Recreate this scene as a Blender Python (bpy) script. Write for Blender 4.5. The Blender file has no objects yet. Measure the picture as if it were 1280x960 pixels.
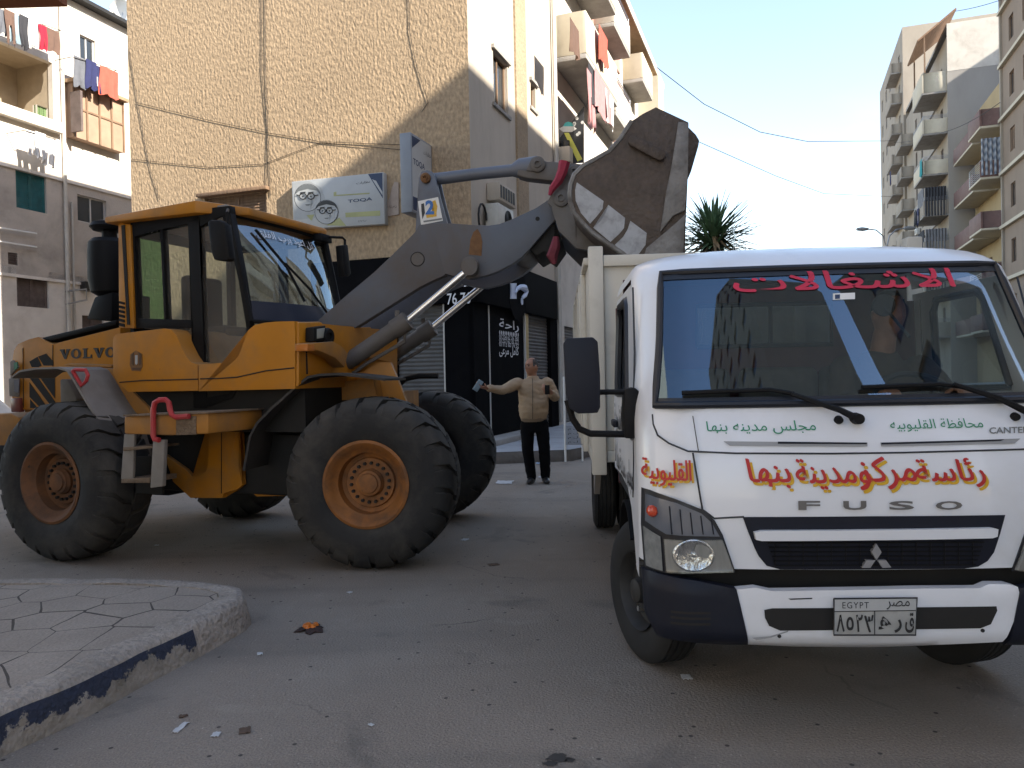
import bpy, bmesh, math, random
from mathutils import Vector, Matrix, noise as mnoise
PI = math.pi
R = math.radians
SC = bpy.context.scene
COL = SC.collection

# ------------------------------------------------------------------ camera, sky, sun, exposure
CAM_H = 1.6
FPX = 960.0
cam_d = bpy.data.cameras.new('camera')
cam_d.sensor_width = 36.0
cam_d.lens = 36.0 * FPX / 1280.0
cam_d.clip_start = 0.05
cam_d.clip_end = 3000
cam = bpy.data.objects.new('camera', cam_d)
COL.objects.link(cam)
CAM_R = Matrix.Rotation(PI / 2 + R(-0.6), 3, 'X') @ Matrix.Rotation(R(-1.15), 3, 'Z')
cam.matrix_world = Matrix.Translation((0, 0, CAM_H)) @ CAM_R.to_4x4()
SC.camera = cam

GRID = R(19.5)                                   # the street runs 19.5 degrees to the right of the view
gc, gs = math.cos(GRID), math.sin(GRID)
SUN = Vector((1.0 * gc - 0.30 * gs, -1.0 * gs - 0.30 * gc, 0.62)).normalized()
elev = math.asin(SUN.z)
azim = math.atan2(SUN.x, SUN.y)
w = bpy.data.worlds.new('World')
SC.world = w
w.use_nodes = True
nt = w.node_tree
nt.nodes.clear()
N = nt.nodes.new
out = N('ShaderNodeOutputWorld'); bg = N('ShaderNodeBackground'); sky = N('ShaderNodeTexSky')
sky.sky_type = 'NISHITA'; sky.sun_disc = False
sky.sun_elevation = elev; sky.sun_rotation = azim
sky.air_density = 1.0; sky.dust_density = 0.35; sky.ozone_density = 2.2
tc = N('ShaderNodeTexCoord'); mp = N('ShaderNodeMapping'); mp.inputs['Scale'].default_value = (1, 1, 2.2)
mp.inputs['Location'].default_value = (0.35, 0.1, 0.0)
nz = N('ShaderNodeTexNoise'); nz.inputs['Scale'].default_value = 2.1; nz.inputs['Detail'].default_value = 7; nz.inputs['Roughness'].default_value = 0.52
rp = N('ShaderNodeValToRGB'); rp.color_ramp.elements[0].position = 0.40; rp.color_ramp.elements[1].position = 0.62
sep = N('ShaderNodeSeparateXYZ')
hz = N('ShaderNodeMapRange'); hz.inputs[1].default_value = 0.08; hz.inputs[2].default_value = 0.33; hz.inputs[3].default_value = 1.0; hz.inputs[4].default_value = 0.0
mul = N('ShaderNodeMath'); mul.operation = 'MULTIPLY'; mul.use_clamp = True
mx = N('ShaderNodeMix'); mx.data_type = 'RGBA'
mx.inputs['B'].default_value = (3.8, 3.6, 3.3, 1)
L = nt.links.new
L(tc.outputs['Generated'], mp.inputs[0]); L(mp.outputs[0], nz.inputs['Vector']); L(nz.outputs['Fac'], rp.inputs[0])
L(tc.outputs['Generated'], sep.inputs[0]); L(sep.outputs['Z'], hz.inputs[0])
L(rp.outputs['Color'], mul.inputs[0]); L(hz.outputs[0], mul.inputs[1])
wt = N('ShaderNodeVectorMath'); wt.operation = 'MULTIPLY'; wt.inputs[1].default_value = (1.16, 0.972, 0.82)   # warm tint on the sky colour, standing in for white balance
L(sky.outputs[0], wt.inputs[0])
L(mul.outputs[0], mx.inputs['Factor']); L(wt.outputs[0], mx.inputs['A'])
L(mx.outputs['Result'], bg.inputs['Color']); L(bg.outputs[0], out.inputs['Surface'])
bg.inputs['Strength'].default_value = 0.12
sl = bpy.data.lights.new('sun', 'SUN'); sl.energy = 3.0; sl.angle = R(0.53); sl.color = (1.0, 0.93, 0.82)
so = bpy.data.objects.new('sun', sl); COL.objects.link(so)
so.rotation_euler = SUN.to_track_quat('Z', 'Y').to_euler(); so.location = (20, -20, 40)
SC.view_settings.view_transform = 'Standard'; SC.view_settings.look = 'None'
SC.view_settings.gamma = 1.0; SC.view_settings.exposure = 2.15; SC.view_settings.use_curve_mapping = False
SC.render.engine = 'CYCLES'
SC.cycles.max_bounces = 8; SC.cycles.transparent_max_bounces = 12
SC.cycles.caustics_reflective = False; SC.cycles.caustics_refractive = False
SC.cycles.use_denoising = True
SC.cycles.sample_clamp_indirect = 8

# ------------------------------------------------------------------ frames and pixel rays
class Frame:
    def __init__(s, x, y, z=0.0, rz=0.0):
        s.M = Matrix.Translation((x, y, z)) @ Matrix.Rotation(rz, 4, 'Z'); s.I = s.M.inverted()
    def sub(s, x, y, z=0.0, rz=0.0):
        f = Frame(0, 0); f.M = s.M @ Matrix.Translation((x, y, z)) @ Matrix.Rotation(rz, 4, 'Z'); f.I = f.M.inverted(); return f
    def on(s, px, py, ax, v):
        """point where the sight line through photo pixel (px,py) meets the plane ax=v of this frame"""
        d = s.I.to_3x3() @ (CAM_R @ Vector(((px - 640) / FPX, -(py - 480) / FPX, -1)))
        o = s.I @ Vector((0, 0, CAM_H)); i = 'xyz'.index(ax)
        return o + d * ((v - o[i]) / d[i])
    def side(s, pts, y):                          # list of pixels -> (x,z) on plane y
        return [(p.x, p.z) for p in (s.on(a, b, 'y', y) for a, b in pts)]
    def front(s, pts, x):
        return [(p.y, p.z) for p in (s.on(a, b, 'x', x) for a, b in pts)]
    def flat(s, pts, z):
        return [(p.x, p.y) for p in (s.on(a, b, 'z', z) for a, b in pts)]
WORLD = Frame(0, 0)
G = Frame(0, 0, 0, -GRID)                         # x across the street, y along it

# ------------------------------------------------------------------ objects
def tag(o, label=None, cat=None, group=None, kind=None):
    if label: o['label'] = label
    if cat: o['category'] = cat
    if group: o['group'] = group
    if kind: o['kind'] = kind
    return o
def thing(name, label, cat, fr=WORLD, group=None):
    o = bpy.data.objects.new(name, None); COL.objects.link(o); o.empty_display_size = 0.3
    o.matrix_world = fr.M; o['_fr'] = 0
    del o['_fr']
    return tag(o, label, cat, group)
def wm(o):                                        # world matrix without a depsgraph update
    m = o.matrix_basis.copy()
    if o.parent: m = wm(o.parent) @ o.matrix_parent_inverse @ m
    return m
def finish(me, name, mats, parent, fr, loc0=None):
    o = bpy.data.objects.new(name, me); COL.objects.link(o)
    if not isinstance(mats, (list, tuple)): mats = [mats]
    for m in mats: me.materials.append(m)
    if parent is not None:
        me.transform(wm(parent).inverted() @ fr.M); o.parent = parent
    else:
        me.transform(fr.M)
        if len(me.vertices):                      # a lone mesh: origin at the middle of its base
            xs = [v.co for v in me.vertices]
            b = Vector(((min(v.x for v in xs) + max(v.x for v in xs)) / 2, (min(v.y for v in xs) + max(v.y for v in xs)) / 2, min(v.z for v in xs)))
            me.transform(Matrix.Translation(-b)); o.location = b
    return o
class MB:
    def __init__(s): s.bm = bmesh.new()
    def faces(s, vs, fs, mi=0, M=None):
        vv = [s.bm.verts.new(M @ Vector(v) if M else v) for v in vs]
        r = []
        for f in fs:
            try:
                q = s.bm.faces.new([vv[i] for i in f]); q.material_index = mi; r.append(q)
            except ValueError: pass
        return r
    def box(s, x0, x1, y0, y1, z0, z1, mi=0, M=None):
        v = [(x, y, z) for z in (z0, z1) for y in (y0, y1) for x in (x0, x1)]
        s.faces(v, [(0, 2, 3, 1), (4, 5, 7, 6), (0, 1, 5, 4), (2, 6, 7, 3), (0, 4, 6, 2), (1, 3, 7, 5)], mi, M); return s
    def prism(s, pts, lo, hi, ax='y', mi=0, M=None):
        """2D outline extruded along ax; pts are (x,z) for y, (x,y) for z, (y,z) for x"""
        f = {'y': lambda a, b, t: (a, t, b), 'z': lambda a, b, t: (a, b, t), 'x': lambda a, b, t: (t, a, b)}[ax]
        n = len(pts)
        v = [f(a, b, lo) for a, b in pts] + [f(a, b, hi) for a, b in pts]
        fs = [tuple(range(n)), tuple(range(2 * n - 1, n - 1, -1))] + [(i, i + n, (i + 1) % n + n, (i + 1) % n) for i in range(n)]
        fc = s.faces(v, fs, mi, M)
        big = [q for q in fc if len(q.verts) > 4]
        if big: bmesh.ops.triangulate(s.bm, faces=big, ngon_method='BEAUTY')
        return s
    def tube(s, pts, r, n=8, mi=0, cap=True, M=None):
        pts = [Vector(p) for p in pts]; k = len(pts)
        rs = r if isinstance(r, (list, tuple)) else [r] * k
        rings = []; up = None
        for i, p in enumerate(pts):
            t = (pts[min(i + 1, k - 1)] - pts[max(i - 1, 0)])
            if t.length < 1e-9: t = Vector((0, 0, 1))
            t.normalize()
            if up is None:
                up = Vector((0, 0, 1)) if abs(t.z) < 0.9 else Vector((1, 0, 0))
            a = (up - t * up.dot(t)).normalized(); b = t.cross(a); up = a
            rings.append([p + (a * math.cos(2 * PI * j / n) + b * math.sin(2 * PI * j / n)) * rs[i] for j in range(n)])
        v = [q for g in rings for q in g]; fs = []
        for i in range(k - 1):
            for j in range(n):
                fs.append((i * n + j, i * n + (j + 1) % n, (i + 1) * n + (j + 1) % n, (i + 1) * n + j))
        if cap: fs += [tuple(range(n - 1, -1, -1)), tuple((k - 1) * n + j for j in range(n))]
        s.faces(v, fs, mi, M); return s
    def lathe(s, prof, c, ax='y', n=40, mi=0, M=None):
        """profile [(radius, offset along ax)] spun round ax through c"""
        c = Vector(c); v = []; k = len(prof)
        for r, h in prof:
            for j in range(n):
                a = 2 * PI * j / n; u, q = r * math.cos(a), r * math.sin(a)
                v.append(c + (Vector((u, h, q)) if ax == 'y' else Vector((h, u, q)) if ax == 'x' else Vector((u, q, h))))
        fs = [(i * n + j, i * n + (j + 1) % n, (i + 1) * n + (j + 1) % n, (i + 1) * n + j) for i in range(k - 1) for j in range(n)]
        s.faces(v, fs, mi, M); return s
    def grid(s, f, nu, nv, mi=0, keep=None):
        v = [f(i / nu, j / nv) for j in range(nv + 1) for i in range(nu + 1)]
        fs = [(j * (nu + 1) + i, j * (nu + 1) + i + 1, (j + 1) * (nu + 1) + i + 1, (j + 1) * (nu + 1) + i)
              for j in range(nv) for i in range(nu) if keep is None or keep((i + .5) / nu, (j + .5) / nv)]
        s.faces(v, fs, mi); return s
    def skirt(s, d):                              # gives an open sheet a rim: its border edges are pulled back by d
        es = [e for e in s.bm.edges if len(e.link_faces) == 1]
        g = bmesh.ops.extrude_edge_only(s.bm, edges=es)['geom']
        for v in g:
            if isinstance(v, bmesh.types.BMVert): v.co += Vector(d)
        return s
    def build(s, name, mats, parent=None, fr=WORLD, bevel=0, seg=2, ang=32, solid=0, weld=True, recalc=True):
        bm = s.bm
        if weld: bmesh.ops.remove_doubles(bm, verts=bm.verts, dist=0.0002)
        if recalc: bmesh.ops.recalc_face_normals(bm, faces=bm.faces)
        if solid: bmesh.ops.solidify(bm, geom=list(bm.faces), thickness=solid)
        if bevel:
            es = [e for e in bm.edges if len(e.link_faces) == 2 and e.calc_face_angle(0) > R(ang)]
            if es: bmesh.ops.bevel(bm, geom=es, offset=bevel, offset_type='OFFSET', segments=seg, profile=0.5, affect='EDGES', clamp_overlap=True)
        for e in bm.edges:
            e.smooth = not (len(e.link_faces) == 2 and e.calc_face_angle(0) > R(ang))
        for f in bm.faces: f.smooth = True
        me = bpy.data.meshes.new(name); bm.to_mesh(me); bm.free()
        return finish(me, name, mats, parent, fr)

# ------------------------------------------------------------------ writing
AR = {'ا': (0xFE8D, 2), 'أ': (0xFE83, 2), 'ب': (0xFE8F, 4), 'ة': (0xFE93, 2), 'ت': (0xFE95, 4), 'ج': (0xFE9D, 4), 'ح': (0xFEA1, 4),
      'د': (0xFEA9, 2), 'ذ': (0xFEAB, 2), 'ر': (0xFEAD, 2), 'ز': (0xFEAF, 2), 'س': (0xFEB1, 4), 'ش': (0xFEB5, 4), 'ظ': (0xFEC5, 4),
      'ص': (0xFEB9, 4), 'ع': (0xFEC9, 4), 'غ': (0xFECD, 4), 'ف': (0xFED1, 4), 'ق': (0xFED5, 4), 'ك': (0xFED9, 4), 'ل': (0xFEDD, 4), 'م': (0xFEE1, 4),
      'ن': (0xFEE5, 4), 'ه': (0xFEE9, 4), 'و': (0xFEED, 2), 'ى': (0xFEEF, 2), 'ي': (0xFEF1, 4), 'ئ': (0xFE89, 4), 'ط': (0xFEC1, 4)}
def shape(t):
    t = t.replace('لا', '\ue000'); D = dict(AR); D['\ue000'] = (0xFEFB, 2)
    if not any(c in D for c in t): return t
    o = []
    for i, c in enumerate(t):
        if c not in D: o.append(c); continue
        b, n = D[c]
        pj = i > 0 and t[i - 1] in D and D[t[i - 1]][1] == 4
        nj = n == 4 and i + 1 < len(t) and t[i + 1] in D
        o.append(chr(b + (3 if pj and nj else 2 if nj else 1 if pj else 0)))
    return ''.join(reversed(o))
def text_mesh(t, off=0.0, ext=0.0, shear=0.0, space=1.0):
    c = bpy.data.curves.new('lettering', 'FONT'); c.body = shape(t); c.offset = off; c.extrude = ext; c.shear = shear
    c.space_character = space; c.resolution_u = 3
    o = bpy.data.objects.new('lettering', c); COL.objects.link(o)
    bpy.context.view_layer.update()
    me = bpy.data.meshes.new_from_object(o.evaluated_get(bpy.context.evaluated_depsgraph_get()))
    bpy.data.objects.remove(o); bpy.data.curves.remove(c)
    return me
def lettering(t, m, parent, fr, x0, x1, z0, z1, y, off=0.0, th=0.002, shear=0.0, tilt=0.0, fn=None, name='lettering', space=1.0):
    """flat letters filling the box x0..x1, z0..z1 on plane y (facing -y); fn(x,z)->y lets them follow a curved panel"""
    me = text_mesh(t, off, 0.0, shear, space)
    if not len(me.vertices): return None
    xs = [v.co.x for v in me.vertices]; ys = [v.co.y for v in me.vertices]
    a, b, c, d = min(xs), max(xs), min(ys), max(ys)
    for v in me.vertices:
        u = x0 + (v.co.x - a) / (b - a) * (x1 - x0); q = z0 + (v.co.y - c) / (d - c) * (z1 - z0)
        yy = (fn(u, q) if fn else y + tilt * (q - z0)) - th
        v.co = (u, yy, q)
    bm = bmesh.new(); bm.from_mesh(me)
    for f in bm.faces: f.smooth = False
    bmesh.ops.triangulate(bm, faces=bm.faces)
    for f in bm.faces:
        if f.normal.y > 0: f.normal_flip()
    me2 = bpy.data.meshes.new(name); bm.to_mesh(me2); bm.free(); bpy.data.meshes.remove(me)
    return finish(me2, name, m, parent, fr)

# ------------------------------------------------------------------ materials
def mat(name, col, rough=0.6, metal=0.0, var=0.12, scale=3.0, bump=0.0, bscale=40.0, dirt=None, damt=0.5, dscale=2.0, spec=0.5, coat=0.0, emit=None, stretch=None, bdet=4, fine=0.0, fscale=60, chips=0.0, chipc=(.10, .05, .03), top=None):
    m = bpy.data.materials.new(name); m.use_nodes = True; t = m.node_tree; n = t.nodes.new; l = t.links.new
    p = t.nodes['Principled BSDF']
    p.inputs['Roughness'].default_value = rough; p.inputs['Metallic'].default_value = metal
    p.inputs['Specular IOR Level'].default_value = spec; p.inputs['Coat Weight'].default_value = coat
    tc = n('ShaderNodeTexCoord'); src = tc.outputs['Object']
    if stretch:
        mp = n('ShaderNodeMapping'); mp.inputs['Scale'].default_value = stretch; l(src, mp.inputs[0]); src = mp.outputs[0]
    a = n('ShaderNodeTexNoise'); a.inputs['Scale'].default_value = scale; a.inputs['Detail'].default_value = 6; a.inputs['Roughness'].default_value = 0.6
    l(src, a.inputs['Vector'])
    mr = n('ShaderNodeMapRange'); mr.inputs[1].default_value = 0.3; mr.inputs[2].default_value = 0.7; mr.inputs[3].default_value = 1 - var; mr.inputs[4].default_value = 1 + var
    l(a.outputs['Fac'], mr.inputs[0])
    v = n('ShaderNodeVectorMath'); v.operation = 'SCALE'; v.inputs[0].default_value = col[:3]; l(mr.outputs[0], v.inputs['Scale'])
    cur = v.outputs[0]
    if fine:
        a3 = n('ShaderNodeTexNoise'); a3.inputs['Scale'].default_value = fscale; a3.inputs['Detail'].default_value = 3; l(src, a3.inputs['Vector'])
        m3 = n('ShaderNodeMapRange'); m3.inputs[1].default_value = 0.32; m3.inputs[2].default_value = 0.68; m3.inputs[3].default_value = 1 - fine; m3.inputs[4].default_value = 1 + fine
        l(a3.outputs['Fac'], m3.inputs[0]); v3 = n('ShaderNodeVectorMath'); v3.operation = 'SCALE'; l(cur, v3.inputs[0]); l(m3.outputs[0], v3.inputs['Scale']); cur = v3.outputs[0]
    if dirt:
        d = n('ShaderNodeTexNoise'); d.inputs['Scale'].default_value = dscale; d.inputs['Detail'].default_value = 8; d.inputs['Roughness'].default_value = 0.65; d.inputs['Distortion'].default_value = 0.3
        mp2 = n('ShaderNodeMapping'); mp2.inputs['Location'].default_value = (3.1, 7.7, 1.3); l(src, mp2.inputs[0]); l(mp2.outputs[0], d.inputs['Vector'])
        r = n('ShaderNodeMapRange'); r.inputs[1].default_value = 0.62 - 0.35 * damt; r.inputs[2].default_value = 0.85 - 0.3 * damt; r.inputs[4].default_value = min(1.0, 0.4 + damt * .6)
        l(d.outputs['Fac'], r.inputs[0])
        x = n('ShaderNodeMix'); x.data_type = 'RGBA'; l(r.outputs[0], x.inputs['Factor']); l(cur, x.inputs['A']); x.inputs['B'].default_value = (*dirt, 1)
        cur = x.outputs['Result']
        rr = n('ShaderNodeMix'); rr.data_type = 'FLOAT'; l(r.outputs[0], rr.inputs['Factor']); rr.inputs['A'].default_value = rough; rr.inputs['B'].default_value = 0.85
        l(rr.outputs[0], p.inputs['Roughness'])
    if chips:                                      # scratched and chipped spots
        c1 = n('ShaderNodeTexNoise'); c1.inputs['Scale'].default_value = 16; c1.inputs['Detail'].default_value = 8; c1.inputs['Roughness'].default_value = .75; l(src, c1.inputs['Vector'])
        cr = n('ShaderNodeMapRange'); cr.inputs[1].default_value = .70 - .10 * chips; cr.inputs[2].default_value = .73 - .10 * chips; l(c1.outputs['Fac'], cr.inputs[0])
        cx_ = n('ShaderNodeMix'); cx_.data_type = 'RGBA'; l(cr.outputs[0], cx_.inputs['Factor']); l(cur, cx_.inputs['A']); cx_.inputs['B'].default_value = (*chipc, 1); cur = cx_.outputs['Result']
    if top:                                        # dust that has settled on faces turned upwards
        ge = n('ShaderNodeNewGeometry'); sz = n('ShaderNodeSeparateXYZ'); l(ge.outputs['Normal'], sz.inputs[0])
        tr_ = n('ShaderNodeMapRange'); tr_.inputs[1].default_value = .25; tr_.inputs[2].default_value = .95; tr_.inputs[4].default_value = top[3]; l(sz.outputs['Z'], tr_.inputs[0])
        tm = n('ShaderNodeMath'); tm.operation = 'MULTIPLY'; l(tr_.outputs[0], tm.inputs[0]); l(mr.outputs[0], tm.inputs[1])
        tx = n('ShaderNodeMix'); tx.data_type = 'RGBA'; l(tm.outputs[0], tx.inputs['Factor']); l(cur, tx.inputs['A']); tx.inputs['B'].default_value = (*top[:3], 1); cur = tx.outputs['Result']
    l(cur, p.inputs['Base Color'])
    if bump:
        b = n('ShaderNodeTexNoise'); b.inputs['Scale'].default_value = bscale; b.inputs['Detail'].default_value = bdet; l(src, b.inputs['Vector'])
        bu = n('ShaderNodeBump'); bu.inputs['Strength'].default_value = min(1, bump * 3); bu.inputs['Distance'].default_value = bump * 0.05; l(b.outputs['Fac'], bu.inputs['Height']); l(bu.outputs[0], p.inputs['Normal'])
    if emit:
        p.inputs['Emission Color'].default_value = (*emit[:3], 1); p.inputs['Emission Strength'].default_value = emit[3]
    return m
def glass(name, tint=(.8, .85, .85), ior=1.5, rough=0.0, bump=0.0, refl=(1, 1, 1), dust=0.0):
    m = bpy.data.materials.new(name); m.use_nodes = True; t = m.node_tree; n = t.nodes.new; l = t.links.new
    t.nodes.remove(t.nodes['Principled BSDF']); o = t.nodes['Material Output']
    tr = n('ShaderNodeBsdfTransparent'); tr.inputs[0].default_value = (*tint, 1)
    gl = n('ShaderNodeBsdfGlossy'); gl.inputs['Roughness'].default_value = rough; gl.inputs['Color'].default_value = (*refl, 1)
    fr = n('ShaderNodeFresnel'); ge = n('ShaderNodeNewGeometry'); io = n('ShaderNodeMix'); io.data_type = 'FLOAT'
    io.inputs['A'].default_value = ior; io.inputs['B'].default_value = 1 / ior; l(ge.outputs['Backfacing'], io.inputs['Factor']); l(io.outputs['Result'], fr.inputs['IOR'])
    mx = n('ShaderNodeMixShader'); l(fr.outputs[0], mx.inputs[0]); l(tr.outputs[0], mx.inputs[1]); l(gl.outputs[0], mx.inputs[2]); l(mx.outputs[0], o.inputs['Surface'])
    if dust:                                       # a film of road dust
        df = n('ShaderNodeBsdfDiffuse'); df.inputs['Color'].default_value = (.42, .38, .33, 1); m2 = n('ShaderNodeMixShader')
        dn = n('ShaderNodeTexNoise'); dn.inputs['Scale'].default_value = 2.5; dn.inputs['Detail'].default_value = 6; td = n('ShaderNodeTexCoord'); l(td.outputs['Object'], dn.inputs['Vector'])
        dr = n('ShaderNodeMapRange'); dr.inputs[1].default_value = .35; dr.inputs[2].default_value = .7; dr.inputs[3].default_value = dust * .4; dr.inputs[4].default_value = dust * 1.7; l(dn.outputs['Fac'], dr.inputs[0])
        l(dr.outputs[0], m2.inputs[0]); l(mx.outputs[0], m2.inputs[1]); l(df.outputs[0], m2.inputs[2]); l(m2.outputs[0], o.inputs['Surface'])
    if bump:
        tc = n('ShaderNodeTexCoord'); b = n('ShaderNodeTexNoise'); b.inputs['Scale'].default_value = 3; b.inputs['Detail'].default_value = 1; l(tc.outputs['Object'], b.inputs['Vector'])
        bu = n('ShaderNodeBump'); bu.inputs['Strength'].default_value = bump; bu.inputs['Distance'].default_value = 0.02; l(b.outputs['Fac'], bu.inputs['Height'])
        l(bu.outputs[0], gl.inputs['Normal']); l(bu.outputs[0], fr.inputs['Normal'])
    return m
# ------------------------------------------------------------------ shared materials
M = {}
M['asphalt'] = mat('asphalt', (.112, .098, .085), .88, var=.16, scale=.9, bump=.25, bscale=55, dirt=(.14, .128, .115), damt=.45, dscale=.55, fine=.22, fscale=90)
def road_mat():
    m = mat('asphalt', (.25, .208, .168), .88, var=.14, scale=.45, bump=.3, bscale=70, dirt=(.285, .248, .208), damt=.5, dscale=.42, fine=.26, fscale=110)
    t = m.node_tree; n = t.nodes.new; l = t.links.new; p = t.nodes['Principled BSDF']; tc = n('ShaderNodeTexCoord')
    def over(fac, col):
        src = p.inputs['Base Color'].links[0].from_socket; x = n('ShaderNodeMix'); x.data_type = 'RGBA'; l(fac, x.inputs['Factor']); l(src, x.inputs['A']); x.inputs['B'].default_value = (*col, 1); l(x.outputs['Result'], p.inputs['Base Color'])
    def rng(s_, a, b, c=0.0, d=1.0):
        r = n('ShaderNodeMapRange'); r.inputs[1].default_value = a; r.inputs[2].default_value = b; r.inputs[3].default_value = c; r.inputs[4].default_value = d; l(s_, r.inputs[0]); return r.outputs[0]
    def noise(sc, det=4, dis=0.0, ro=.5, off=(0, 0, 0), st=(1, 1, 1)):
        mp = n('ShaderNodeMapping'); mp.inputs['Location'].default_value = off; mp.inputs['Scale'].default_value = st; l(tc.outputs['Object'], mp.inputs[0])
        a = n('ShaderNodeTexNoise'); a.inputs['Scale'].default_value = sc; a.inputs['Detail'].default_value = det; a.inputs['Distortion'].default_value = dis; a.inputs['Roughness'].default_value = ro; l(mp.outputs[0], a.inputs['Vector']); return a.outputs['Fac']
    def mul(a, b): q = n('ShaderNodeMath'); q.operation = 'MULTIPLY'; l(a, q.inputs[0]); l(b, q.inputs[1]); return q.outputs[0]
    over(rng(noise(1.3, 6, .6, .6, (5, 2, 0)), .58, .74, 0, .7), (.10, .088, .077))           # oil and damp stains
    over(rng(noise(.9, 3, .2, .5, (1, 8, 0), (.25, 1.6, 1)), .56, .72, 0, .5), (.13, .115, .10))  # tyre-polished streaks
    over(rng(noise(2.2, 8, .4, .7, (9, 3, 2)), .58, .70, 0, .45), (.33, .29, .24))             # dust drifts
    vo = n('ShaderNodeTexVoronoi'); vo.feature = 'DISTANCE_TO_EDGE'; vo.voronoi_dimensions = '2D'; vo.inputs['Scale'].default_value = .55
    ad = n('ShaderNodeVectorMath'); ad.operation = 'MULTIPLY_ADD'; ad.inputs[1].default_value = (.5, .5, 0); wn = n('ShaderNodeTexNoise'); wn.inputs['Scale'].default_value = 2.5; wn.inputs['Detail'].default_value = 6; l(tc.outputs['Object'], wn.inputs['Vector']); l(wn.outputs['Color'], ad.inputs[0]); l(tc.outputs['Object'], ad.inputs[2]); l(ad.outputs[0], vo.inputs['Vector'])
    over(mul(rng(vo.outputs['Distance'], .002, .007, .75, 0), rng(noise(.7, 2, 0, .5, (4, 4, 0)), .57, .68)), (.07, .06, .052))  # cracks here and there
    g = n('ShaderNodeTexVoronoi'); g.voronoi_dimensions = '2D'; g.inputs['Scale'].default_value = 26; l(tc.outputs['Object'], g.inputs['Vector'])
    sp = n('ShaderNodeSeparateColor'); l(g.outputs['Color'], sp.inputs[0])
    over(mul(rng(g.outputs['Distance'], .06, .13, .8, 0), rng(sp.outputs[0], .86, .99)), (.45, .41, .36))    # pale grit
    g2 = n('ShaderNodeTexVoronoi'); g2.voronoi_dimensions = '2D'; g2.inputs['Scale'].default_value = 11; l(tc.outputs['Object'], g2.inputs['Vector'])
    sp2 = n('ShaderNodeSeparateColor'); l(g2.outputs['Color'], sp2.inputs[0])
    over(mul(rng(g2.outputs['Distance'], .09, .13, 1, 0), rng(sp2.outputs[1], .93, .935)), (.05, .043, .037))   # dark crumbs
    return m
M['asphalt'] = road_mat()
M['stucco'] = mat('tan_stucco', (.43, .31, .193), .95, var=.08, scale=.5, bump=.55, bscale=19, bdet=3, fine=.22, fscale=17, dirt=(.375, .268, .166), damt=.22, dscale=1.6, stretch=(1, 1, .55))
M['stucco_dark'] = mat('brown_stucco', (.33, .25, .165), .95, var=.10, scale=1.5, bump=.5, bscale=14, fine=.12, fscale=20)
M['plaster'] = mat('pale_plaster', (.47, .41, .335), .92, var=.10, scale=1.2, bump=.15, bscale=30, dirt=(.34, .29, .23), damt=.35, dscale=1.2, stretch=(1, 1, .35))
M['white_wall'] = mat('white_limewash', (.60, .55, .48), .92, var=.10, scale=.8, bump=.12, bscale=20, dirt=(.38, .32, .26), damt=.36, dscale=.9)
M['grey_wall'] = mat('shaded_weathered_plaster', (.47, .42, .37), .94, var=.13, scale=.7, bump=.25, bscale=18, dirt=(.24, .215, .19), damt=.45, dscale=.8)
M['beige_wall'] = mat('beige_render', (.345, .30, .245), .93, var=.08, scale=.6, bump=.1, bscale=20, dirt=(.25, .215, .175), damt=.42, dscale=.6, stretch=(1, 1, .5))
M['brown_wall'] = mat('brown_render', (.275, .21, .158), .93, var=.10, scale=.6, bump=.12, bscale=20, dirt=(.2, .155, .12), damt=.4, dscale=.7, stretch=(1, 1, .5))
M['yellow_wall'] = mat('yellow_render', (.40, .305, .17), .92, var=.08, scale=.8, dirt=(.42, .32, .18), damt=.3)
M['cream'] = mat('cream_paint', (.56, .50, .385), .8, var=.06, scale=2, dirt=(.45, .39, .29), damt=.25)
M['maroon'] = mat('maroon_paint', (.155, .085, .072), .7, var=.15, scale=2, dirt=(.25, .19, .16), damt=.25)
M['redbrick'] = mat('red_brick', (.33, .15, .11), .9, var=.2, scale=4)
M['concrete'] = mat('concrete', (.33, .31, .285), .92, var=.14, scale=2, bump=.3, bscale=30, dirt=(.2, .18, .16), damt=.35, dscale=2)
M['dark_room'] = mat('dark_interior', (.02, .02, .02), .9, var=.1)
M['pane'] = mat('window_glass', (.025, .03, .035), .06, var=.3, scale=.6, spec=.6)
M['wood'] = mat('old_wood', (.20, .125, .075), .75, var=.3, scale=6, stretch=(3, 3, .4), bump=.1)
M['wood_dark'] = mat('dark_brown_shutter', (.115, .085, .075), .75, var=.25, scale=5, dirt=(.22, .19, .17), damt=.3)
M['teal'] = mat('teal_shutter', (.012, .105, .115), .65, var=.25, scale=4, dirt=(.12, .16, .15), damt=.2)
M['green_w'] = mat('green_shutter', (.10, .16, .06), .7, var=.2)
M['alu'] = mat('aluminium', (.55, .54, .52), .45, metal=.3, var=.08)
M['white'] = mat('white_paint', (.75, .74, .71), .5, var=.05)
M['black_gloss'] = mat('black_cladding', (.006, .006, .007), .8, var=.3, scale=1.5, spec=.03, dirt=(.018, .016, .015), damt=.2, dscale=2)
M['black'] = mat('black_paint', (.015, .015, .016), .5, var=.2)
M['shutter'] = mat('steel_shutter', (.105, .10, .095), .65, metal=.1, var=.18, scale=2.5, dirt=(.09, .08, .07), damt=.4)
M['gold'] = mat('brass_strip', (.42, .32, .16), .4, metal=.6, var=.15)
M['cable'] = mat('cable', (.05, .045, .04), .7, var=.1)
M['cable_dark'] = mat('dark_cable', (.012, .012, .012), .7, var=.1)
M['pipe'] = mat('pvc_pipe', (.5, .47, .42), .6, var=.1, dirt=(.3, .26, .2), damt=.3)
M['ltext'] = mat('white_lettering', (.72, .73, .76), .5, var=.03)
M['soffit'] = mat('brown_soffit', (.30, .20, .12), .9, var=.2, scale=3)
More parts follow.
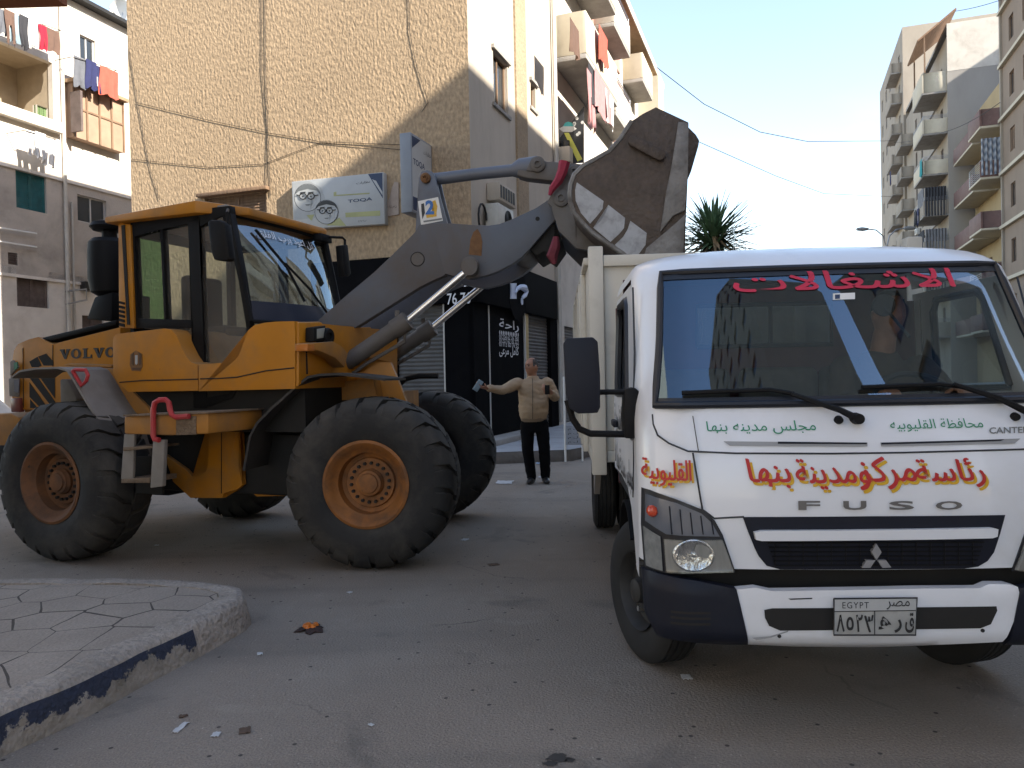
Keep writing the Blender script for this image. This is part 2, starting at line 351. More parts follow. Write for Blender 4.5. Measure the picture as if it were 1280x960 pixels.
M['chrome'] = mat('chrome', (.75, .75, .76), .14, metal=1.0, var=.05)
M['steel'] = mat('galvanised_steel', (.38, .38, .39), .4, metal=.8, var=.12, scale=8)

def tile_mat():
    m = mat('pavement_tiles', (.285, .245, .205), .93, var=.14, scale=1.2, bump=.25, bscale=40, dirt=(.22, .187, .155), damt=.45, dscale=1.5, fine=.12, fscale=70)
    t = m.node_tree; n = t.nodes.new; l = t.links.new; p = t.nodes['Principled BSDF']
    tc = n('ShaderNodeTexCoord'); wn = n('ShaderNodeTexNoise'); wn.inputs['Scale'].default_value = 2.2
    l(tc.outputs['Object'], wn.inputs['Vector'])
    ad = n('ShaderNodeVectorMath'); ad.operation = 'MULTIPLY_ADD'; ad.inputs[1].default_value = (.06, .06, 0); l(wn.outputs['Color'], ad.inputs[0]); l(tc.outputs['Object'], ad.inputs[2])
    vo = n('ShaderNodeTexVoronoi'); vo.feature = 'DISTANCE_TO_EDGE'; vo.voronoi_dimensions = '2D'; vo.inputs['Scale'].default_value = 3.1; vo.inputs['Randomness'].default_value = 0.62
    l(ad.outputs[0], vo.inputs['Vector'])
    gn = n('ShaderNodeTexNoise'); gn.inputs['Scale'].default_value = 1.6; l(tc.outputs['Object'], gn.inputs['Vector'])
    th = n('ShaderNodeMapRange'); th.inputs[1].default_value = .35; th.inputs[2].default_value = .7; th.inputs[3].default_value = .004; th.inputs[4].default_value = .030
    l(gn.outputs['Fac'], th.inputs[0])
    ls = n('ShaderNodeMath'); ls.operation = 'LESS_THAN'; l(vo.outputs['Distance'], ls.inputs[0]); l(th.outputs[0], ls.inputs[1])
    src = p.inputs['Base Color'].links[0].from_socket
    x = n('ShaderNodeMix'); x.data_type = 'RGBA'; l(ls.outputs[0], x.inputs['Factor']); l(src, x.inputs['A']); x.inputs['B'].default_value = (.055, .047, .04, 1); l(x.outputs['Result'], p.inputs['Base Color'])
    return m
M['tiles'] = tile_mat()
def kerb_paint():
    m = mat('kerb_flaking_blue_paint', (.27, .24, .205), .93, var=.18, scale=4, bump=.5, bscale=28, dirt=(.14, .12, .09), damt=.5, dscale=3)
    t = m.node_tree; n = t.nodes.new; l = t.links.new; p = t.nodes['Principled BSDF']; src = p.inputs['Base Color'].links[0].from_socket
    tc = n('ShaderNodeTexCoord'); a = n('ShaderNodeTexNoise'); a.inputs['Scale'].default_value = 5; a.inputs['Detail'].default_value = 8; a.inputs['Roughness'].default_value = .7; l(tc.outputs['Object'], a.inputs['Vector'])
    se = n('ShaderNodeSeparateXYZ'); l(tc.outputs['Object'], se.inputs[0])
    hz = n('ShaderNodeMapRange'); hz.inputs[1].default_value = .03; hz.inputs[2].default_value = .17; hz.inputs[3].default_value = -.22; hz.inputs[4].default_value = .12; l(se.outputs['Z'], hz.inputs[0])
    ad = n('ShaderNodeMath'); l(a.outputs['Fac'], ad.inputs[0]); l(hz.outputs[0], ad.inputs[1])
    r = n('ShaderNodeMapRange'); r.inputs[1].default_value = .47; r.inputs[2].default_value = .50; l(ad.outputs[0], r.inputs[0])
    x = n('ShaderNodeMix'); x.data_type = 'RGBA'; l(r.outputs[0], x.inputs['Factor']); l(src, x.inputs['A']); x.inputs['B'].default_value = (.022, .028, .05, 1); l(x.outputs['Result'], p.inputs['Base Color'])
    return m
M['kerb_blue'] = kerb_paint()
M['kerb'] = mat('worn_concrete_kerb', (.32, .28, .24), .93, var=.16, scale=4, bump=.7, bscale=22, dirt=(.15, .13, .10), damt=.4, dscale=2.5, fine=.15, fscale=50)

# ------------------------------------------------------------------ ground
def ground(name, pts, z, m, fr=WORLD):
    b = MB(); b.faces([(x, y, z) for x, y in pts], [tuple(range(len(pts)))])
    bmesh.ops.triangulate(b.bm, faces=b.bm.faces)
    for f in b.bm.faces:
        if f.normal.z < 0: f.normal_flip()
    return tag(b.build(name, m, None, fr, recalc=False), kind='structure')
rd = MB(); rd.faces([(-700, -700, 0), (700, -700, 0), (700, 700, 0), (-700, 700, 0)], [(0, 1, 2, 3)])
tag(rd.build('road', M['asphalt'], recalc=False), kind='structure')

# raised corner pavement, lower left of the view
KZ = 0.2
edge_px = [(-260, 1020), (0, 885), (60, 862), (120, 835), (180, 806), (240, 779), (280, 760), (300, 750), (307, 743), (303, 735), (285, 729), (250, 725), (200, 723), (120, 721.5), (0, 722), (-300, 732)]
edge = WORLD.flat(edge_px, KZ)
def inset(pts, d):
    o = []
    for i, p in enumerate(pts):
        a = Vector(pts[max(i - 1, 0)]); b = Vector(pts[min(i + 1, len(pts) - 1)]); t = (b - a).normalized()
        o.append((p[0] - t.y * d, p[1] + t.x * d))
    return o
inn = inset(edge, .17)
pv = [(x, y) for x, y in inn] + [(-9, inn[-1][1]), (-9, -3), (inn[0][0] - .2, -3)]
ground('pavement', pv, KZ - .006, M['tiles'])
kb = MB(); random.seed(4)
foot = inset(edge, -.035)
seg_blue = 5
def wob(p, k): return p + Vector((mnoise.noise(p * 3) * k, mnoise.noise(p * 3 + Vector((9, 2, 1))) * k, mnoise.noise(p * 4 + Vector((3, 5, 7))) * k))
dense = []
for i in range(len(edge) - 1):
    for k in range(8):
        t = k / 8; lerp = lambda a, b: (a[0] + (b[0] - a[0]) * t, a[1] + (b[1] - a[1]) * t)
        dense.append((lerp(foot[i], foot[i + 1]), lerp(edge[i], edge[i + 1]), lerp(inn[i], inn[i + 1]), i))
vs = []; fs = []
for f, e, q, i in dense:
    f = Vector((*f, 0)); e = Vector((*e, KZ)); q = Vector((*q, KZ))
    d = (q - e).normalized()
    prof = [f + Vector((0, 0, -.02)), f + (e - f) * .45, e + Vector((0, 0, -.035)), e + d * .022 + Vector((0, 0, -.004)), e + d * .06 + Vector((0, 0, .002)), q, q + Vector((0, 0, -.05))]
    vs += [wob(p, .012) for p in prof]
for i in range(len(dense) - 1):
    mi = 1 if dense[i][3] < seg_blue else 0
    for k in range(6):
        a = i * 7 + k
        fs.append((a, a + 7, a + 8, a + 1, mi if k < 2 else 0))
vv = [kb.bm.verts.new(v) for v in vs]
for a, b, c, d, mi in fs:
    q = kb.bm.faces.new((vv[a], vv[b], vv[c], vv[d])); q.material_index = mi
tag(kb.build('kerb', [M['kerb'], M['kerb_blue']], ang=60), kind='structure')

# pavement round the tan building
pk = [(-3.75, 13.75), (-4.85, 13.15), (-5.7, 12.7), (-7.2, 12.45), (-14.65, 12.45), (-14.65, 60), (-4.3, 60), (-3.3, 30), (-3.2, 16)]
pm = MB(); pm.prism(pk, -.02, .215, 'z', 0)
M['kerb_far'] = mat('grey_kerb', (.17, .155, .14), .93, var=.16, scale=3, bump=.3, bscale=20)
tag(pm.build('kerb', M['kerb_far'], None, G, bevel=.02), kind='structure')
ground('pavement', inset(pk[:5], -.0) + pk[5:], .2155, mat('pale_paving', (.34, .345, .36), .8, var=.12, scale=1.5, dirt=(.22, .21, .2), damt=.4), G)

# ------------------------------------------------------------------ walls, windows, balconies
def wallface(name, fr, x0, x1, z0, z1, ops, m, root, depth=.16):
    xs = sorted({x0, x1, *[v for o in ops for v in o[:2]]}); zs = sorted({z0, z1, *[v for o in ops for v in o[2:4]]})
    b = MB()
    def hole(x, z): return any(o[0] < x < o[1] and o[2] < z < o[3] for o in ops)
    for i in range(len(xs) - 1):
        for j in range(len(zs) - 1):
            a, c, d, e = xs[i], xs[i + 1], zs[j], zs[j + 1]
            if not hole((a + c) / 2, (d + e) / 2): b.faces([(a, 0, d), (c, 0, d), (c, 0, e), (a, 0, e)], [(0, 1, 2, 3)])
    for a, c, d, e in [o[:4] for o in ops]:
        b.faces([(a, 0, d), (c, 0, d), (c, 0, e), (a, 0, e), (a, depth, d), (c, depth, d), (c, depth, e), (a, depth, e)], [(0, 4, 5, 1), (1, 5, 6, 2), (2, 6, 7, 3), (3, 7, 4, 0)])
    return b.build(name, m, root, fr, recalc=False)
def window(root, fr, x0, x1, z0, z1, style='slide', y=.10, fm=None):
    """a window set into its opening: frame with its pane or shutter leaves"""
    fm = fm or M['alu']; b = MB(); t = .045
    b.box(x0, x1, y - .02, y + .04, z0, z0 + t); b.box(x0, x1, y - .02, y + .04, z1 - t, z1)
    b.box(x0, x0 + t, y - .02, y + .04, z0 + t, z1 - t); b.box(x1 - t, x1, y - .02, y + .04, z0 + t, z1 - t)
    xm = (x0 + x1) / 2
    if style == 'slide': b.box(xm - .025, xm + .025, y - .015, y + .035, z0 + t, z1 - t)
    o = b.build('window', fm, root, fr)
    if style == 'slide':
        p = MB(); p.box(x0 + t, x1 - t, y + .01, y + .02, z0 + t, z1 - t); p.build('pane', M['pane'], o, fr)
    else:
        col = M[style]; p = MB(); n = max(4, int((z1 - z0) / .07))
        for xa, xb in ((x0 + t, xm - .004), (xm + .004, x1 - t)):
            p.box(xa, xa + .05, y - .035, y, z0 + t, z1 - t); p.box(xb - .05, xb, y - .035, y, z0 + t, z1 - t)
            for k in range(n):
                zz = z0 + t + (z1 - z0 - 2 * t) * k / n; hh = (z1 - z0 - 2 * t) / n
                p.faces([(xa + .05, y - .005, zz + hh), (xb - .05, y - .005, zz + hh), (xb - .05, y - .03, zz), (xa + .05, y - .03, zz)], [(0, 1, 2, 3)])
            p.box(xa + .05, xb - .05, y + .005, y + .01, z0 + t, z1 - t)
        p.build('shutter', col, o, fr)
    return o
def balcony(root, fr, x0, x1, z, d, m, h=.95, rail=None, slab=None, end=None):
    """slab, parapet on three sides and an optional rail; sticks out of wall plane y=0 towards -y"""
    s = MB(); s.box(x0, x1, -d, .0, z - .14, z); o = s.build('balcony', slab or M['concrete'], root, fr, bevel=.01)
    p = MB(); t = .1
    if rail != 'bars':
        p.box(x0 - .01, x1 + .01, -d - .01, -d + t, z + .001, z + h); p.box(x0 - .01, x0 + t, -d + t, -.002, z + .001, z + h); p.box(x1 - t, x1 + .01, -d + t, -.002, z + .001, z + h)
        p.build('parapet', m, o, fr, bevel=.008)
    if rail:
        r = MB(); zb = z + h if rail == 'top' else z
        zt = zb + (.28 if rail == 'top' else h)
        k = 3 if rail == 'top' else 8
        for q in range(1, k + 1):
            zz = zb + (zt - zb) * q / k
            r.tube([(x0, -.02, zz), (x0, -d + .04, zz), (x1, -d + .04, zz), (x1, -.02, zz)], .016, 6)
        for xx in (x0, x1): r.tube([(xx, -d + .04, zb), (xx, -d + .04, zt)], .02, 6)
        r.build('railing', M['steel'], o, fr)
    return o
def shell(root, fr, W, D, H, m, z0=0, front=True, left=True, right=True, back=True, cap=True):
    b = MB()
    if front: b.faces([(0, 0, z0), (W, 0, z0), (W, 0, H), (0, 0, H)], [(0, 1, 2, 3)])
    if right: b.faces([(W, 0, z0), (W, D, z0), (W, D, H), (W, 0, H)], [(0, 1, 2, 3)])
    if left: b.faces([(0, D, z0), (0, 0, z0), (0, 0, H), (0, D, H)], [(0, 1, 2, 3)])
    if back: b.faces([(W, D, z0), (0, D, z0), (0, D, H), (W, D, H)], [(0, 1, 2, 3)])
    o = b.build('wall', m, root, fr, recalc=False)
    if cap:
        r = MB(); r.box(.003, W - .003, .003, D - .003, H - .25, H - .003); r.build('roof', M['concrete'], root, fr)
    return o
def wire(label, pts, r=.012, sag=0, m='cable_dark', group=None, name='cable', cat='cable'):
    out = []
    for i in range(len(pts) - 1):
        a, b = Vector(pts[i]), Vector(pts[i + 1])
        for k in range(12):
            t = k / 12; p = a.lerp(b, t); p.z -= sag * 4 * t * (1 - t); out.append(p)
    out.append(Vector(pts[-1]))
    return tag(MB().tube(out, r, 5).build(name, M[m]), label, cat, group)

# --------------------------------------------- tan building behind the loader
C0, S0 = -5.88, 14.36
FB = G.sub(-14.65, S0); FS = G.sub(C0, S0, 0, PI / 2); BW = -14.65 * -1 + C0; BH = 12.9; BD = 5.95
root = thing('apartment_building', 'tan roughcast corner building with black shop fronts behind the loader', 'building', FB)
b_w = FB.on(256, 245, 'y', 0); b_e = FB.on(333, 240, 'y', 0)
ops = [(b_w.x, b_e.x, 4.62, b_w.z - .06)]
wallface('wall', FB, 0, BW, 4.04, BH, ops, M['stucco'], root)
window(root, FB, *ops[0], style='wood', fm=M['wood'])
MB().box(b_w.x - .12, b_e.x + .1, -.16, -.002, b_w.z - .05, b_w.z + .03).build('window_hood', M['wood'], root, FB, bevel=.01)
def sx(px, py, fr=FS): p = fr.on(px, py, 'y', 0); return p.x, p.z
w1 = [sx(616, 62)[0], sx(634, 80)[0], sx(616, 127)[1], sx(616, 62)[1]]
w2 = [sx(663, 100)[0], sx(669, 110)[0], sx(663, 132)[1], sx(663, 102)[1]]
wallface('wall', FS, 0, BD, 4.04, BH, [w1, w2], M['plaster'], root)
for wv in (w1, w2):
    window(root, FS, *wv, style='slide', fm=M['wood'])
    MB().box(wv[0] - .1, wv[1] + .1, -.07, -.002, wv[3] + .01, wv[3] + .09).build('window_hood', M['concrete'], root, FS)
    MB().box(wv[0] - .1, wv[1] + .1, -.05, -.002, wv[2] - .09, wv[2] - .01).build('sill', M['concrete'], root, FS)
ps = MB(); ps.box(sx(645, 200)[0], sx(658, 200)[0], -.05, -.002, 4.3, BH); ps.build('pilaster', M['stucco_dark'], root, FS)
shell(root, FB, BW, BD, BH, M['stucco_dark'], front=False, right=False)
# ground floor
g0 = FB.on(396, 450, 'y', 0).x; g1 = FB.on(497, 450, 'y', 0).x; g2 = FB.on(556, 450, 'y', 0).x
wallface('wall', FB, 0, g0, .2, 4.04, [], M['stucco'], root)
MB().box(g0, g1 - .01, .02, .1, .21, 3.1).build('shop_window', M['black_gloss'], root, FB)
def shutter(fr, x0, x1, z0, z1, y=.06):
    b = MB(); n = int((z1 - z0) / .085)
    for k in range(n):
        za = z0 + (z1 - z0) * k / n; zb = z0 + (z1 - z0) * (k + 1) / n
        b.faces([(x0, y + .012, za), (x1, y + .012, za), (x1, y - .006, (za + zb) / 2), (x0, y - .006, (za + zb) / 2), (x1, y + .012, zb), (x0, y + .012, zb)], [(0, 1, 2, 3), (3, 2, 4, 5)])
    return b.build('roller_shutter', M['shutter'], root, fr, recalc=False, ang=20)
shutter(FB, g1, g2, .21, 3.1)
MB().box(g1 - .03, g2, .1, .14, .21, 3.1).build('wall', M['dark_room'], root, FB)
MB().box(g2 + .01, BW - .003, -.02, .1, .21, 3.1).build('shop_panel', M['black_gloss'], root, FB)
MB().box(g2 - .01, g2 + .02, -.035, -.021, .21, 3.1).build('trim', M['alu'], root, FB)
e1 = sx(611, 500)[0]; e2 = sx(655, 500)[0]; e3 = sx(661, 500)[0]; e4 = sx(688, 500)[0]
MB().box(-.02, e2 - .01, -.02, .1, .21, 3.12).build('shop_panel', M['black_gloss'], root, FS)
MB().box(e1, e1 + .05, -.036, -.021, .21, 3.12).build('trim', M['alu'], root, FS)
MB().box(e2, e2 + .06, -.06, .1, .21, 3.12).build('trim', M['alu'], root, FS)
MB().box(e2 + .06, e3, -.03, .1, .21, 3.12).build('trim', M['gold'], root, FS)
shutter(FS, e3 + .005, e4, .21, 3.12)
MB().box(e4, BD, -.04, .1, .21, 3.12).build('shop_panel', M['black_gloss'], root, FS)
MB().box(e3, e4, .1, .14, .21, 3.12).build('wall', M['dark_room'], root, FS)
fa = MB(); fa.box(g0 - .02, BW + .13, -.13, -.003, 3.1, 4.12); fa.box(BW + .003, BW + .13, -.003, BD - .25, 3.1, 4.12)
fas = fa.build('fascia', M['black_gloss'], root, FB, bevel=.01)
MB().box(-.3, e2, -.5, -.021, .205, .33).build('step', M['concrete'], root, FS, bevel=.01)
# shop writing
def tl(t, fr, p0, p1, y, m='ltext', off=0.0, th=.004, par=None, **k):
    a = fr.on(*p0, 'y', y); b = fr.on(*p1, 'y', y)
    return lettering(t, M[m], par, fr, a.x, b.x, a.z, b.z, y, off, th, **k)
tl('76 76', FB, (559, 381), (588, 365), -.13, par=fas, off=.01)
tl('راحة', FB, (557, 360), (586, 347), -.13, par=fas, off=.02)
tl('راحة', FS, (624, 413), (648, 402), -.02, par=fas, off=.01)
tl('كامل مرعى', FS, (624, 446), (648, 434), -.02, par=fas, off=.01)
for k, s_ in enumerate(('............', '01224 62 76 760', '01227 62 76 222', '01113 60 76 52')):
    tl(s_, FS, (624, 419 + k * 4.6 + (0 if k else -1)), (648, 416.2 + k * 4.6), -.02, par=fas)
def h_logo():
    P = lambda x, y: FS.on(x, y, 'y', -.13)
    c = P(647, 367); b = MB(); b.lathe([(.0, -.004), (.62, -.004), (.62, 0)], (c.x, -.131, c.z), 'y', 40)
    d = b.build('emblem', M['black_gloss'], fas, FS)
    b = MB()
    b.prism(FS.side([(637.5, 354), (645.5, 354), (643.6, 359), (643.6, 369), (645.5, 373.5), (637.5, 373.5), (639.5, 369), (639.5, 359)], -.137), -.145, -.137)
    arc = [P(643.5, 366), P(645.5, 361), P(650, 358.8), (P(654.5, 360)), P(656.5, 364.5), P(655.5, 369), P(652, 372.5)]
    b.tube([(p.x, -.141, p.z) for p in arc], [.03, .05, .06, .09, .08, .06, .04], 8)
    q = P(652, 376.6); b.lathe([(0, -.008), (.085, -.008), (.085, 0), (0, 0)], (q.x, -.137, q.z), 'y', 16)
    b.build('lettering', mat('pale_blue_letter', (.55, .62, .78), .5), d, FS)
h_logo()
# --------------------------------------------- street row beyond the tan building
S1 = S0 + BD + .05
FR = G.sub(C0, S1, 0, PI / 2)                     # x = along the street, faces right
RL = 36.6 - S1; RH = 15.3
root = thing('apartment_building', 'sunlit white building with jutting balconies beyond the tan building', 'building', FR)
ops = []; rng = random.Random(3)
for z in (4.6, 7.6, 10.6, 13.4):
    for k, x in enumerate((1.6, 5.2, 8.6, 11.6, 14.6)):
        if k == 0: continue
        ops.append((x, x + 1.1, z, z + 1.25))
shops = [(.8, 3.6, .22, 3.0), (4.4, 7.6, .22, 3.0), (8.4, 11.4, .22, 3.0), (12.2, 16, .22, 3.0)]
wallface('wall', FR, 0, RL, .2, RH, ops + shops, M['white_wall'], root)
shell(root, FR, RL, 10, RH, M['white_wall'], front=False)
for k, o in enumerate(ops): window(root, FR, *o, style='slide' if k % 3 else 'wood')
for k, o in enumerate(shops): shutter(FR, *o)
root_row = root
for z in (4.3, 7.3, 10.35, 13.3):
    if z not in (7.3, 4.3): balcony(root, FR, .15, 4.3, z, .95, M['cream'], h=1.15, rail=None)
    if z != 7.3: balcony(root, FR, 5.0, 7.8, z, .75, M['white_wall'], h=1.0, rail='top')
    balcony(root, FR, 10.2, 12.6, z, .8, M['cream'], h=1.0)
rb = MB()
for z in (4.45, 10.5, 13.45): rb.box(4.75, 9.4, -.06, -.002, z - .2, z + 2.3)
rb.build('wall', mat('dusty_pink_render', (.42, .25, .21), .9, var=.12), root, FR)
MB().box(13.6, 15.2, -.9, -.002, 10.2, 14.6).build('bay', M['cream'], root, FR)
MB().box(-.1, RL + .2, -.72, -.003, RH - .32, RH - .2).build('eave', M['soffit'], root, FR)
MB().box(-.1, RL + .2, -.76, -.723, RH - .34, RH - .05).build('eave_edge', M['white_wall'], root, FR)
pb = MB()
for x in (-.02, .12): pb.tube([(x, -.09, .3), (x, -.09, RH - .4)], .05 if x < 0 else .035, 8)
for o_ in (pb,): o_.build('downpipe', M['pipe'], root, FR)
# painted board with a flying saucer under the first balcony
mur = thing('painted_board', 'dark board painted with a flying saucer and yellow beam under a balcony', 'sign', FR)
def mpt(px, py): p = FR.on(px, py, 'x', .55); return (p.y, p.z)
bd = MB(); bd.prism([mpt(*q) for q in [(699, 205), (700, 172), (729.5, 133), (729.5, 203)]], .55, .6, 'x'); bd.build('board', M['black_gloss'] and mat('night_blue_paint', (.03, .032, .036), .7), mur, FR)
def mpoly(pts, m, name, th=.545): b = MB(); b.prism([mpt(*q) for q in pts], th, .549, 'x'); return b.build(name, m, mur, FR)
M['mteal'] = mat('teal_paint', (.08, .42, .42), .7); M['myel'] = mat('yellow_paint', (.62, .6, .12), .7); M['mwhite'] = mat('white_spot_paint', (.6, .6, .58), .7)
mpoly([(704, 158), (706, 154), (710, 152), (714, 153), (717, 156), (717, 158)], M['mteal'], 'saucer_dome')
mpoly([(698, 161), (704, 158), (717, 158), (721, 161), (715, 165), (704, 165)], M['mwhite'], 'saucer')
mpoly([(705, 166), (711, 166), (728, 199), (722, 202)], M['myel'], 'beam', .5455)
stars = MB(); rs = random.Random(8)
for k in range(12):
    x, y = rs.uniform(717, 728), rs.uniform(142, 195)
    if abs((x - 708) - (y - 166) * .5) < 4: continue
    q = mpt(x, y); stars.prism([(q[0] + .05 * math.cos(a * PI / 3), q[1] + .05 * math.sin(a * PI / 3)) for a in range(6)], .545, .549, 'x')
stars.build('star_spots', M['mwhite'], mur, FR)
bx = thing('utility_box', 'beige wall box with two dark cylinders under the balcony', 'box', FR)
def bxp(px, py): p = FR.on(px, py, 'x', .2); return (p.y, p.z)
a_, b_ = bxp(690, 204), bxp(712, 182)
MB().box(.2, .9, min(a_[0], b_[0]), -.01, a_[1], b_[1]).build('case', M['plaster'], bx, FR, bevel=.01)
for k in range(2): MB().lathe([(0, 0), (.09, 0), (.09, .2), (0, .2)], (.4, b_[0] + .14 + k * .24, b_[1]), 'z', 14).build('cylinder', M['black'], bx, FR)

# --------------------------------------------- left building beyond the lane
FL = G.sub(-22, 10.5, 0, PI / 2); LL = 12.5; LH = 14.3
root = thing('apartment_building', 'white and grey flats with shutters and washing lines at far left', 'building', FL)
def lx(px, py): p = FL.on(px, py, 'y', 0); return p.x, p.z
def lrect(x0, y0, x1, y1):
    a = lx((x0 + x1) / 2, (y0 + y1) / 2); xa = lx(x0, (y0 + y1) / 2)[0]; xb = lx(x1, (y0 + y1) / 2)[0]
    mx_ = (x0 + x1) / 2
    return (xa, xb, lx(mx_, y1)[1], lx(mx_, y0)[1])
wins = [(lrect(20, 217, 58, 263), 'teal'), (lrect(21, 337, 61, 384), 'wood_dark'), (lrect(97, 247, 133, 280), 'slide'), (lrect(100, 47, 119, 76), 'slide'), (lrect(47, 133, 60, 160), 'green_w'), (lrect(103, 395, 130, 440), 'wood_dark')]
bay = lrect(82, 118, 144, 182)
vent = [lrect(10, 316, 22, 331)]
loge = (lx(2, 150)[0] - 3, lx(66, 105)[0], 10.05, 11.95)
zsplit = 8.3  # wall tone splits at the shadow line: lit white above, shaded grey below
lo = [o for o in [w_[0] for w_ in wins] + vent if o[2] < zsplit]; hi = [o for o in [w_[0] for w_ in wins] + [loge] if o[2] >= zsplit]
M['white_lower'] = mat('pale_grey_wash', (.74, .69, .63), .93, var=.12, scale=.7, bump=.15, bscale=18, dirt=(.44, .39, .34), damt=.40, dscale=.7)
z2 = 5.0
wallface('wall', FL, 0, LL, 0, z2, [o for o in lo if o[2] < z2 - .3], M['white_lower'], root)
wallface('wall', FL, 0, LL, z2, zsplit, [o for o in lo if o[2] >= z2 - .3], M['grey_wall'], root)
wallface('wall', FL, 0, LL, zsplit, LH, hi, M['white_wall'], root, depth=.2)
shell(root, FL, LL, 9, LH, M['white_wall'], front=False)
for o, st in wins: window(root, FL, *o, style=st, fm={'teal': M['teal'], 'wood_dark': M['wood_dark'], 'green_w': M['green_w']}.get(st))
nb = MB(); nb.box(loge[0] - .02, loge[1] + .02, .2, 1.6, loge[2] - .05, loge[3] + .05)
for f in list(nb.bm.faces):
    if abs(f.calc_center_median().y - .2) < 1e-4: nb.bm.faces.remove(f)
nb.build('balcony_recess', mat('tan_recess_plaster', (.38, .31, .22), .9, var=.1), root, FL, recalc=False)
# enclosed wooden balcony
bb = MB(); bb.box(bay[0], bay[1], -.35, -.002, bay[2], bay[3]); o = bb.build('enclosed_balcony', mat('brown_board', (.33, .22, .15), .8, var=.15, scale=2), root, FL)
fr_ = MB(); n = 4
for k in range(n + 1): x = bay[0] + (bay[1] - bay[0]) * k / n; fr_.box(x - .03, x + .03, -.39, -.352, bay[2], bay[3])
zz = bay[2] + (bay[3] - bay[2]) * .55; fr_.box(bay[0], bay[1], -.38, -.352, zz - .03, zz + .03); fr_.build('frame', M['wood'], o, FL)
sh_ = MB(); sh_.box(bay[0] - .12, bay[0] - .04, -.8, -.36, bay[2] + .1, bay[3] - .35); sh_.build('shutter', M['wood_dark'], o, FL)
MB().box(bay[0] - .1, bay[1] + .1, -.55, -.002, bay[3] + .01, bay[3] + .12).build('canopy', M['soffit'], root, FL)
for zz in (zsplit, 5.0):
    MB().box(0, LL, -.05, -.002, zz - .09, zz).build('ledge', M['white_lower'], root, FL)
MB().box(loge[0] - .2, loge[1] + .15, -.25, -.003, loge[2] - .35, loge[2] - .02).build('ledge', M['white_wall'], root, FL)
MB().box(-.1, LL + .1, -.35, 9.1, LH, LH + .12).build('roof_edge', M['cable_dark'], root, FL)
px_ = lx(81, 300)[0]
MB().tube([(px_, -.08, .1), (px_, -.08, LH)], .06, 8).build('downpipe', M['pipe'], root, FL)
MB().tube([(px_ + .25, -.06, .1), (px_ + .25, -.06, 7.6)], .035, 8).build('downpipe', M['pipe'], root, FL)
vb = MB(); v = vent[0]
for k in range(5): vb.box(v[0], v[1], .02, .05, v[2] + k * (v[3] - v[2]) / 5, v[2] + (k + .5) * (v[3] - v[2]) / 5)
vb.box(v[0], v[1], .08, .1, v[2], v[3]); vb.build('vent', M['wood_dark'], root, FL)
ex = MB(); q = lrect(100, 353, 112, 364); ex.box(q[0], q[1], -.25, -.002, q[2], q[3]); ex.build('fan_box', M['black'], root, FL)
# pieces of street furniture on its wall: brackets
q0 = lrect(82, 366, 113, 378)
MB().tube([(q0[0], -.02, q0[3]), (q0[0], -.9, q0[3] + .02), (q0[0], -.9, q0[2]), (q0[0], -.02, q0[2] - .1)], .03, 6).build('bracket', M['steel'], root, FL)
# farther white block past it, with roof dish
FK = G.sub(-21.4, 24.5, 0, 0)
rk = thing('apartment_building', 'narrow strip of white building between the flats and the tan corner', 'building', FK)
kops = [(6.2, 6.9, z, z + 1.1) for z in (5.2, 8.2, 11.2)]
wallface('wall', FK, 0, 9, 0, 13.8, [(.5, 1.3, z, z + 1.2) for z in (3, 6, 9, 11.8)] + [(2.2, 3.1, z, z + 1.2) for z in (3, 6, 9, 11.8)], M['white_wall'], rk)
shell(rk, FK, 9, 8, 13.8, M['white_wall'], front=False)
for z in (3, 6, 9, 11.8):
    for x in (.5, 2.2): window(rk, FK, x, x + .8 + (x > 1) * .1, z, z + 1.2, 'slide')
dish = thing('satellite_dish', 'white satellite dish on the roof at the top left corner', 'dish', Frame(0, 0))
dp = FK.on(150, 14, 'y', 1.0)
db = MB(); db.lathe([(.02, .16), (.25, .12), (.45, .04), (.55, -.05)], (dp.x, 1.0, dp.z), 'y', 24); db.build('reflector', M['white'], dish, FK, solid=.02)
MB().tube([(dp.x, 1.15, 13.8), (dp.x, 1.15, dp.z)], .035, 8).build('mast', M['steel'], dish, FK)
MB().tube([(dp.x, 1.1, dp.z - .4), (dp.x, .45, dp.z - .1)], .02, 6).build('arm', M['steel'], dish, FK)

# washing
def garment(fr, x, y, zt, w_, h, mkey, label, seed, plane='x'):
    r = random.Random(seed); b = MB(); k1, k2 = r.uniform(4, 9), r.uniform(0, 6); tp = r.uniform(-.18, .1); cut = r.random()
    def f(u, v):
        d = .035 * math.sin(k1 * u * 2 + k2) * v + .03 * math.sin(u * 23 + k2) * v * v
        ww = w_ * (1 + tp * v)
        return (x + (u - .5) * ww + .02 * math.sin(v * 5 + k2), y + d, zt - 1.15 * h * v * (1 + .06 * math.sin(u * 9 + k2)))
    legs = cut > .6
    b.grid(f, 12, 12, keep=(lambda u, v: not (legs and v > .4 and abs(u - .5) < .06)))
    return tag(b.build('garment', M[mkey], None, fr, solid=.008, ang=60), label, 'laundry', 'washing hung on the left building' if fr is FL else 'washing on the balconies')
for k_, c_ in dict(c_grey=(.11, .115, .13), c_black=(.03, .03, .035), c_blue=(.018, .022, .08), c_red=(.33, .01, .03), c_white=(.68, .67, .66), c_coral=(.42, .085, .055), c_brown=(.12, .07, .05), c_lblue=(.25, .33, .38), c_pink=(.40, .20, .20), c_teal=(.03, .28, .30)).items():
    M[k_] = mat('cloth_' + k_[2:], c_, .9, var=.12, scale=6)
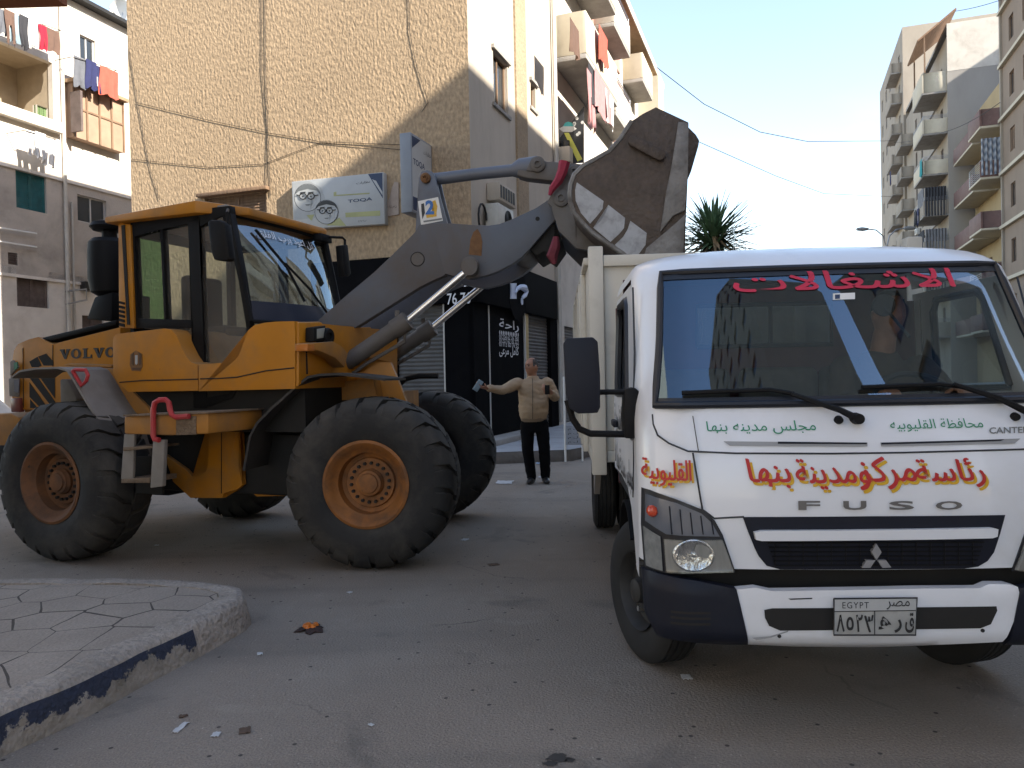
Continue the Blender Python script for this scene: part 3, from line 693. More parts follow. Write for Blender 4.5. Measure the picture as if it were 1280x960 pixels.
def line(fr, items, y, grp=None):
    for i, (px0, px1, pyt, pyb, mk, lab) in enumerate(items):
        a = fr.on(px0, pyt, 'y', y); b = fr.on(px1, pyt, 'y', y); c = fr.on((px0 + px1) / 2, pyb, 'y', y); d = fr.on((px0 + px1) / 2, pyt, 'y', y)
        garment(fr, (a.x + b.x) / 2, y - .05 * (i % 2), d.z, 1.3 * abs(b.x - a.x), d.z - c.z, mk, lab, i * 7 + px0)
line(FL, [(-2, 8, 12, 38, 'c_grey', 'grey garment at the left end of the top washing line'), (6, 16, 14, 50, 'c_brown', 'brown garment second from left on the top washing line'), (15, 26, 18, 48, 'c_lblue', 'pale blue garment on the top washing line'),
          (24, 33, 20, 55, 'c_black', 'long black trousers on the top washing line'), (32, 48, 22, 54, 'c_white', 'white shirt on the top washing line'), (48, 56, 32, 58, 'c_red', 'crimson garment hanging by the brown cloth on the top line'), (56, 72, 36, 60, 'c_brown', 'brown cloth at the right end of the top washing line')], -.75)
line(FL, [(94, 107, 72, 104, 'c_grey', 'grey trousers on the washing line above the wooden balcony'), (107, 117, 76, 106, 'c_blue', 'navy shirt beside grey trousers on the balcony washing line'), (116, 127, 82, 110, 'c_blue', 'navy trousers next to the coral towel'), (126, 143, 86, 116, 'c_coral', 'coral towel at the right end of the balcony washing line')], -.7)
line(FL, [(35, 44, 164, 190, 'c_white', 'white vest at the left of the lowest washing line'), (44, 54, 166, 195, 'c_white', 'long white cloth in the middle of the lowest washing line'), (54, 66, 172, 202, 'c_white', 'white sheet at the right of the lowest washing line')], -.7)
for (a, b, lab) in (((-6, 11), (76, 38), 'thin washing line across the top left balcony'), ((90, 71), (146, 88), 'thin washing line above the wooden balcony'), ((30, 163), (70, 174), 'thin washing line of the white clothes')):
    p, q = FL.on(*a, 'y', -.72), FL.on(*b, 'y', -.72)
    pw, qw = FL.M @ p, FL.M @ q
    ea = FL.M @ Vector((p.x, 0, p.z)); eb = FL.M @ Vector((q.x, 0, q.z))
    wire(lab, [ea, pw, qw, eb], .012, 0, 'cable', 'washing lines on the left building', 'washing_line', 'washing line')
for (ya, lab) in ((288, 'upper white pole fixed along the grey wall at left'), (305, 'lower white pole fixed along the grey wall at left')):
    p, q = FL.on(-5, ya - 4, 'y', -.1), FL.on(46, ya + 4, 'y', -.1)
    tag(MB().tube([p, q], .025, 6).build('pole', M['white'], None, FL), lab, 'pole', 'white poles on the grey wall')

# washing on the street row
line(FR, [(737, 747, 88, 128, 'c_black', 'black garment hanging below a balcony of the street row'), (744, 758, 100, 140, 'c_pink', 'pink cloth hanging beside the black garment'), (735, 742, 92, 150, 'c_pink', 'long pink sheet hanging over the street')], -1.0)

# --------------------------------------------- right side of the street
def rowface(c, s_far): return G.sub(c, s_far, 0, -PI / 2)    # x runs towards the camera, faces left
def px_s(px, py, c): p = G.on(px, py, 'x', c); return p.y, p.z
# nearest of them in view: brown block
F1 = rowface(13.0, 55.2); f1e = G.sub(13.0, 37, 0, 0)
root = thing('apartment_building', 'brown rendered block with pale string courses at the right edge', 'building', F1)
ops = []
for z in (3.6, 6.9, 10.2, 13.5, 16.8, 20.1, 23.4): ops += [(x, x + 1.0, z + .9, z + 2.3) for x in (1.6, 4.4, 7.6, 10.8, 14.0)]
wallface('wall', F1, 0, 18.2, 0, 26.5, ops, M['brown_wall'], root)
shell(root, F1, 18.2, 12, 26.5, M['brown_wall'], front=False)
for k, o in enumerate(ops): window(root, F1, *o, style='wood' if k % 3 == 0 else 'slide', fm=M['wood'])
sc = MB()
for z in (3.6, 6.9, 10.2, 13.5, 16.8, 20.1, 23.4): sc.box(-.15, 18.2, -.22, -.003, z - .12, z + .08)
sc.build('string_course', M['cream'], root, F1)
vl = MB(); vl.box(-.12, .12, -.12, -.003, 0, 26.5); vl.build('corner_strip', M['beige_wall'], root, F1)
# yellow block with maroon balconies
F2 = rowface(13.7, 66.0)
root = thing('apartment_building', 'yellow block with stacked maroon balconies beside the brown block', 'building', F2)
fl = [3.9, 7.1, 10.3, 13.5, 16.7]
ops = []
for z in fl: ops += [(1.2, 2.1, z + .05, z + 2.1), (3.8, 4.8, z + .9, z + 2.1), (7.9, 8.9, z + .05, z + 2.1)]
wallface('wall', F2, 0, 10.7, 0, 20.3, ops, M['yellow_wall'], root)
shell(root, F2, 10.7, 10, 20.3, M['beige_wall'], front=False)
for k, o in enumerate(ops): window(root, F2, *o, style='wood' if k % 2 else 'slide', fm=M['wood'])
for k, z in enumerate(fl):
    balcony(root, F2, 7.2, 10.4, z, 1.85, M['maroon'], h=1.05, rail='bars' if k in (1, 3) else None, slab=M['cream'])
    if k in (1, 3): MB().box(10.3, 10.42, -1.86, -.01, z + .002, z + 1.0).build('parapet', M['maroon'], root, F2)
    balcony(root, F2, .6, 6.6, z, 1.5, M['maroon'], h=1.05, slab=M['cream'])
# striped curtain and the other hangings
def curtain(fr, xyz0, xyz1, h, m, label, cat='curtain', waves=7, group=None):
    a, b_ = Vector(xyz0), Vector(xyz1); nrm = (b_ - a).cross(Vector((0, 0, 1))).normalized(); b = MB()
    b.grid(lambda u, v: a.lerp(b_, u) + nrm * (.06 * math.sin(u * waves * 2 * PI)) - Vector((0, 0, h * v)), waves * 8, 6)
    return tag(b.build('curtain', m, None, fr, solid=.01, ang=60), label, cat, group)
def stripes():
    m = mat('striped_awning_cloth', (.16, .19, .24), .9, var=.05); t = m.node_tree; n = t.nodes.new; l = t.links.new; p = t.nodes['Principled BSDF']; s_ = p.inputs['Base Color'].links[0].from_socket
    tc = n('ShaderNodeTexCoord'); wv = n('ShaderNodeTexWave'); wv.inputs['Scale'].default_value = 1.3; wv.bands_direction = 'DIAGONAL'; l(tc.outputs['Object'], wv.inputs['Vector'])
    x = n('ShaderNodeMix'); x.data_type = 'RGBA'; l(wv.outputs['Fac'], x.inputs['Factor']); l(s_, x.inputs['A']); x.inputs['B'].default_value = (.42, .44, .47, 1); l(x.outputs['Result'], p.inputs['Base Color']); return m
M['stripe'] = stripes(); M['curt'] = mat('dark_awning_cloth', (.06, .062, .07), .9, var=.2); M['curt2'] = mat('grey_awning_cloth', (.22, .22, .23), .9, var=.2)
curtain(F2, (10.45, -1.8, 15.9), (10.45, -.1, 15.9), 2.3, M['stripe'], 'blue and white striped curtain on a maroon balcony')
# grey block with cream balconies, standing forward
F3 = rowface(12.0, 86.6); E3 = G.sub(12.0, 66.2, 0, 0); H3 = 27.6
root = thing('apartment_building', 'tall grey block with cream corner balconies on the right', 'building', F3)
fl3 = [4.0, 7.1, 10.2, 13.3, 16.4, 19.5, 22.6]
ops = []
for z in fl3: ops += [(5.5, 6.4, z + .9, z + 2.2), (8.6, 9.5, z + .9, z + 2.2), (17.6, 18.6, z + .1, z + 2.3)]
wallface('wall', F3, 0, 20.4, 0, H3 - 1, ops, M['beige_wall'], root)
for k, o in enumerate(ops): window(root, F3, *o, style='slide' if k % 2 else 'wood_dark', fm=M['wood_dark'])
ops = [(3.2, 4.2, 20.3, 21.6)]
M['grey_smooth'] = mat('smooth_grey_render', (.35, .322, .288), .93, var=.06, scale=.35, dirt=(.28, .255, .23), damt=.4, dscale=.4, stretch=(1, 1, .5))
wallface('wall', E3, 0, 12, 0, H3, [], M['grey_smooth'], root)
shell(root, F3, 20.4, 12, H3, M['beige_wall'], front=False, right=False)
wh = MB(); wh.box(.02, 12, -.012, -.003, 24.0, H3 - .01); wh.build('sunlit_band', M['white_wall'], root, E3)  # sunlit top of the end wall painted in as a paler band
for k, z in enumerate(fl3):
    lab_m = M['cream'] if k >= 4 else M['beige_wall']
    balcony(root, F3, 15.9, 20.3, z, 1.7, lab_m, h=1.05 if k < 6 else 1.5, rail=None if k == 6 else 'top')
    balcony(root, F3, .6, 4.4, z + .4, 1.1, M['beige_wall'], h=1.0)
sc = MB()
for z in fl3: sc.box(4.6, 15.7, -.12, -.003, z - .1, z + .06)
sc.build('string_course', M['grey_smooth'], root, F3)
# brown lean-to roof on its corner
lt = MB(); lt.faces([(15.4, -2.0, 26.6), (20.6, -2.0, 26.6), (20.6, .6, 28.6), (15.4, .6, 28.6)], [(0, 1, 2, 3)]); lto = lt.build('lean_to_roof', mat('brown_slatted_roof', (.25, .15, .09), .85, var=.3, scale=3, stretch=(.3, 4, 4)), root, F3, solid=.12)
for x in (15.6, 20.4): MB().box(x - .05, x + .05, -1.55, -1.45, 24.1, 26.9).build('post', M['wood'], lto, F3)
# small projecting balcony on the end wall
MB().box(5.2, 9.6, -1.2, -.003, 18.5, 18.7).build('balcony', M['concrete'], root, E3)
MB().box(5.2, 9.6, -1.2, -1.1, 18.7, 20.0).build('parapet', M['beige_wall'], root, E3)
for k, (z, m_) in enumerate(((15.4, 'curt'), (12.2, 'curt2'), (9.2, 'curt'))):
    curtain(F3, (20.32, -1.6, z), (20.32, -.15, z), 2.2, M[m_], ['black curtain closing the third cream balcony from the top', 'grey curtain closing a balcony of the tall grey block', 'charcoal curtain on the lowest visible balcony of the grey block'][k])
    curtain(F3, (17.9, -1.68, z), (20.2, -1.68, z), 1.3 + .4 * (k == 1), M[['curt2', 'curt', 'curt2'][k]], ['grey side awning below the cream balconies', 'dark side awning midway up the grey block', 'pale side awning low on the grey block'][k])
for i, (x, z, mk, lab) in enumerate(((17.0, 14.3, 'c_black', 'black garment on a balcony of the grey block'), (18.2, 14.2, 'c_blue', 'navy garment on a balcony of the grey block'), (2.4, 21.0, 'c_blue', 'navy garment on the farthest balcony of the grey block'), (20.0, 17.6, 'c_teal', 'teal towel hanging at the balcony corner'))):
    garment(F3, x, -1.8, z, .9, 1.1, mk, lab, i + 40)
# far end of the right row, and beyond
F4 = rowface(11.8, 106)
root = thing('apartment_building', 'farthest pale block at the end of the right row', 'building', F4)
ops = [(x, x + 1.1, z + .9, z + 2.2) for z in (4, 7.1, 10.2, 13.3, 16.4, 19.5, 22.6, 25.7, 28.8, 31.9) for x in (2, 5.5, 9, 12.5, 16)]
wallface('wall', F4, 0, 19.2, 0, 36, ops, M['beige_wall'], root); shell(root, F4, 19.2, 12, 36, M['beige_wall'], front=False)
for o in ops: window(root, F4, *o, style='slide')
for z in (7.1, 10.2, 13.3, 16.4, 19.5, 22.6, 25.7, 28.8, 31.9): balcony(root, F4, 13.8, 18.2, z, 1.0, M['beige_wall'])
# near row on the right (beside and behind the camera): shades the street, shows in the glass
F5 = rowface(13.0, 36.8)
root = thing('apartment_building', 'long brown row of flats on the right of the street', 'building', F5)
ops = [(x, x + 1.3, z + .8, z + 2.2) for z in (4, 7.1, 10.2, 13.3, 16.2) for x in range(2, 31, 4)]
NH = 19.6
wallface('wall', F5, 0, 33.5, 0, NH, ops, M['beige_wall'], root); shell(root, F5, 33.5, 12, NH, M['brown_wall'], front=False)
gl_ = MB()
for o in ops: gl_.faces([(o[0], .14, o[2]), (o[1], .14, o[2]), (o[1], .14, o[3]), (o[0], .14, o[3])], [(0, 1, 2, 3)])
gl_.build('window', M['pane'], root, F5, recalc=False)
for z in (4, 7.1, 10.2, 13.3, 16.2):
    for x in (9, 21): balcony(root, F5, x, x + 5, z, 1.3, M['cream'], h=1.0)
for s_far, ln_, hh_, lab_ in ((-16.5, 18, 66, 'unseen brown tower behind the camera, sized for the windscreen reflection'), (0.2, 5.6, 30, 'unseen brown block in the near right row, raised for the windscreen reflection')):  # both unseen, sized and spaced to reflect in the windscreen
    FT = G.sub(13.6, s_far, 0, -PI / 2); rt = thing('apartment_building', lab_, 'building', FT)
    opt = [(x, x + 1.5, z + .8, z + 2.2) for z in [4 + 3.1 * k for k in range(20, 0, -1) if 4 + 3.1 * k < hh_ - 3] for x in range(2, int(ln_) - 2, 3)]
    wallface('wall', FT, 0, ln_, 0, hh_, opt, M['brown_wall'], rt); shell(rt, FT, ln_, 12, hh_, M['brown_wall'], front=False)
    gl_ = MB()
    for o in opt: gl_.faces([(o[0], .14, o[2]), (o[1], .14, o[2]), (o[1], .14, o[3]), (o[0], .14, o[3])], [(0, 1, 2, 3)])
    gl_.build('window', M['pane'], rt, FT, recalc=False)
FT = G.sub(28.0, 63.0, 0, -PI / 2); rt = thing('apartment_building', 'unseen tall block added behind the right hand row for shade', 'building', FT)  # unseen block added so the grey end wall falls in shade
wallface('wall', FT, 0, 28, 0, 33, [], M['brown_wall'], rt); shell(rt, FT, 28, 12, 33, M['brown_wall'], front=False)
# corner building on the left, behind the pavement; its canopy edge shows top left
F6 = G.sub(-16, 2.0, 0, 0)
F6r = G.sub(-6.2, -16, 0, PI / 2)
root = thing('apartment_building', 'building behind the corner pavement with a red brown canopy edge', 'building', F6r)
ops = [(x, x + 1.2, z + .9, z + 2.2) for z in (4, 7.1, 10.2) for x in (2, 6, 10, 14)]
wallface('wall', F6r, 0, 18, .0, 14, ops, M['plaster'], root); shell(root, F6r, 18, 9, 14, M['plaster'], front=False)
gl_ = MB()
for o in ops: gl_.faces([(o[0], .14, o[2]), (o[1], .14, o[2]), (o[1], .14, o[3]), (o[0], .14, o[3])], [(0, 1, 2, 3)])
gl_.build('window', M['pane'], root, F6r, recalc=False)
ca = WORLD.on(-60, 16, 'y', 4.0); cb = WORLD.on(84, 1, 'y', 4.0)
cl = MB(); cz = ca.z
cl.faces([(ca.x - 1.5, 4.0, cz), (cb.x, 4.0, cz + .02), (cb.x - .4, 1.0, cz + .02), (ca.x - 2.9, 1.0, cz)], [(0, 1, 2, 3)])
cl.build('canopy', mat('red_brown_canopy', (.22, .075, .03), .8, var=.15), root, WORLD, solid=.10)
# end of the street
F7 = G.sub(-30, 135, 0, 0)
root = thing('apartment_building', 'low far block closing the end of the street', 'building', F7)
wallface('wall', F7, 0, 60, 0, 13, [(x, x + 1.3, z, z + 1.3) for z in (4, 7, 10) for x in range(2, 58, 4)], M['beige_wall'], root); shell(root, F7, 60, 8, 13, M['beige_wall'], front=False)
F8 = G.sub(C0 - .4, 42, 0, PI / 2)
root = thing('apartment_building', 'low shop building farther along the left of the street', 'building', F8)
wallface('wall', F8, 0, 40, 0, 7.0, [(x, x + 2.6, .2, 3) for x in range(1, 38, 4)], M['cream'], root, depth=.3); shell(root, F8, 40, 8, 7.0, M['cream'], front=False)

# --------------------------------------------- shop signs, air conditioner, lamp, wires, plant
sg = thing('shop_sign', 'white optician sign TOQA with two faces in glasses on the tan wall', 'sign', FB)
Y0 = -.16
sp = [FB.on(x, y, 'y', Y0) for x, y in ((364.5, 227), (479, 215), (481, 280), (367, 287))]
M['sign_white'] = mat('sign_board_white', (.47, .48, .475), .45, var=.06)
M['navy'] = mat('navy_print', (.025, .045, .10), .5); M['grey_print'] = mat('grey_print', (.16, .17, .17), .5); M['lgrey'] = mat('light_grey_print', (.42, .43, .43), .5); M['olive'] = mat('olive_print', (.38, .38, .17), .5); M['ink'] = mat('black_print', (.02, .02, .022), .5)
b = MB(); b.prism([(p.x, p.z) for p in sp], Y0, -.003); b.build('board', M['sign_white'], sg, FB, bevel=.01)
def pr(pts, m, par, lift, fr=FB, y=Y0, name='print'):
    b = MB(); b.prism(fr.side(pts, y - lift), y - lift, y - lift + .0025); return b.build(name, m, par, fr)
def blob(cx, cy, rx, ry, n=22, a0=0, a1=360): return [(cx + rx * math.cos(R(a0 + (a1 - a0) * i / n)), cy + ry * math.sin(R(a0 + (a1 - a0) * i / n))) for i in range(n + (a1 - a0 < 360))]
Zx = lambda x, y: (350 + x / 5, 160 + y / 5)
pr([Zx(*q) for q in [(550, 288), (640, 280), (642, 440), (600, 370)]], M['navy'], sg, .003)
pr([Zx(*q) for q in [(575, 320), (640, 420), (640, 400), (600, 330)]], M['sign_white'], sg, .006)
pr([Zx(*q) for q in [(78, 345), (180, 330), (255, 370), (280, 440), (240, 560), (90, 575)]], M['lgrey'], sg, .003)
pr([Zx(*q) for q in [(290, 608), (370, 560), (415, 612)]], M['olive'], sg, .003)
pr([Zx(*q) for q in [(165, 545), (215, 540), (195, 580)]], M['olive'], sg, .0045)
def portrait(cx, cy, r, m_face, m_hair, lift):
    o = pr(blob(cx, cy, r * 1.04, r * 1.08), M['ink'], sg, lift); pr(blob(cx, cy, r, r * 1.04), m_face, sg, lift + .003)
    pr(blob(cx, cy - r * .1, r * .96, r * .92, 16, 190, 350) + [(cx + r * .7, cy - r * .55), (cx, cy - r * .68), (cx - r * .7, cy - r * .5)], m_hair, sg, lift + .006)
    pr([(cx + r * .3, cy - r * .2), (cx + r * .72, cy - r * .2), (cx + r * .66, cy + r * .5), (cx + r * .2, cy + r * .9), (cx + r * .42, cy + r * .4)], M['lgrey'], sg, lift + .0055)
    g = MB()
    for sx_ in (-.36, .26):
        pts = [FB.on(*q, 'y', Y0 - lift - .012) for q in blob(cx + sx_ * r, cy - r * .12, r * .26, r * .24, 18)]
        g.tube([tuple(p) for p in pts] + [tuple(pts[0])], .009 * r / 15, 5)
    for qa, qb in (((-.1, -.16), (.0, -.16)), ((-.62, -.16), (-.85, -.22)), ((.52, -.16), (.8, -.2))):
        g.tube([FB.on(cx + qa[0] * r, cy + qa[1] * r, 'y', Y0 - lift - .012), FB.on(cx + qb[0] * r, cy + qb[1] * r, 'y', Y0 - lift - .012)], .009 * r / 15, 5)
    g.build('spectacles', M['ink'], sg, FB)
    for sx_ in (-.36, .26):
        pr([(cx + (sx_ - .2) * r, cy - r * .42), (cx + (sx_ + .2) * r, cy - r * .46), (cx + (sx_ + .2) * r, cy - r * .38), (cx + (sx_ - .2) * r, cy - r * .34)], M['ink'], sg, lift + .008)
        pr(blob(cx + sx_ * r, cy - r * .1, r * .07, r * .06, 8), M['ink'], sg, lift + .008)
    pr([(cx - r * .02, cy), (cx + r * .1, cy + r * .28), (cx - r * .1, cy + r * .28)], M['lgrey'], sg, lift + .008)
    pr([(cx - r * .2, cy + r * .52), (cx + r * .22, cy + r * .5), (cx + r * .1, cy + r * .6), (cx - r * .1, cy + r * .61)], M['grey_print'], sg, lift + .008)
portrait(*Zx(172, 435), 16.2, M['sign_white'], M['grey_print'], .004)
portrait(*Zx(290, 525), 14.2, M['lgrey'], M['ink'], .012)
tl('TOQA', FB, Zx(425, 472), Zx(577, 432), Y0, m='navy', par=sg, off=.02)
tl('نظارات', FB, Zx(478, 356), Zx(562, 328), Y0, m='ink', par=sg)
pr([Zx(*q) for q in [(335, 402), (352, 398), (352, 418), (560, 404), (560, 412), (335, 426)]], M['olive'], sg, .003)
pr([Zx(*q) for q in [(408, 530), (625, 516), (627, 548), (410, 558)]], M['olive'], sg, .003)
tl('١٩٩٨', FB, Zx(490, 590), Zx(550, 572), Y0, m='grey_print', par=sg)
# torn board beside it
tb = thing('torn_sign', 'torn pink remnant of a board between the two optician signs', 'sign', FB)
b = MB(); b.prism(FB.side([Zx(*q) for q in [(740, 340), (742, 540), (655, 555), (660, 470), (690, 430), (700, 370), (715, 335)]], -.03), -.03, -.003); b.build('board', mat('faded_pink_board', (.42, .33, .27), .9, var=.15, scale=5), tb, FB)
tl('نضارات', FB, Zx(668, 505), Zx(728, 478), -.03, m='ink', par=tb)
# blade sign standing out from the wall
bl = thing('shop_sign', 'tall grey edged blade sign TOQA standing out from the wall', 'sign', FB)
pe = FB.on(539.5, 181, 'y', -.005); 
xb = pe.x
fr_top = FB.on(513, 166, 'x', xb); fr_bot = FB.on(513, 266, 'x', xb)
th_ = .30
z1b, z0b = FB.on(512, 165, 'y', fr_top.y).z, FB.on(512, 265, 'y', fr_top.y).z
xa_ = FB.on(500, 200, 'y', fr_top.y).x
MB().box(xa_, xb, fr_top.y, -.006, z0b, z1b).build('case', mat('grey_metal_case', (.26, .28, .31), .5, var=.08), bl, FB, bevel=.01)
FBL = FB.sub(xb, fr_top.y, 0, PI / 2); Dp = -fr_top.y
b = MB(); b.box(.04, Dp - .06, -.006, -.002, z0b + .04, z1b - .04); fpl = b.build('face_panel', M['sign_white'], bl, FBL)
hz_ = z1b - z0b
b = MB(); b.prism([(.04, z1b - .05), (.42, z1b - .05), (.04, z1b - .05 - .16 * hz_)], -.009, -.0065); b.build('print', M['navy'], bl, FBL)
b = MB(); b.prism([(.04, z0b + .05), (.36, z0b + .05), (.5, z0b + .2 * hz_), (.04, z0b + .2 * hz_)], -.009, -.0065); b.build('print', M['navy'], bl, FBL)
lettering('TOQA', M['navy'], bl, FBL, .08, Dp * .62, z0b + hz_ * .6, z0b + hz_ * .69, -.006, .02)
lettering('نظارات', M['ink'], bl, FBL, Dp * .58, Dp * .92, z0b + hz_ * .8, z0b + hz_ * .87, -.006)
for zz in (z0b + .2, z1b - .2): MB().box(xa_ + .1, xb - .1, -.02, -.003, zz - .05, zz + .05).build('bracket', M['steel'], bl, FB)
# air conditioner on the side wall
ac = thing('air_conditioner', 'white air conditioner unit on a bracket above the shop', 'air conditioner', FS)
aw = FS.on(618, 282, 'y', 0); at_ = FS.on(618, 257, 'y', -.3)
ax0, ax1 = FS.on(621, 270, 'y', -.32).x, FS.on(640, 270, 'y', -.32).x
az1 = FS.on(624, 255, 'y', -.32).z; az0 = az1 - .56
o = MB().box(ax0, ax1, -.36, -.06, az0, az1).build('case', mat('yellowed_white_plastic', (.55, .53, .47), .5, dirt=(.3, .26, .2), damt=.3), ac, FS, bevel=.02)
b = MB(); cxm = ax0 + (ax1 - ax0) * .62
for r_ in (.06, .11, .16, .21): b.tube([(cxm + r_ * math.cos(a * PI / 12), -.372, (az0 + az1) / 2 + r_ * math.sin(a * PI / 12)) for a in range(25)], .006, 5)
b.build('fan_grille', M['black'], ac, FS)
MB().lathe([(0, 0), (.22, 0), (.22, .003)], (cxm, -.364, (az0 + az1) / 2), 'y', 28).build('fan', M['black'], ac, FS)
b = MB()
for x in (ax0 + .1, ax1 - .1): b.tube([(x, -.01, az0 - .03), (x, -.42, az0 - .03)], .02, 6); b.tube([(x, -.01, az0 - .4), (x, -.4, az0 - .04)], .015, 6)
b.build('bracket', M['steel'], ac, FS)
b = MB(); b.tube([(ax0 - .05, -.1, az0 + .3)] + [(ax0 - .25 + .22 * math.cos(a), -.1, az0 + .2 + .3 * math.sin(a)) for a in [k * .5 for k in range(12)]], .022, 6); b.build('pipe', M['cable_dark'], ac, FS)
oc = thing('window_unit', 'older dusty cooling unit hung above the white air conditioner', 'air conditioner', FS)
MB().box(ax0 + .25, ax1 + .35, -.3, -.01, az1 + .12, az1 + .5).build('case', M['plaster'], oc, FS, bevel=.02)
b = MB()
for k in range(6): b.box(ax0 + .3 + k * .16, ax0 + .4 + k * .16, -.31, -.302, az1 + .18, az1 + .44)
b.build('grille', M['black'], oc, FS)
# street lamp far along the street
lp_ = thing('street_lamp', 'double armed grey street lamp far along the street', 'street lamp', WORLD)
lb = WORLD.on(1108, 306, 'y', 62); 
lz = lb.z; Lw = Frame(lb.x, 62, 0, 0)
MB().tube([(0, 0, 0), (0, 0, lz)], [.11, .07], 10).build('pole', M['steel'], lp_, Lw)
for sx_ in (-1, 1):
    MB().tube([(0, 0, lz - .3), (sx_ * .25, 0, lz + .7), (sx_ * .8, 0, lz + 1.2), (sx_ * 1.5, 0, lz + 1.3)], [.05] * 4, 8).build('arm', M['steel'], lp_, Lw)
    MB().lathe([(.0, -.55), (.12, -.45), (.17, 0), (.1, .45), (0, .5)], (sx_ * 1.9, 0, lz + 1.3), 'x', 12).build('lamp_head', mat('lamp_housing', (.3, .3, .3), .5), lp_, Lw)
# spiky plant on a trunk behind the truck
def spiky(px, py, Y, label):
    c = WORLD.on(px, py, 'y', Y); fr = Frame(c.x, Y, 0, 0); o = thing('yucca_tree', label, 'tree', fr); zt = c.z; rr = random.Random(5)
    pts = [(0.15 * math.sin(k * .9), 0.1 * math.cos(k * 1.3), zt * k / 10) for k in range(11)]
    MB().tube(pts, [.17 - .006 * k + .012 * (k % 2) for k in range(11)], 10).build('trunk', mat('fibrous_trunk', (.16, .12, .085), .95, var=.3, scale=9, bump=.8), o, fr)
    b = MB(); top = Vector(pts[-1])
    for k in range(270):
        az = rr.uniform(0, 2 * PI); el = rr.uniform(-.75, 1.35); ln = rr.uniform(.8, 1.25); w_ = rr.uniform(.034, .055)
        d = Vector((math.cos(az) * math.cos(el), math.sin(az) * math.cos(el), math.sin(el))); sd = d.cross(Vector((0, 0, 1))).normalized(); up = sd.cross(d)
        base = top + d * .05 + Vector((0, 0, rr.uniform(-.5, .05)))
        dr = rr.uniform(.0, .16)
        row = []
        for t, ww in ((0, .7), (.3, 1), (.65, .75), (1, .04)):
            p = base + d * ln * t - Vector((0, 0, dr * t * t)); row.append((p - sd * w_ * ww + up * .012, p, p + sd * w_ * ww + up * .012))
        for i in range(3):
            a_, b_ = row[i], row[i + 1]
            b.faces([a_[0], a_[1], a_[2], b_[0], b_[1], b_[2]], [(0, 1, 4, 3), (1, 2, 5, 4)], mi=0 if el > -.35 else 1)
    b.build('crown', [mat('sword_leaves', (.10, .18, .095), .5, var=.35, scale=3), mat('dry_leaves', (.22, .16, .09), .8, var=.3)], o, fr, recalc=False, weld=False)
spiky(890, 290, 19.5, 'spiky green yucca standing behind the truck bed')
# wires over the tan wall and across the sky
FBw = lambda px, py, y=-.016: FB.M @ FB.on(px, py, 'y', y)
wg = 'loose cables on the tan wall'
wire('long cable sagging from the left corner to the blade sign', [FBw(170, 128), FBw(260, 150), FBw(335, 166), FBw(400, 177), FBw(500, 181)], 0.0055, 0, 'cable_dark', wg)
wire('second cable dipping low across the tan wall', [FBw(165, 199), FBw(260, 209), FBw(330, 205), FBw(400, 178), FBw(500, 187)], 0.0055, 0, 'cable_dark', wg)
wire('vertical cable down the middle of the tan wall', [FBw(327, -60), FBw(327, 90), FBw(334, 165), FBw(332, 240)], 0.0055, 0, 'cable_dark', wg)
wire('twin vertical cable just right of the middle one', [FBw(331, -60), FBw(332, 90), FBw(335, 170), FBw(338, 245)], 0.0055, 0, 'cable_dark', wg)
wire('crooked cable hanging on the upper right of the tan wall', [FBw(509, -60), FBw(512, 40), FBw(520, 80), FBw(526, 100), FBw(535, 128), FBw(527, 140)], 0.0055, 0, 'cable_dark', wg)
wire('thin cable along the left edge of the tan wall', [FBw(161, 60), FBw(172, 130), FBw(186, 205), FBw(199, 250)], 0.0055, 0, 'cable_dark', wg)
gp = lambda px, py, ax, v: G.M @ G.on(px, py, ax, v)
wire('upper wire crossing the open sky', [gp(800, 68, 'x', C0 + .2), gp(880, 130, 'y', 38), gp(950, 165, 'y', 44), gp(1010, 177, 'y', 50), gp(1118, 176, 'x', 10.9)], .019, 0, 'cable_dark', 'wires across the street')
wire('lower wire crossing the open sky', [gp(812, 150, 'x', C0 + .2), gp(970, 220, 'y', 50), gp(1030, 242, 'y', 58), gp(1116, 246, 'x', 10.9)], .017, 0, 'cable_dark', 'wires across the street')
wire('wire sagging in front of the right hand balconies', [gp(1118, 178, 'x', 10.9), gp(1180, 165, 'x', 10.9), gp(1250, 128, 'x', 10.9)], .02, .2, 'cable_dark', 'wires across the street')
wire('thin wire from the roof edge to the brown block', [gp(1194, 14, 'x', 11.6), gp(1262, -4, 'x', 12.8)], .02, .1, 'cable_dark', 'wires across the street')

def acunit(fr, x, z, label, d=.34):
    o = thing('air_conditioner', label, 'air conditioner', fr, 'air conditioners on the facades')
    MB().box(x, x + .85, -d - .05, -.05, z, z + .58).build('case', M['alu'], o, fr, bevel=.02)
    b = MB(); b.lathe([(0, 0), (.22, 0), (.22, .004)], (x + .5, -d - .055, z + .29), 'y', 20); b.build('fan', M['black'], o, fr)
    b = MB(); b.tube([(x + .1, -.01, z - .02), (x + .1, -d - .05, z - .02)], .02, 5); b.tube([(x + .75, -.01, z - .02), (x + .75, -d - .05, z - .02)], .02, 5); b.build('bracket', M['steel'], o, fr)
acunit(F2, 9.2, 5.2, 'air conditioner low on the yellow block under the maroon balconies')
acunit(F2, 9.0, 12.0, 'air conditioner midway up the yellow block')
acunit(F3, 14.2, 18.0, 'air conditioner just beneath the upper cream balcony')
acunit(F3, 10.5, 10.6, 'air conditioner halfway along the tall grey block')
acunit(F3, 7.0, 13.8, 'air conditioner near the far end of the tall grey block')
acunit(F1, 12.2, 14.6, 'air conditioner between windows of the brown block')
acunit(FR, 8.1, 8.6, 'air conditioner by the pink render of the street row')
acunit(FR, 9.6, 5.6, 'lower air conditioner on the street row')
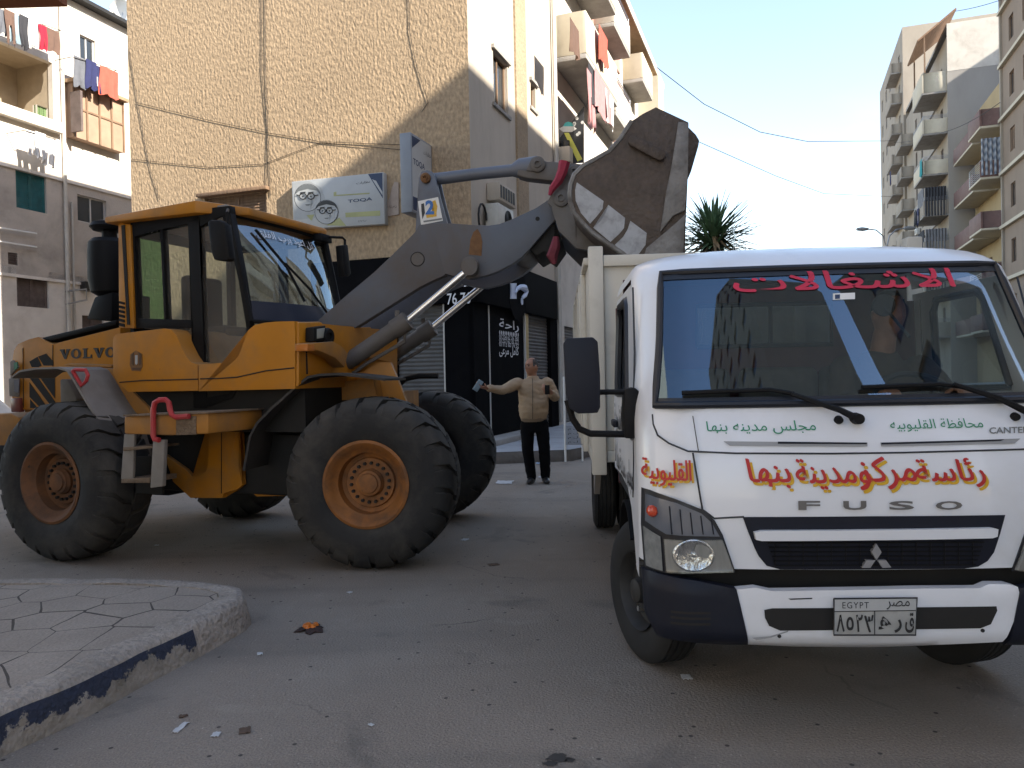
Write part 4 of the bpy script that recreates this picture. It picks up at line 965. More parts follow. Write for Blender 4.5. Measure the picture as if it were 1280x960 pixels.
line(FR, [(714, 722, 30, 62, 'c_brown', 'brown cloth over an upper balcony of the street row'), (748, 756, 40, 74, 'c_coral', 'coral cloth hanging high on the street row'), (758, 766, 118, 150, 'c_white', 'white sheet below the pink cloths of the street row')], -1.05)
for k_, (x_, y_) in enumerate(((3.2, 3.0), (6.5, 4.5), (11.0, 3.5))):
    dd = thing('satellite_dish', ['satellite dish nearest the roof corner of the brown block', 'middle satellite dish on the brown block roof', 'far satellite dish on the brown block roof'][k_], 'dish', F1)
    b = MB(); b.lathe([(.02, .14), (.3, .08), (.5, -.05)], (x_, y_, 28.0), 'y', 20); b.build('reflector', M['white'], dd, F1, solid=.02); MB().tube([(x_, y_ + .1, 26.4), (x_, y_ + .1, 28)], .03, 6).build('mast', M['steel'], dd, F1)
# ------------------------------------------------------------------ wheel loader
M['yellow'] = mat('machine_yellow', (.49, .192, .010), .42, var=.07, scale=2, dirt=(.27, .155, .065), damt=.46, dscale=2.4, spec=.4, chips=.25, top=(.30, .20, .11, .5))
M['yellow_dirty'] = mat('dusty_machine_yellow', (.38, .165, .025), .6, var=.12, scale=4, dirt=(.20, .13, .075), damt=.5, dscale=3, chips=.5, top=(.28, .21, .14, .7))
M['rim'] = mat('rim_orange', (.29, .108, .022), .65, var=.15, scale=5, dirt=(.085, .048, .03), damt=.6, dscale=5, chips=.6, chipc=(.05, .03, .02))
M['rubber'] = mat('dusty_rubber', (.020, .0195, .019), .85, var=.25, scale=4, dirt=(.078, .068, .056), damt=.5, dscale=2.6, top=(.10, .088, .072, .5), bump=.15, bscale=30)
M['gun'] = mat('grey_arm_paint', (.13, .122, .117), .5, var=.12, scale=2, dirt=(.105, .08, .06), damt=.55, dscale=1.6, spec=.35, chips=.3, chipc=(.05, .035, .028), top=(.16, .13, .10, .5))
M['arm_near'] = mat('dusty_blue_grey_arm', (.105, .118, .145), .5, var=.1, scale=2, dirt=(.125, .10, .08), damt=.62, dscale=1.1, spec=.35, chips=.3, chipc=(.06, .04, .03), top=(.2, .16, .12, .5))
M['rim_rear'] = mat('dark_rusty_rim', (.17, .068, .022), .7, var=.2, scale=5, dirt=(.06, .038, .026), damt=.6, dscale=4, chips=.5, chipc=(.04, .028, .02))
M['armblue'] = mat('blue_grey_arm_paint', (.12, .135, .17), .42, var=.1, scale=2, dirt=(.085, .075, .062), damt=.25, dscale=2)
M['bucket'] = mat('rusty_bucket_steel', (.078, .057, .044), .62, metal=.15, var=.25, scale=5, dirt=(.125, .105, .09), damt=.42, dscale=2.2, bump=.4, bscale=18, chips=.5, chipc=(.17, .155, .14), fine=.15, fscale=30)
M['worn'] = mat('worn_bucket_steel', (.21, .20, .19), .55, metal=.25, var=.25, scale=6, dirt=(.075, .06, .05), damt=.5, dscale=5, bump=.25, bscale=25)
M['stripe_white'] = mat('scuffed_white_stripe', (.40, .41, .43), .65, var=.12, scale=9, dirt=(.14, .135, .135), damt=.42, dscale=9)
M['pin'] = mat('greasy_steel_pin', (.075, .055, .042), .5, metal=.5, var=.25, scale=12)
M['belly'] = mat('oily_black', (.012, .011, .010), .8, var=.3, scale=4)
M['plastic'] = mat('black_plastic', (.008, .008, .009), .6, var=.15, dirt=(.026, .023, .020), damt=.22, dscale=3, spec=.18)
M['fender'] = mat('dusty_grey_plastic', (.235, .215, .195), .8, var=.14, scale=3, dirt=(.15, .125, .10), damt=.4, dscale=2)
M['fender_dark'] = mat('dark_dusty_plastic', (.035, .031, .028), .8, var=.2, scale=3, dirt=(.085, .075, .065), damt=.35, dscale=1.6)
M['redp'] = mat('red_handle_paint', (.42, .03, .035), .5, var=.15, dirt=(.25, .12, .1), damt=.2)
M['dusty_step'] = mat('dust_caked_steel', (.19, .135, .09), .9, var=.2, scale=10, bump=.4, bscale=40)
M['lglass'] = glass('cab_glass', (.66, .72, .70), 1.9, .0, .05, (1, 1, 1), .13)
M['gglass'] = glass('green_tinted_cab_glass', (.16, .34, .20), 1.7, .0, .05, (1, 1, 1), .06)
M['lwind'] = glass('loader_windscreen', (.62, .67, .68), 2.4, .0, .06, (.72, .88, 1), .05)
M['rust_patch'] = mat('rusty_orange_plate', (.17, .085, .035), .8, var=.25, scale=15)
LR = Frame(-3.92, 8.42, 0, R(-21.0)); LF = Frame(-.9, 7.85, 0, R(-7.0))
pF = WORLD.on(462, 713, 'z', 0); pR = WORLD.on(72, 703, 'z', 0)
def foot_frame(p, rz, off): d = Vector((-math.sin(rz), math.cos(rz))); return Frame(p.x + d.x * off, p.y + d.y * off, 0, rz)
TY, TW, TR = 1.10, .52, .725
LF = foot_frame(pF, R(-7.0), TY + TW / 2 - .05); LR = foot_frame(pR, R(-21.0), TY + TW / 2 - .05)
ld = thing('wheel_loader', 'yellow articulated wheel loader with raised arm and bucket over the truck', 'wheel loader', LR)

def wheel(fr, x, y, side, rot=0.0, patt=1):
    """side -1: outer face towards -y"""
    W2 = TW / 2; s = side; f = fr.sub(x, y, TR, 0); r = TR
    rim = MB(); rr = .335
    o_ = lambda v: s * (W2 - v)                    # depth from the outer face
    rim.lathe([(rr + .03, o_(.0)), (rr + .035, o_(-.012)), (rr + .012, o_(-.02)), (rr - .02, o_(.0)), (rr - .035, o_(.03)), (rr - .075, o_(.06)), (rr - .085, o_(.14)), (.215, o_(.155)), (.205, o_(.13)), (.0, o_(.13))], (0, 0, 0), 'y', 48)
    rim.lathe([(rr + .03, -o_(0)), (rr, -o_(.03)), (rr - .06, -o_(.1)), (.1, -o_(.12)), (0, -o_(.12))], (0, 0, 0), 'y', 32, 1)
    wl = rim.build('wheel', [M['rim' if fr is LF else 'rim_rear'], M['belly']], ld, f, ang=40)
    hub = MB()
    hub.lathe([(.118, o_(.155)), (.118, o_(.105)), (.108, o_(.09)), (.105, o_(.07)), (.085, o_(.065)), (.08, o_(.05)), (.05, o_(.045)), (0, o_(.045))], (0, 0, 0), 'y', 32)
    hub.build('hub', M['rim' if fr is LF else 'rim_rear'], wl, f)
    nuts = MB()
    for k in range(18):
        a = 2 * PI * k / 18 + .1; nuts.lathe([(.0, o_(.105)), (.014, o_(.105)), (.015, o_(.132))], (.165 * math.cos(a), 0, .165 * math.sin(a)), 'y', 6)
    nuts.build('bolt_circle', M['belly'], wl, f)
    t = MB(); sh = r - .035
    prof = [(rr + .01, o_(.02)), (rr + .05, o_(-.015)), (rr + .14, o_(-.035)), (r - .16, o_(-.03)), (r - .09, o_(-.005)), (r - .05, o_(.05)), (sh, o_(.12)), (sh + .004, 0)]
    prof += [(a, -b) for a, b in reversed(prof[:-1])]
    t.lathe(prof, (0, 0, 0), 'y', 64)
    n = 22
    for sd in (1, -1):                             # chunky directional lugs wrapping over each shoulder
        for k in range(n):
            a0 = 2 * PI * (k + (.5 if sd > 0 else 0)) / n + rot
            def P_(da, rad, yy): a = a0 + da * 2 * PI / n; return (rad * math.cos(a), sd * yy, rad * math.sin(a))
            h0, h1 = -.385, .385; q = patt * sd * 0 + patt
            st = [(.012, r, r - .06, .42 * q), (.11, r - .001, r - .06, .30 * q), (W2 - .06, r - .010, r - .08, .0), (W2 - .008, r - .05, r - .11, -.06 * q), (W2 + .018, r - .10, r - .14, -.08 * q), (W2 + .024, r - .155, r - .165, -.08 * q)]
            v = []
            for yy, ro, ri, sk in st:
                wd = 1.0 if yy < W2 else .9
                v += [P_(sk + h0 * wd, ro, yy), P_(sk + h1 * wd, ro, yy), P_(sk + h1 * 1.06, ri, yy - .012), P_(sk + h0 * 1.06, ri, yy - .012)]
            fs = []
            for i in range(len(st) - 1):
                a = i * 4
                fs += [(a, a + 4, a + 5, a + 1), (a + 1, a + 5, a + 6, a + 2), (a + 3, a + 7, a + 4, a)]
            fs += [(0, 1, 2, 3), (len(v) - 4, len(v) - 1, len(v) - 2, len(v) - 3)]
            t.faces(v, fs)
    bmesh.ops.recalc_face_normals(t.bm, faces=t.bm.faces)
    t.build('tyre', M['rubber'], wl, f, ang=35)
    return wl
wheel(LF, 0, -TY, -1, .05, -1); wheel(LF, 0, TY, 1, .1, -1)
wheel(LR, 0, -TY, -1, .0, -1); wheel(LR, 0, TY, 1, .13, -1)
for fr in (LF, LR):
    MB().tube([(0, -TY + .2, TR), (0, TY - .2, TR)], .13, 14).build('axle', M['belly'], ld, fr)
    MB().box(-.3, .3, -.3, .3, .45, 1.0).build('differential', M['belly'], ld, fr, bevel=.06)

def plate(name, fr, pts, y, th, m, par=ld, bevel=.012, far=None, seg=2):
    b = MB(); b.prism(fr.side(pts, y), y, y + th)
    if far is not None: f2 = MB(); f2.prism(fr.side(pts, y), far - th, far); f2.build(name, m, par, fr, bevel=bevel, seg=seg)
    return b.build(name, m, par, fr, bevel=bevel, seg=seg)
z5 = lambda ox, oy: (lambda pts: [(ox + x / 5, oy + y / 5) for x, y in pts])

# ---- rear frame: hood, counterweight, tanks
hood_px = [(16, 512), (14, 480), (15, 452), (17, 438), (22, 430), (36, 424), (48, 421), (58, 427), (66, 430), (150, 409), (152, 455), (152, 512)]
hp = LR.side(hood_px, -.62)
b = MB(); b.prism(hp, -.62, .62); hood = b.build('hood', M['yellow'], ld, LR, bevel=.05, seg=3)
st = LR.side([(56, 424), (66, 427.5), (150, 406.5), (150, 400), (100, 412), (58, 422)], -.55)
MB().prism(st, -.6, .6).build('hood_top_mat', M['plastic'], hood, LR, bevel=.015)
def hs(pts, m, name, lift=.004, par=hood): b = MB(); b.prism(LR.side(pts, -.62), -.62 - lift, -.62 - lift + .003); return b.build(name, m, par, LR, recalc=True)
zA = z5(0, 390)
gp_ = []
for q in ([(185, 310), (235, 280), (262, 335), (240, 345), (200, 345)], [(240, 278), (290, 260), (335, 310), (335, 335), (275, 335)], [(185, 410), (235, 405), (345, 560), (345, 600), (330, 600)], [(186, 440), (300, 600), (260, 605), (186, 530)], [(190, 545), (235, 600), (190, 600)], [(250, 408), (345, 405), (345, 540)]):
    hs(zA(q), M['belly'], 'grille')
MB().prism(LR.side(zA([(330, 205), (333, 205), (333, 340), (330, 340)]), -.62), -.625, -.6).build('panel_gap', M['belly'], hood, LR)
MB().prism(LR.side(zA([(143, 225), (146, 225), (150, 600), (147, 600)]), -.62), -.625, -.6).build('panel_gap', M['belly'], hood, LR)
va, vb = LR.on(75, 449, 'y', -.62), LR.on(141, 434, 'y', -.62)
def slab(t, x0, x1, z0, z1):
    wl_ = (x1 - x0) / len(t); b = MB(); h_ = z1 - z0
    def pg(k, pts): b.prism([(x0 + (k + .04 + .92 * u) * wl_, z0 + v * h_) for u, v in pts], -.626, -.6205)
    for k, c_ in enumerate(t):
        if c_ == 'V': pg(k, [(0, 1), (0, .86), (.08, .86), (.42, 0), (.6, 0), (.92, .86), (1, .86), (1, 1), (.66, 1), (.66, .86), (.76, .86), (.56, .32), (.34, .86), (.44, .86), (.44, 1)])
        elif c_ == 'L': [pg(k, q_) for q_ in ([(.05, 1), (.05, .88), (.55, .88), (.55, 1)], [(.16, .88), (.16, .13), (.44, .13), (.44, .88)], [(.05, .13), (.05, 0), (.92, 0), (.92, .13)], [(.78, .13), (.92, .13), (.92, .36), (.82, .36)])]
        else:
            n_ = 24; vs = []
            for q in range(n_):
                a = 2 * PI * q / n_; vs += [(x0 + (k + .5 + .46 * math.cos(a)) * wl_, -.6255, z0 + (.5 + .52 * math.sin(a)) * h_), (x0 + (k + .5 + .20 * math.cos(a)) * wl_, -.6255, z0 + (.5 + .36 * math.sin(a)) * h_)]
            b.faces(vs, [(2 * q, 2 * q + 1, (2 * q + 3) % (2 * n_), (2 * q + 2) % (2 * n_)) for q in range(n_)])
    return b.build('lettering', M['ink'], hood, LR)
slab('VOLVO', va.x, vb.x + .05, va.z, vb.z)
for q, mm in (([(84, 310), (100, 300), (130, 330), (135, 345), (84, 400)], 'lgrey'), ([(75, 415), (135, 405), (135, 530), (78, 525)], 'lgrey')):
    b = MB(); b.prism(LR.side(zA(q), -.60), -.64, -.6); b.build('tail_panel', M['fender'], hood, LR, bevel=.01)
MB().prism(LR.side(zA([(92, 320), (112, 312), (112, 350), (92, 365)]), -.645), -.655, -.645).build('badge', mat('green_sticker', (.05, .2, .12), .5), hood, LR)
MB().prism(LR.side(zA([(92, 425), (125, 420), (120, 505), (95, 500)]), -.645), -.655, -.645).build('badge', mat('dark_sticker', (.1, .1, .13), .5), hood, LR)
b = MB(); b.prism(LR.side(zA([(80, 540), (140, 535), (145, 625), (85, 625)]), -.62), -.65, -.6); b.build('tail_light', mat('dull_red_lens', (.16, .04, .03), .3), hood, LR, bevel=.01)
cw = MB(); cw.prism(LR.side([(-30, 518), (20, 516), (29, 521), (31, 530), (31, 560), (24, 566), (10, 584), (-30, 584)], -.9), -.95, .95)
cwo = cw.build('counterweight', M['yellow_dirty'], ld, LR, bevel=.05, seg=3)
MB().prism(LR.side([(-30, 556), (29, 556), (26, 590), (-30, 606)], -.94), -.97, .97).build('counterweight_skirt', M['plastic'], ld, LR, bevel=.03)
hl = LR.side([(30, 510), (110, 508), (112, 540), (34, 544)], -.6)
MB().prism(hl, -.6, .6).build('rear_frame', M['yellow_dirty'], ld, LR, bevel=.01)
b = MB(); b.prism(LR.side(zA([(395, 420), (440, 420), (500, 545), (490, 560), (398, 568)]), -.7), -.74, -.62); b.build('battery_box', M['fender'], ld, LR, bevel=.02)
# exhaust and pre-cleaner behind the cab
zc = LR.on(135, 340, 'y', -.25)
f = lambda px, py: LR.on(px, py, 'y', -.25)
zt = lambda py: f(132, py).z
b = MB(); xc = f(137, 300).x
b.lathe([(0, zt(396)), (.10, zt(396)), (.11, zt(372)), (.19, zt(366)), (.215, zt(350)), (.215, zt(320)), (.205, zt(305)), (.17, zt(300)), (.075, zt(299)), (.07, zt(290)), (.16, zt(289)), (.19, zt(285)), (.17, zt(280)), (.08, zt(277)), (0, zt(277))], (xc, -.25, 0), 'z', 28)
b.build('air_cleaner', M['plastic'], ld, LR)
b = MB(); b.prism(LR.side([(118, 400), (128, 372), (150, 366), (150, 402)], -.3), -.4, .1); b.build('cleaner_bracket', M['plastic'], ld, LR, bevel=.02)
# rear fender: a band wrapped round the tyre
def band(name, fr, near, y0, y1, th, m, par=ld, n=4):
    pts = [fr.on(x, y, 'y', y0) for x, y in near]; b = MB(); k = len(pts); vs = []
    for j in range(n + 1):
        yy = y0 + (y1 - y0) * j / n
        vs += [(p.x, yy, p.z) for p in pts]
    fs = [(j * k + i, j * k + i + 1, (j + 1) * k + i + 1, (j + 1) * k + i) for j in range(n) for i in range(k - 1)]
    b.faces(vs, fs); return b.build(name, m, par, fr, solid=th)
rf = band('fender', LR, [(13, 471), (24, 463), (44, 459.5), (72, 458.5), (84, 462), (92, 474), (100, 488), (112, 508), (124, 525), (132, 546), (138, 566), (143, 588), (148, 606)], -TY - .12, -TY + .33, .018, M['fender'])
b = MB(); b.prism(LR.side(zA([(405, 330), (440, 322), (705, 330), (708, 348), (600, 350), (480, 345)]), -.7), -.72, -.5); b.build('fender_mount', M['yellow_dirty'], ld, LR, bevel=.01)
gr = [LR.on(*q, 'y', -TY - .1) for q in zA([(455, 370), (470, 360), (535, 362), (550, 395), (540, 430), (510, 460), (455, 370)])]
MB().tube(gr, .017, 8).build('grab_handle', M['redp'], ld, LR)
# diagonal yellow stay from fender to the step box
plate('stay', LR, zA([(575, 350), (715, 352), (760, 430), (930, 600), (945, 640), (785, 640), (760, 570), (620, 430)]), -.78, .06, M['yellow_dirty'])
# ---- cab base
CB = -.92
base_px = [(141, 424), (144, 419), (150, 417), (205, 410.5), (214, 412), (221, 420), (226, 432), (232, 444), (238, 452.5), (247, 455.5), (247.3, 488.5), (160, 490), (155, 485), (147, 477), (141.5, 466)]
b = MB(); b.prism(LR.side(base_px, CB), CB, .8); tank = b.build('side_tank', M['yellow'], ld, LR, bevel=.07, seg=4)
dp_px = [(248.3, 455.5), (286, 453), (294, 450), (299, 444), (303, 432), (306, 422), (311, 412), (318, 406.5), (330, 403.5), (345, 402), (368, 401.5), (369, 430), (369, 486), (248.3, 489)]
b = MB(); b.prism(LR.side(dp_px, CB), CB, .8); dpan = b.build('cab_base', M['yellow'], ld, LR, bevel=.07, seg=4)
# creases
zB = z5(200, 400)
def crease(px, par, y=CB - .002): MB().tube([LR.on(*q, 'y', y) for q in px], .006, 5).build('crease', M['belly'], par, LR)
crease(zB([(252, 368), (360, 366), (480, 358), (660, 318), (840, 299)]), dpan); crease(zA([(748, 440), (900, 428), (1060, 425), (1236, 420)]), tank)
# front cowl beside the windscreen
x1 = LR.on(369, 440, 'y', CB).x
def on_front(px, py): p = LR.on(px, py, 'x', x1); return (p.y, p.z)
cow = MB(); cow.prism([on_front(*q) for q in [(371, 402.5), (400, 402), (408, 412), (417, 430), (421, 446), (420, 455), (416, 468), (400, 474), (386, 470), (371, 484)]], x1 - .25, x1 + .02, 'x')
cowl = cow.build('front_cowl', M['yellow'], ld, LR, bevel=.02)
def fbox(name, px, d0, d1, m, par): b = MB(); b.prism([on_front(*q) for q in px], x1 + d0, x1 + d1, 'x'); return b.build(name, m, par, LR, bevel=.008)
hlm = fbox('headlight', zB([(890, 50), (965, 38), (950, 130), (888, 138)]), .03, .12, M['plastic'], cowl)
fbox('lens', zB([(905, 60), (955, 52), (945, 115), (905, 120)]), .121, .126, mat('dusty_lens', (.30, .31, .28), .25), hlm)
c_ = on_front(396.5, 421); b = MB(); b.lathe([(.0, .12), (.03, .12), (.035, .135), (.065, .135), (.075, .115), (.075, .03)], (x1, c_[0], c_[1]), 'x', 24); b.build('headlight', M['plastic'], cowl, LR)
fbox('light_bracket', zB([(820, 150), (985, 138), (1040, 165), (1080, 215), (1060, 300), (1000, 240), (930, 210), (890, 195), (822, 195)]), .03, .16, M['yellow_dirty'], cowl)
fbox('marker_lamp', zB([(815, 155), (862, 155), (862, 198), (815, 198)]), .05, .17, mat('amber_lens', (.5, .16, .02), .3), cowl)
q0 = on_front(373, 436); q1 = on_front(374, 468)
MB().tube([(x1 + .08, *q0), (x1 + .08, *q1)], .008, 6).build('rod', M['plastic'], cowl, LR)
# ---- cab: pillars, roof, glass
zC = z5(120, 240)
CY = -.76
pillar = plate('rear_pillar', LR, zC([(140, 190), (215, 205), (238, 800), (240, 850), (145, 848)]), CY - .02, .10, M['yellow'], bevel=.015)
MB().prism(LR.side(zC([(160, 210), (180, 205), (212, 830), (196, 830)]), CY - .025), CY - .03, CY - .02).build('seal', M['belly'], pillar, LR)
for k in range(6):
    y_ = 690 + k * 27
    MB().prism(LR.side(zC([(146, y_ - 8), (178, y_), (180, y_ + 14 + k), (146, y_ + 6 + k)]), CY - .025), CY - .03, CY - .021).build('hazard_stripe', M['plastic'], pillar, LR)
cf = MB()
def cprism(px, y0=CY, y1=CY + .07): cf.prism(LR.side(zC(px), y0), y0, y1)
cprism([(216, 150), (640, 100), (640, 190), (590, 195), (400, 235), (300, 255), (240, 280), (216, 290)])
cprism([(216, 290), (240, 280), (262, 800), (262, 850), (240, 850)])
cprism([(400, 235), (415, 235), (440, 800), (425, 800)])
cprism([(575, 195), (640, 110), (665, 960), (690, 1290), (690, 1350), (610, 1350), (612, 960), (590, 480)])
cprism([(262, 790), (610, 800), (612, 850), (262, 850)])
cprism([(640, 110), (835, 85), (840, 130), (720, 178), (650, 215)])
cprism([(665, 1290), (830, 1260), (880, 1180), (935, 900), (945, 800), (955, 830), (945, 960), (900, 1200), (850, 1290), (690, 1345)])
cprism([(812, 130), (838, 125), (905, 480), (960, 830), (940, 850), (880, 490)])
cab_f = cf.build('cab_frame', M['plastic'], ld, LR, bevel=.008)
# far side, rear and inner faces of the cab
xr = LR.on(150, 330, 'y', CY).x; xa = LR.on(310, 400, 'y', CY).x; xt = LR.on(283, 266, 'y', CY).x
zfl = LR.on(250, 480, 'y', CB).z; zsill = LR.on(300, 402, 'y', CY).z; zrt = LR.on(250, 268, 'y', CY).z
fw = MB(); fw.box(xr, xr + .06, -CY - .08, -CY, zfl, zrt); fw.box(xa - .1, xa - .04, -CY - .07, -CY, zfl, zsill); fw.tube([(xa, -CY - .03, zsill), (xt, -CY - .03, zrt)], .035, 8)
fw.box((xr + xa) / 2 - .04, (xr + xa) / 2 + .04, -CY - .07, -CY, zfl, zrt); fw.box(xr, xt, -CY - .08, -CY, zrt - .08, zrt + .02); fw.box(xr, xr + .05, CY + .1, -CY - .08, zrt - .1, zrt); fw.box(xr, xr + .05, CY + .1, -CY - .08, zfl, zsill + .1)
fw.build('cab_frame', M['plastic'], ld, LR)
tank_roof = [LR.on(130, 270, 'y', CY - .08), LR.on(243.5, 250, 'y', CY - .08)]
A_ = LR.on(244, 250, 'y', CY - .08); Rr = LR.on(130, 271, 'y', CY - .08)
B_ = LR.on(311, 259, 'y', CY + .18); Cc = LR.on(409, 286, 'y', -CY - .1)
th = .115
roof_pts = [(Rr.x, CY - .08, Rr.z), (A_.x, CY - .08, A_.z), (B_.x, CY + .18, B_.z), (Cc.x, -CY - .1, Cc.z), (A_.x, -CY + .08, A_.z), (Rr.x, -CY + .08, Rr.z)]
b = MB(); n6 = len(roof_pts)
ths = [.06, th, .075, .075, th, .06]
vs = [Vector(p) for p in roof_pts] + [Vector(p) - Vector((0, 0, t_)) for p, t_ in zip(roof_pts, ths)]
cen = Vector((A_.x - .3, 0, A_.z + .06)); vs += [cen, cen - Vector((0, 0, .2))]
fs = [(i, (i + 1) % 6, 6 + (i + 1) % 6, 6 + i) for i in range(6)] + [(i, 12, (i + 1) % 6) for i in range(6)] + [(6 + i, 6 + (i + 1) % 6, 13) for i in range(6)]
b.faces(vs, fs); roof = b.build('cab_roof', M['yellow'], ld, LR, bevel=.018)
def pane(name, pts3, m, par): b = MB(); b.faces(pts3, [tuple(range(len(pts3)))]); return b.build(name, m, par, LR, recalc=False)
def sidepane(px, m, name='pane', y=CY + .03): return pane(name, [LR.on(*q, 'y', y) for q in zC(px)], m, cab_f)
sidepane([(240, 280), (300, 255), (400, 235), (425, 800), (262, 800)], M['gglass'])
sidepane([(415, 235), (590, 195), (612, 800), (440, 800)], M['lglass'])
sidepane([(262, 850), (612, 850), (612, 1290), (560, 1290), (470, 1100), (400, 860)], M['lglass'])
dw = sidepane([(650, 215), (720, 178), (840, 130), (905, 480), (945, 800), (935, 900), (880, 1180), (830, 1260), (665, 1290)], M['lglass'], 'door_pane')
pane('pane', [(xr + .03, CY + .1, zsill), (xr + .03, -CY - .1, zsill), (xr + .03, -CY - .1, zrt), (xr + .03, CY + .1, zrt)], M['lglass'], cab_f)
pane('pane', [(xr + .06, -CY - .04, zfl + .4), (xa - .1, -CY - .04, zfl + .4), (xt, -CY - .04, zrt - .08), (xr + .06, -CY - .04, zrt - .08)], M['lglass'], cab_f)
# windscreen, bowed forwards, with a dark blue foot
def wsf(u, v, o=0):
    y = CY + .03 + (-2 * CY - .06) * u; bow = .16 * (1 - (2 * u - 1) ** 2)
    z = zsill + (zrt - zsill) * v; return (xa + (xt - xa) * v + bow - .15 * v * v * (.35 + .65 * math.sin(PI * u)) + o, y, z)
b = MB(); b.grid(lambda u, v: wsf(u, .19 + .81 * v), 14, 4); ws = b.build('windscreen', M['lwind'], ld, LR, recalc=False)
M['bluefoot'] = mat('dark_blue_panel', (.022, .028, .05), .3, var=.1, dirt=(.06, .06, .07), damt=.2)
b = MB(); b.grid(lambda u, v: wsf(u, -.02 + .21 * v, .004), 14, 2); b.build('windscreen_foot', M['bluefoot'], ws, LR, recalc=False)
b = MB(); b.tube([wsf(u / 12, 1, .01) for u in range(13)], .03, 6); b.tube([wsf(u / 12, 0, .02) for u in range(13)], .02, 6); b.tube([wsf(1, v / 4, .005) for v in range(5)], .03, 6); b.tube([wsf(0, v / 4, .005) for v in range(5)], .03, 6); b.build('seal', M['plastic'], ws, LR)
w_y = lambda px, py: LR.on(px, py, 'x', xt + .12).y
lettering('قل اعوذ برب الفلق', M['ltext'], ws, Frame(0, 0), 0, 1, 0, 1, 0) if False else None
def ws_text(t, u0, u1, v0, v1, m):
    me = text_mesh(t, .01); xs = [v.co.x for v in me.vertices]; ys = [v.co.y for v in me.vertices]; a, b_, c, d = min(xs), max(xs), min(ys), max(ys)
    for v in me.vertices:
        u = u0 + (v.co.x - a) / (b_ - a) * (u1 - u0); q = v0 + (v.co.y - c) / (d - c) * (v1 - v0); v.co = wsf(u, q, .012)
    me.name = 'lettering'; return finish(me, 'lettering', m, ws, LR)
ws_text('قل اعوذ برب الفلق', .2, .80, .80, .90, M['ltext'])
tl('سر بالله', LR, zC([(275, 265)])[0], zC([(390, 225)])[0], CY + .028, m='lgrey', par=cab_f)
# wiper
wp = [wsf(.82, -.05, .05), wsf(.5, .35, .05), wsf(.33, .58, .05)]
b = MB(); b.tube(wp, .012, 6); b.tube([wsf(.18, .88, .035), wsf(.34, .55, .04), wsf(.42, .22, .035)], .014, 6); b.build('wiper', M['plastic'], ws, LR)
# mirrors
mm_ = LR.on(278, 300, 'y', CY - .32); b = MB(); ms = LR.side(zC([(725, 190), (745, 180), (800, 182), (835, 200), (862, 425), (840, 438), (765, 430), (745, 370)]), CY - .3)
b.prism(ms, CY - .36, CY - .27); mi_ = b.build('mirror', M['plastic'], ld, LR, bevel=.02)
b = MB(); b.tube([LR.on(285, 262, 'y', CY - .02), LR.on(284, 266, 'y', CY - .3), LR.on(287, 300, 'y', CY - .3)], .014, 6); b.build('mirror_arm', M['plastic'], mi_, LR)
xf_ = xt + .25
def fy(px, py, x): p = LR.on(px, py, 'x', x); return (x, p.y, p.z)
b = MB(); b.prism([fy(*q, xf_)[1:] for q in [(424, 307), (431, 306), (435, 342), (433, 346), (427, 346)]], xf_ - .05, xf_ + .04, 'x'); m2 = b.build('mirror', M['plastic'], ld, LR, bevel=.012)
b = MB(); b.tube([fy(404, 296, xf_ - .15), fy(428, 297, xf_), fy(431, 300, xf_), fy(431, 312, xf_)], .014, 6); b.build('mirror_arm', M['plastic'], m2, LR)
b = MB(); b.box(xf_ - .2, xf_ - .1, -CY - .3, -CY - .1, Cc.z - .16, Cc.z - .08); b.build('work_lamp', M['plastic'], ld, LR, bevel=.01)
q = LR.on(284, 266, 'y', CY + .1); b = MB(); b.box(q.x - .06, q.x + .06, CY + .02, CY + .14, q.z - .08, q.z + .06); b.build('work_lamp', M['fender'], ld, LR, bevel=.02)
# seat and wheel inside
sx0 = (xr + xa) / 2 - .2
b = MB(); b.box(sx0 - .25, sx0 + .25, -.25, .25, zsill - .15, zsill + .02); b.box(sx0 - .33, sx0 - .2, -.25, .25, zsill, zsill + .55); b.build('seat', M['plastic'], ld, LR, bevel=.05, seg=3)
b = MB(); b.box(xr + .05, xa - .15, CY + .08, -CY - .08, zfl - .02, zfl + .02); b.build('cab_floor', M['belly'], ld, LR)
b = MB(); c0 = Vector((xa - .3, 0, zsill + .02)); b.tube([c0 + Vector((.1 * math.sin(a), .2 * math.cos(a), .16 * math.sin(a))) for a in [k * PI / 10 for k in range(21)]], .016, 6); b.tube([c0, (xa - .05, 0, zfl)], .04, 8); b.build('steering_wheel', M['plastic'], ld, LR)
# emblem: small shield with a bird on it
em = LR.side(zA([(815, 265), (850, 240), (890, 262), (893, 340), (880, 370), (825, 368), (812, 330)]), CB)
b = MB(); b.prism(em, CB - .0035, CB - .001); eo = b.build('emblem', mat('faded_brown_emblem', (.20, .095, .03), .6, var=.2, scale=30), tank, LR)
for q, mk in (([(845, 270), (861, 270), (861, 322), (853, 330), (845, 322)], 'lgrey'), ([(822, 268), (838, 250), (836, 335), (824, 325)], 'ink'), ([(868, 250), (884, 268), (882, 325), (870, 335)], 'ink'), ([(826, 348), (880, 348), (876, 362), (830, 362)], 'ink')):
    b = MB(); b.prism(LR.side(zA(q), CB - .004), CB - .0065, CB - .004); b.build('print', M[mk] if mk != 'ink' else mat('dull_brown_print', (.09, .045, .02), .6), eo, LR)
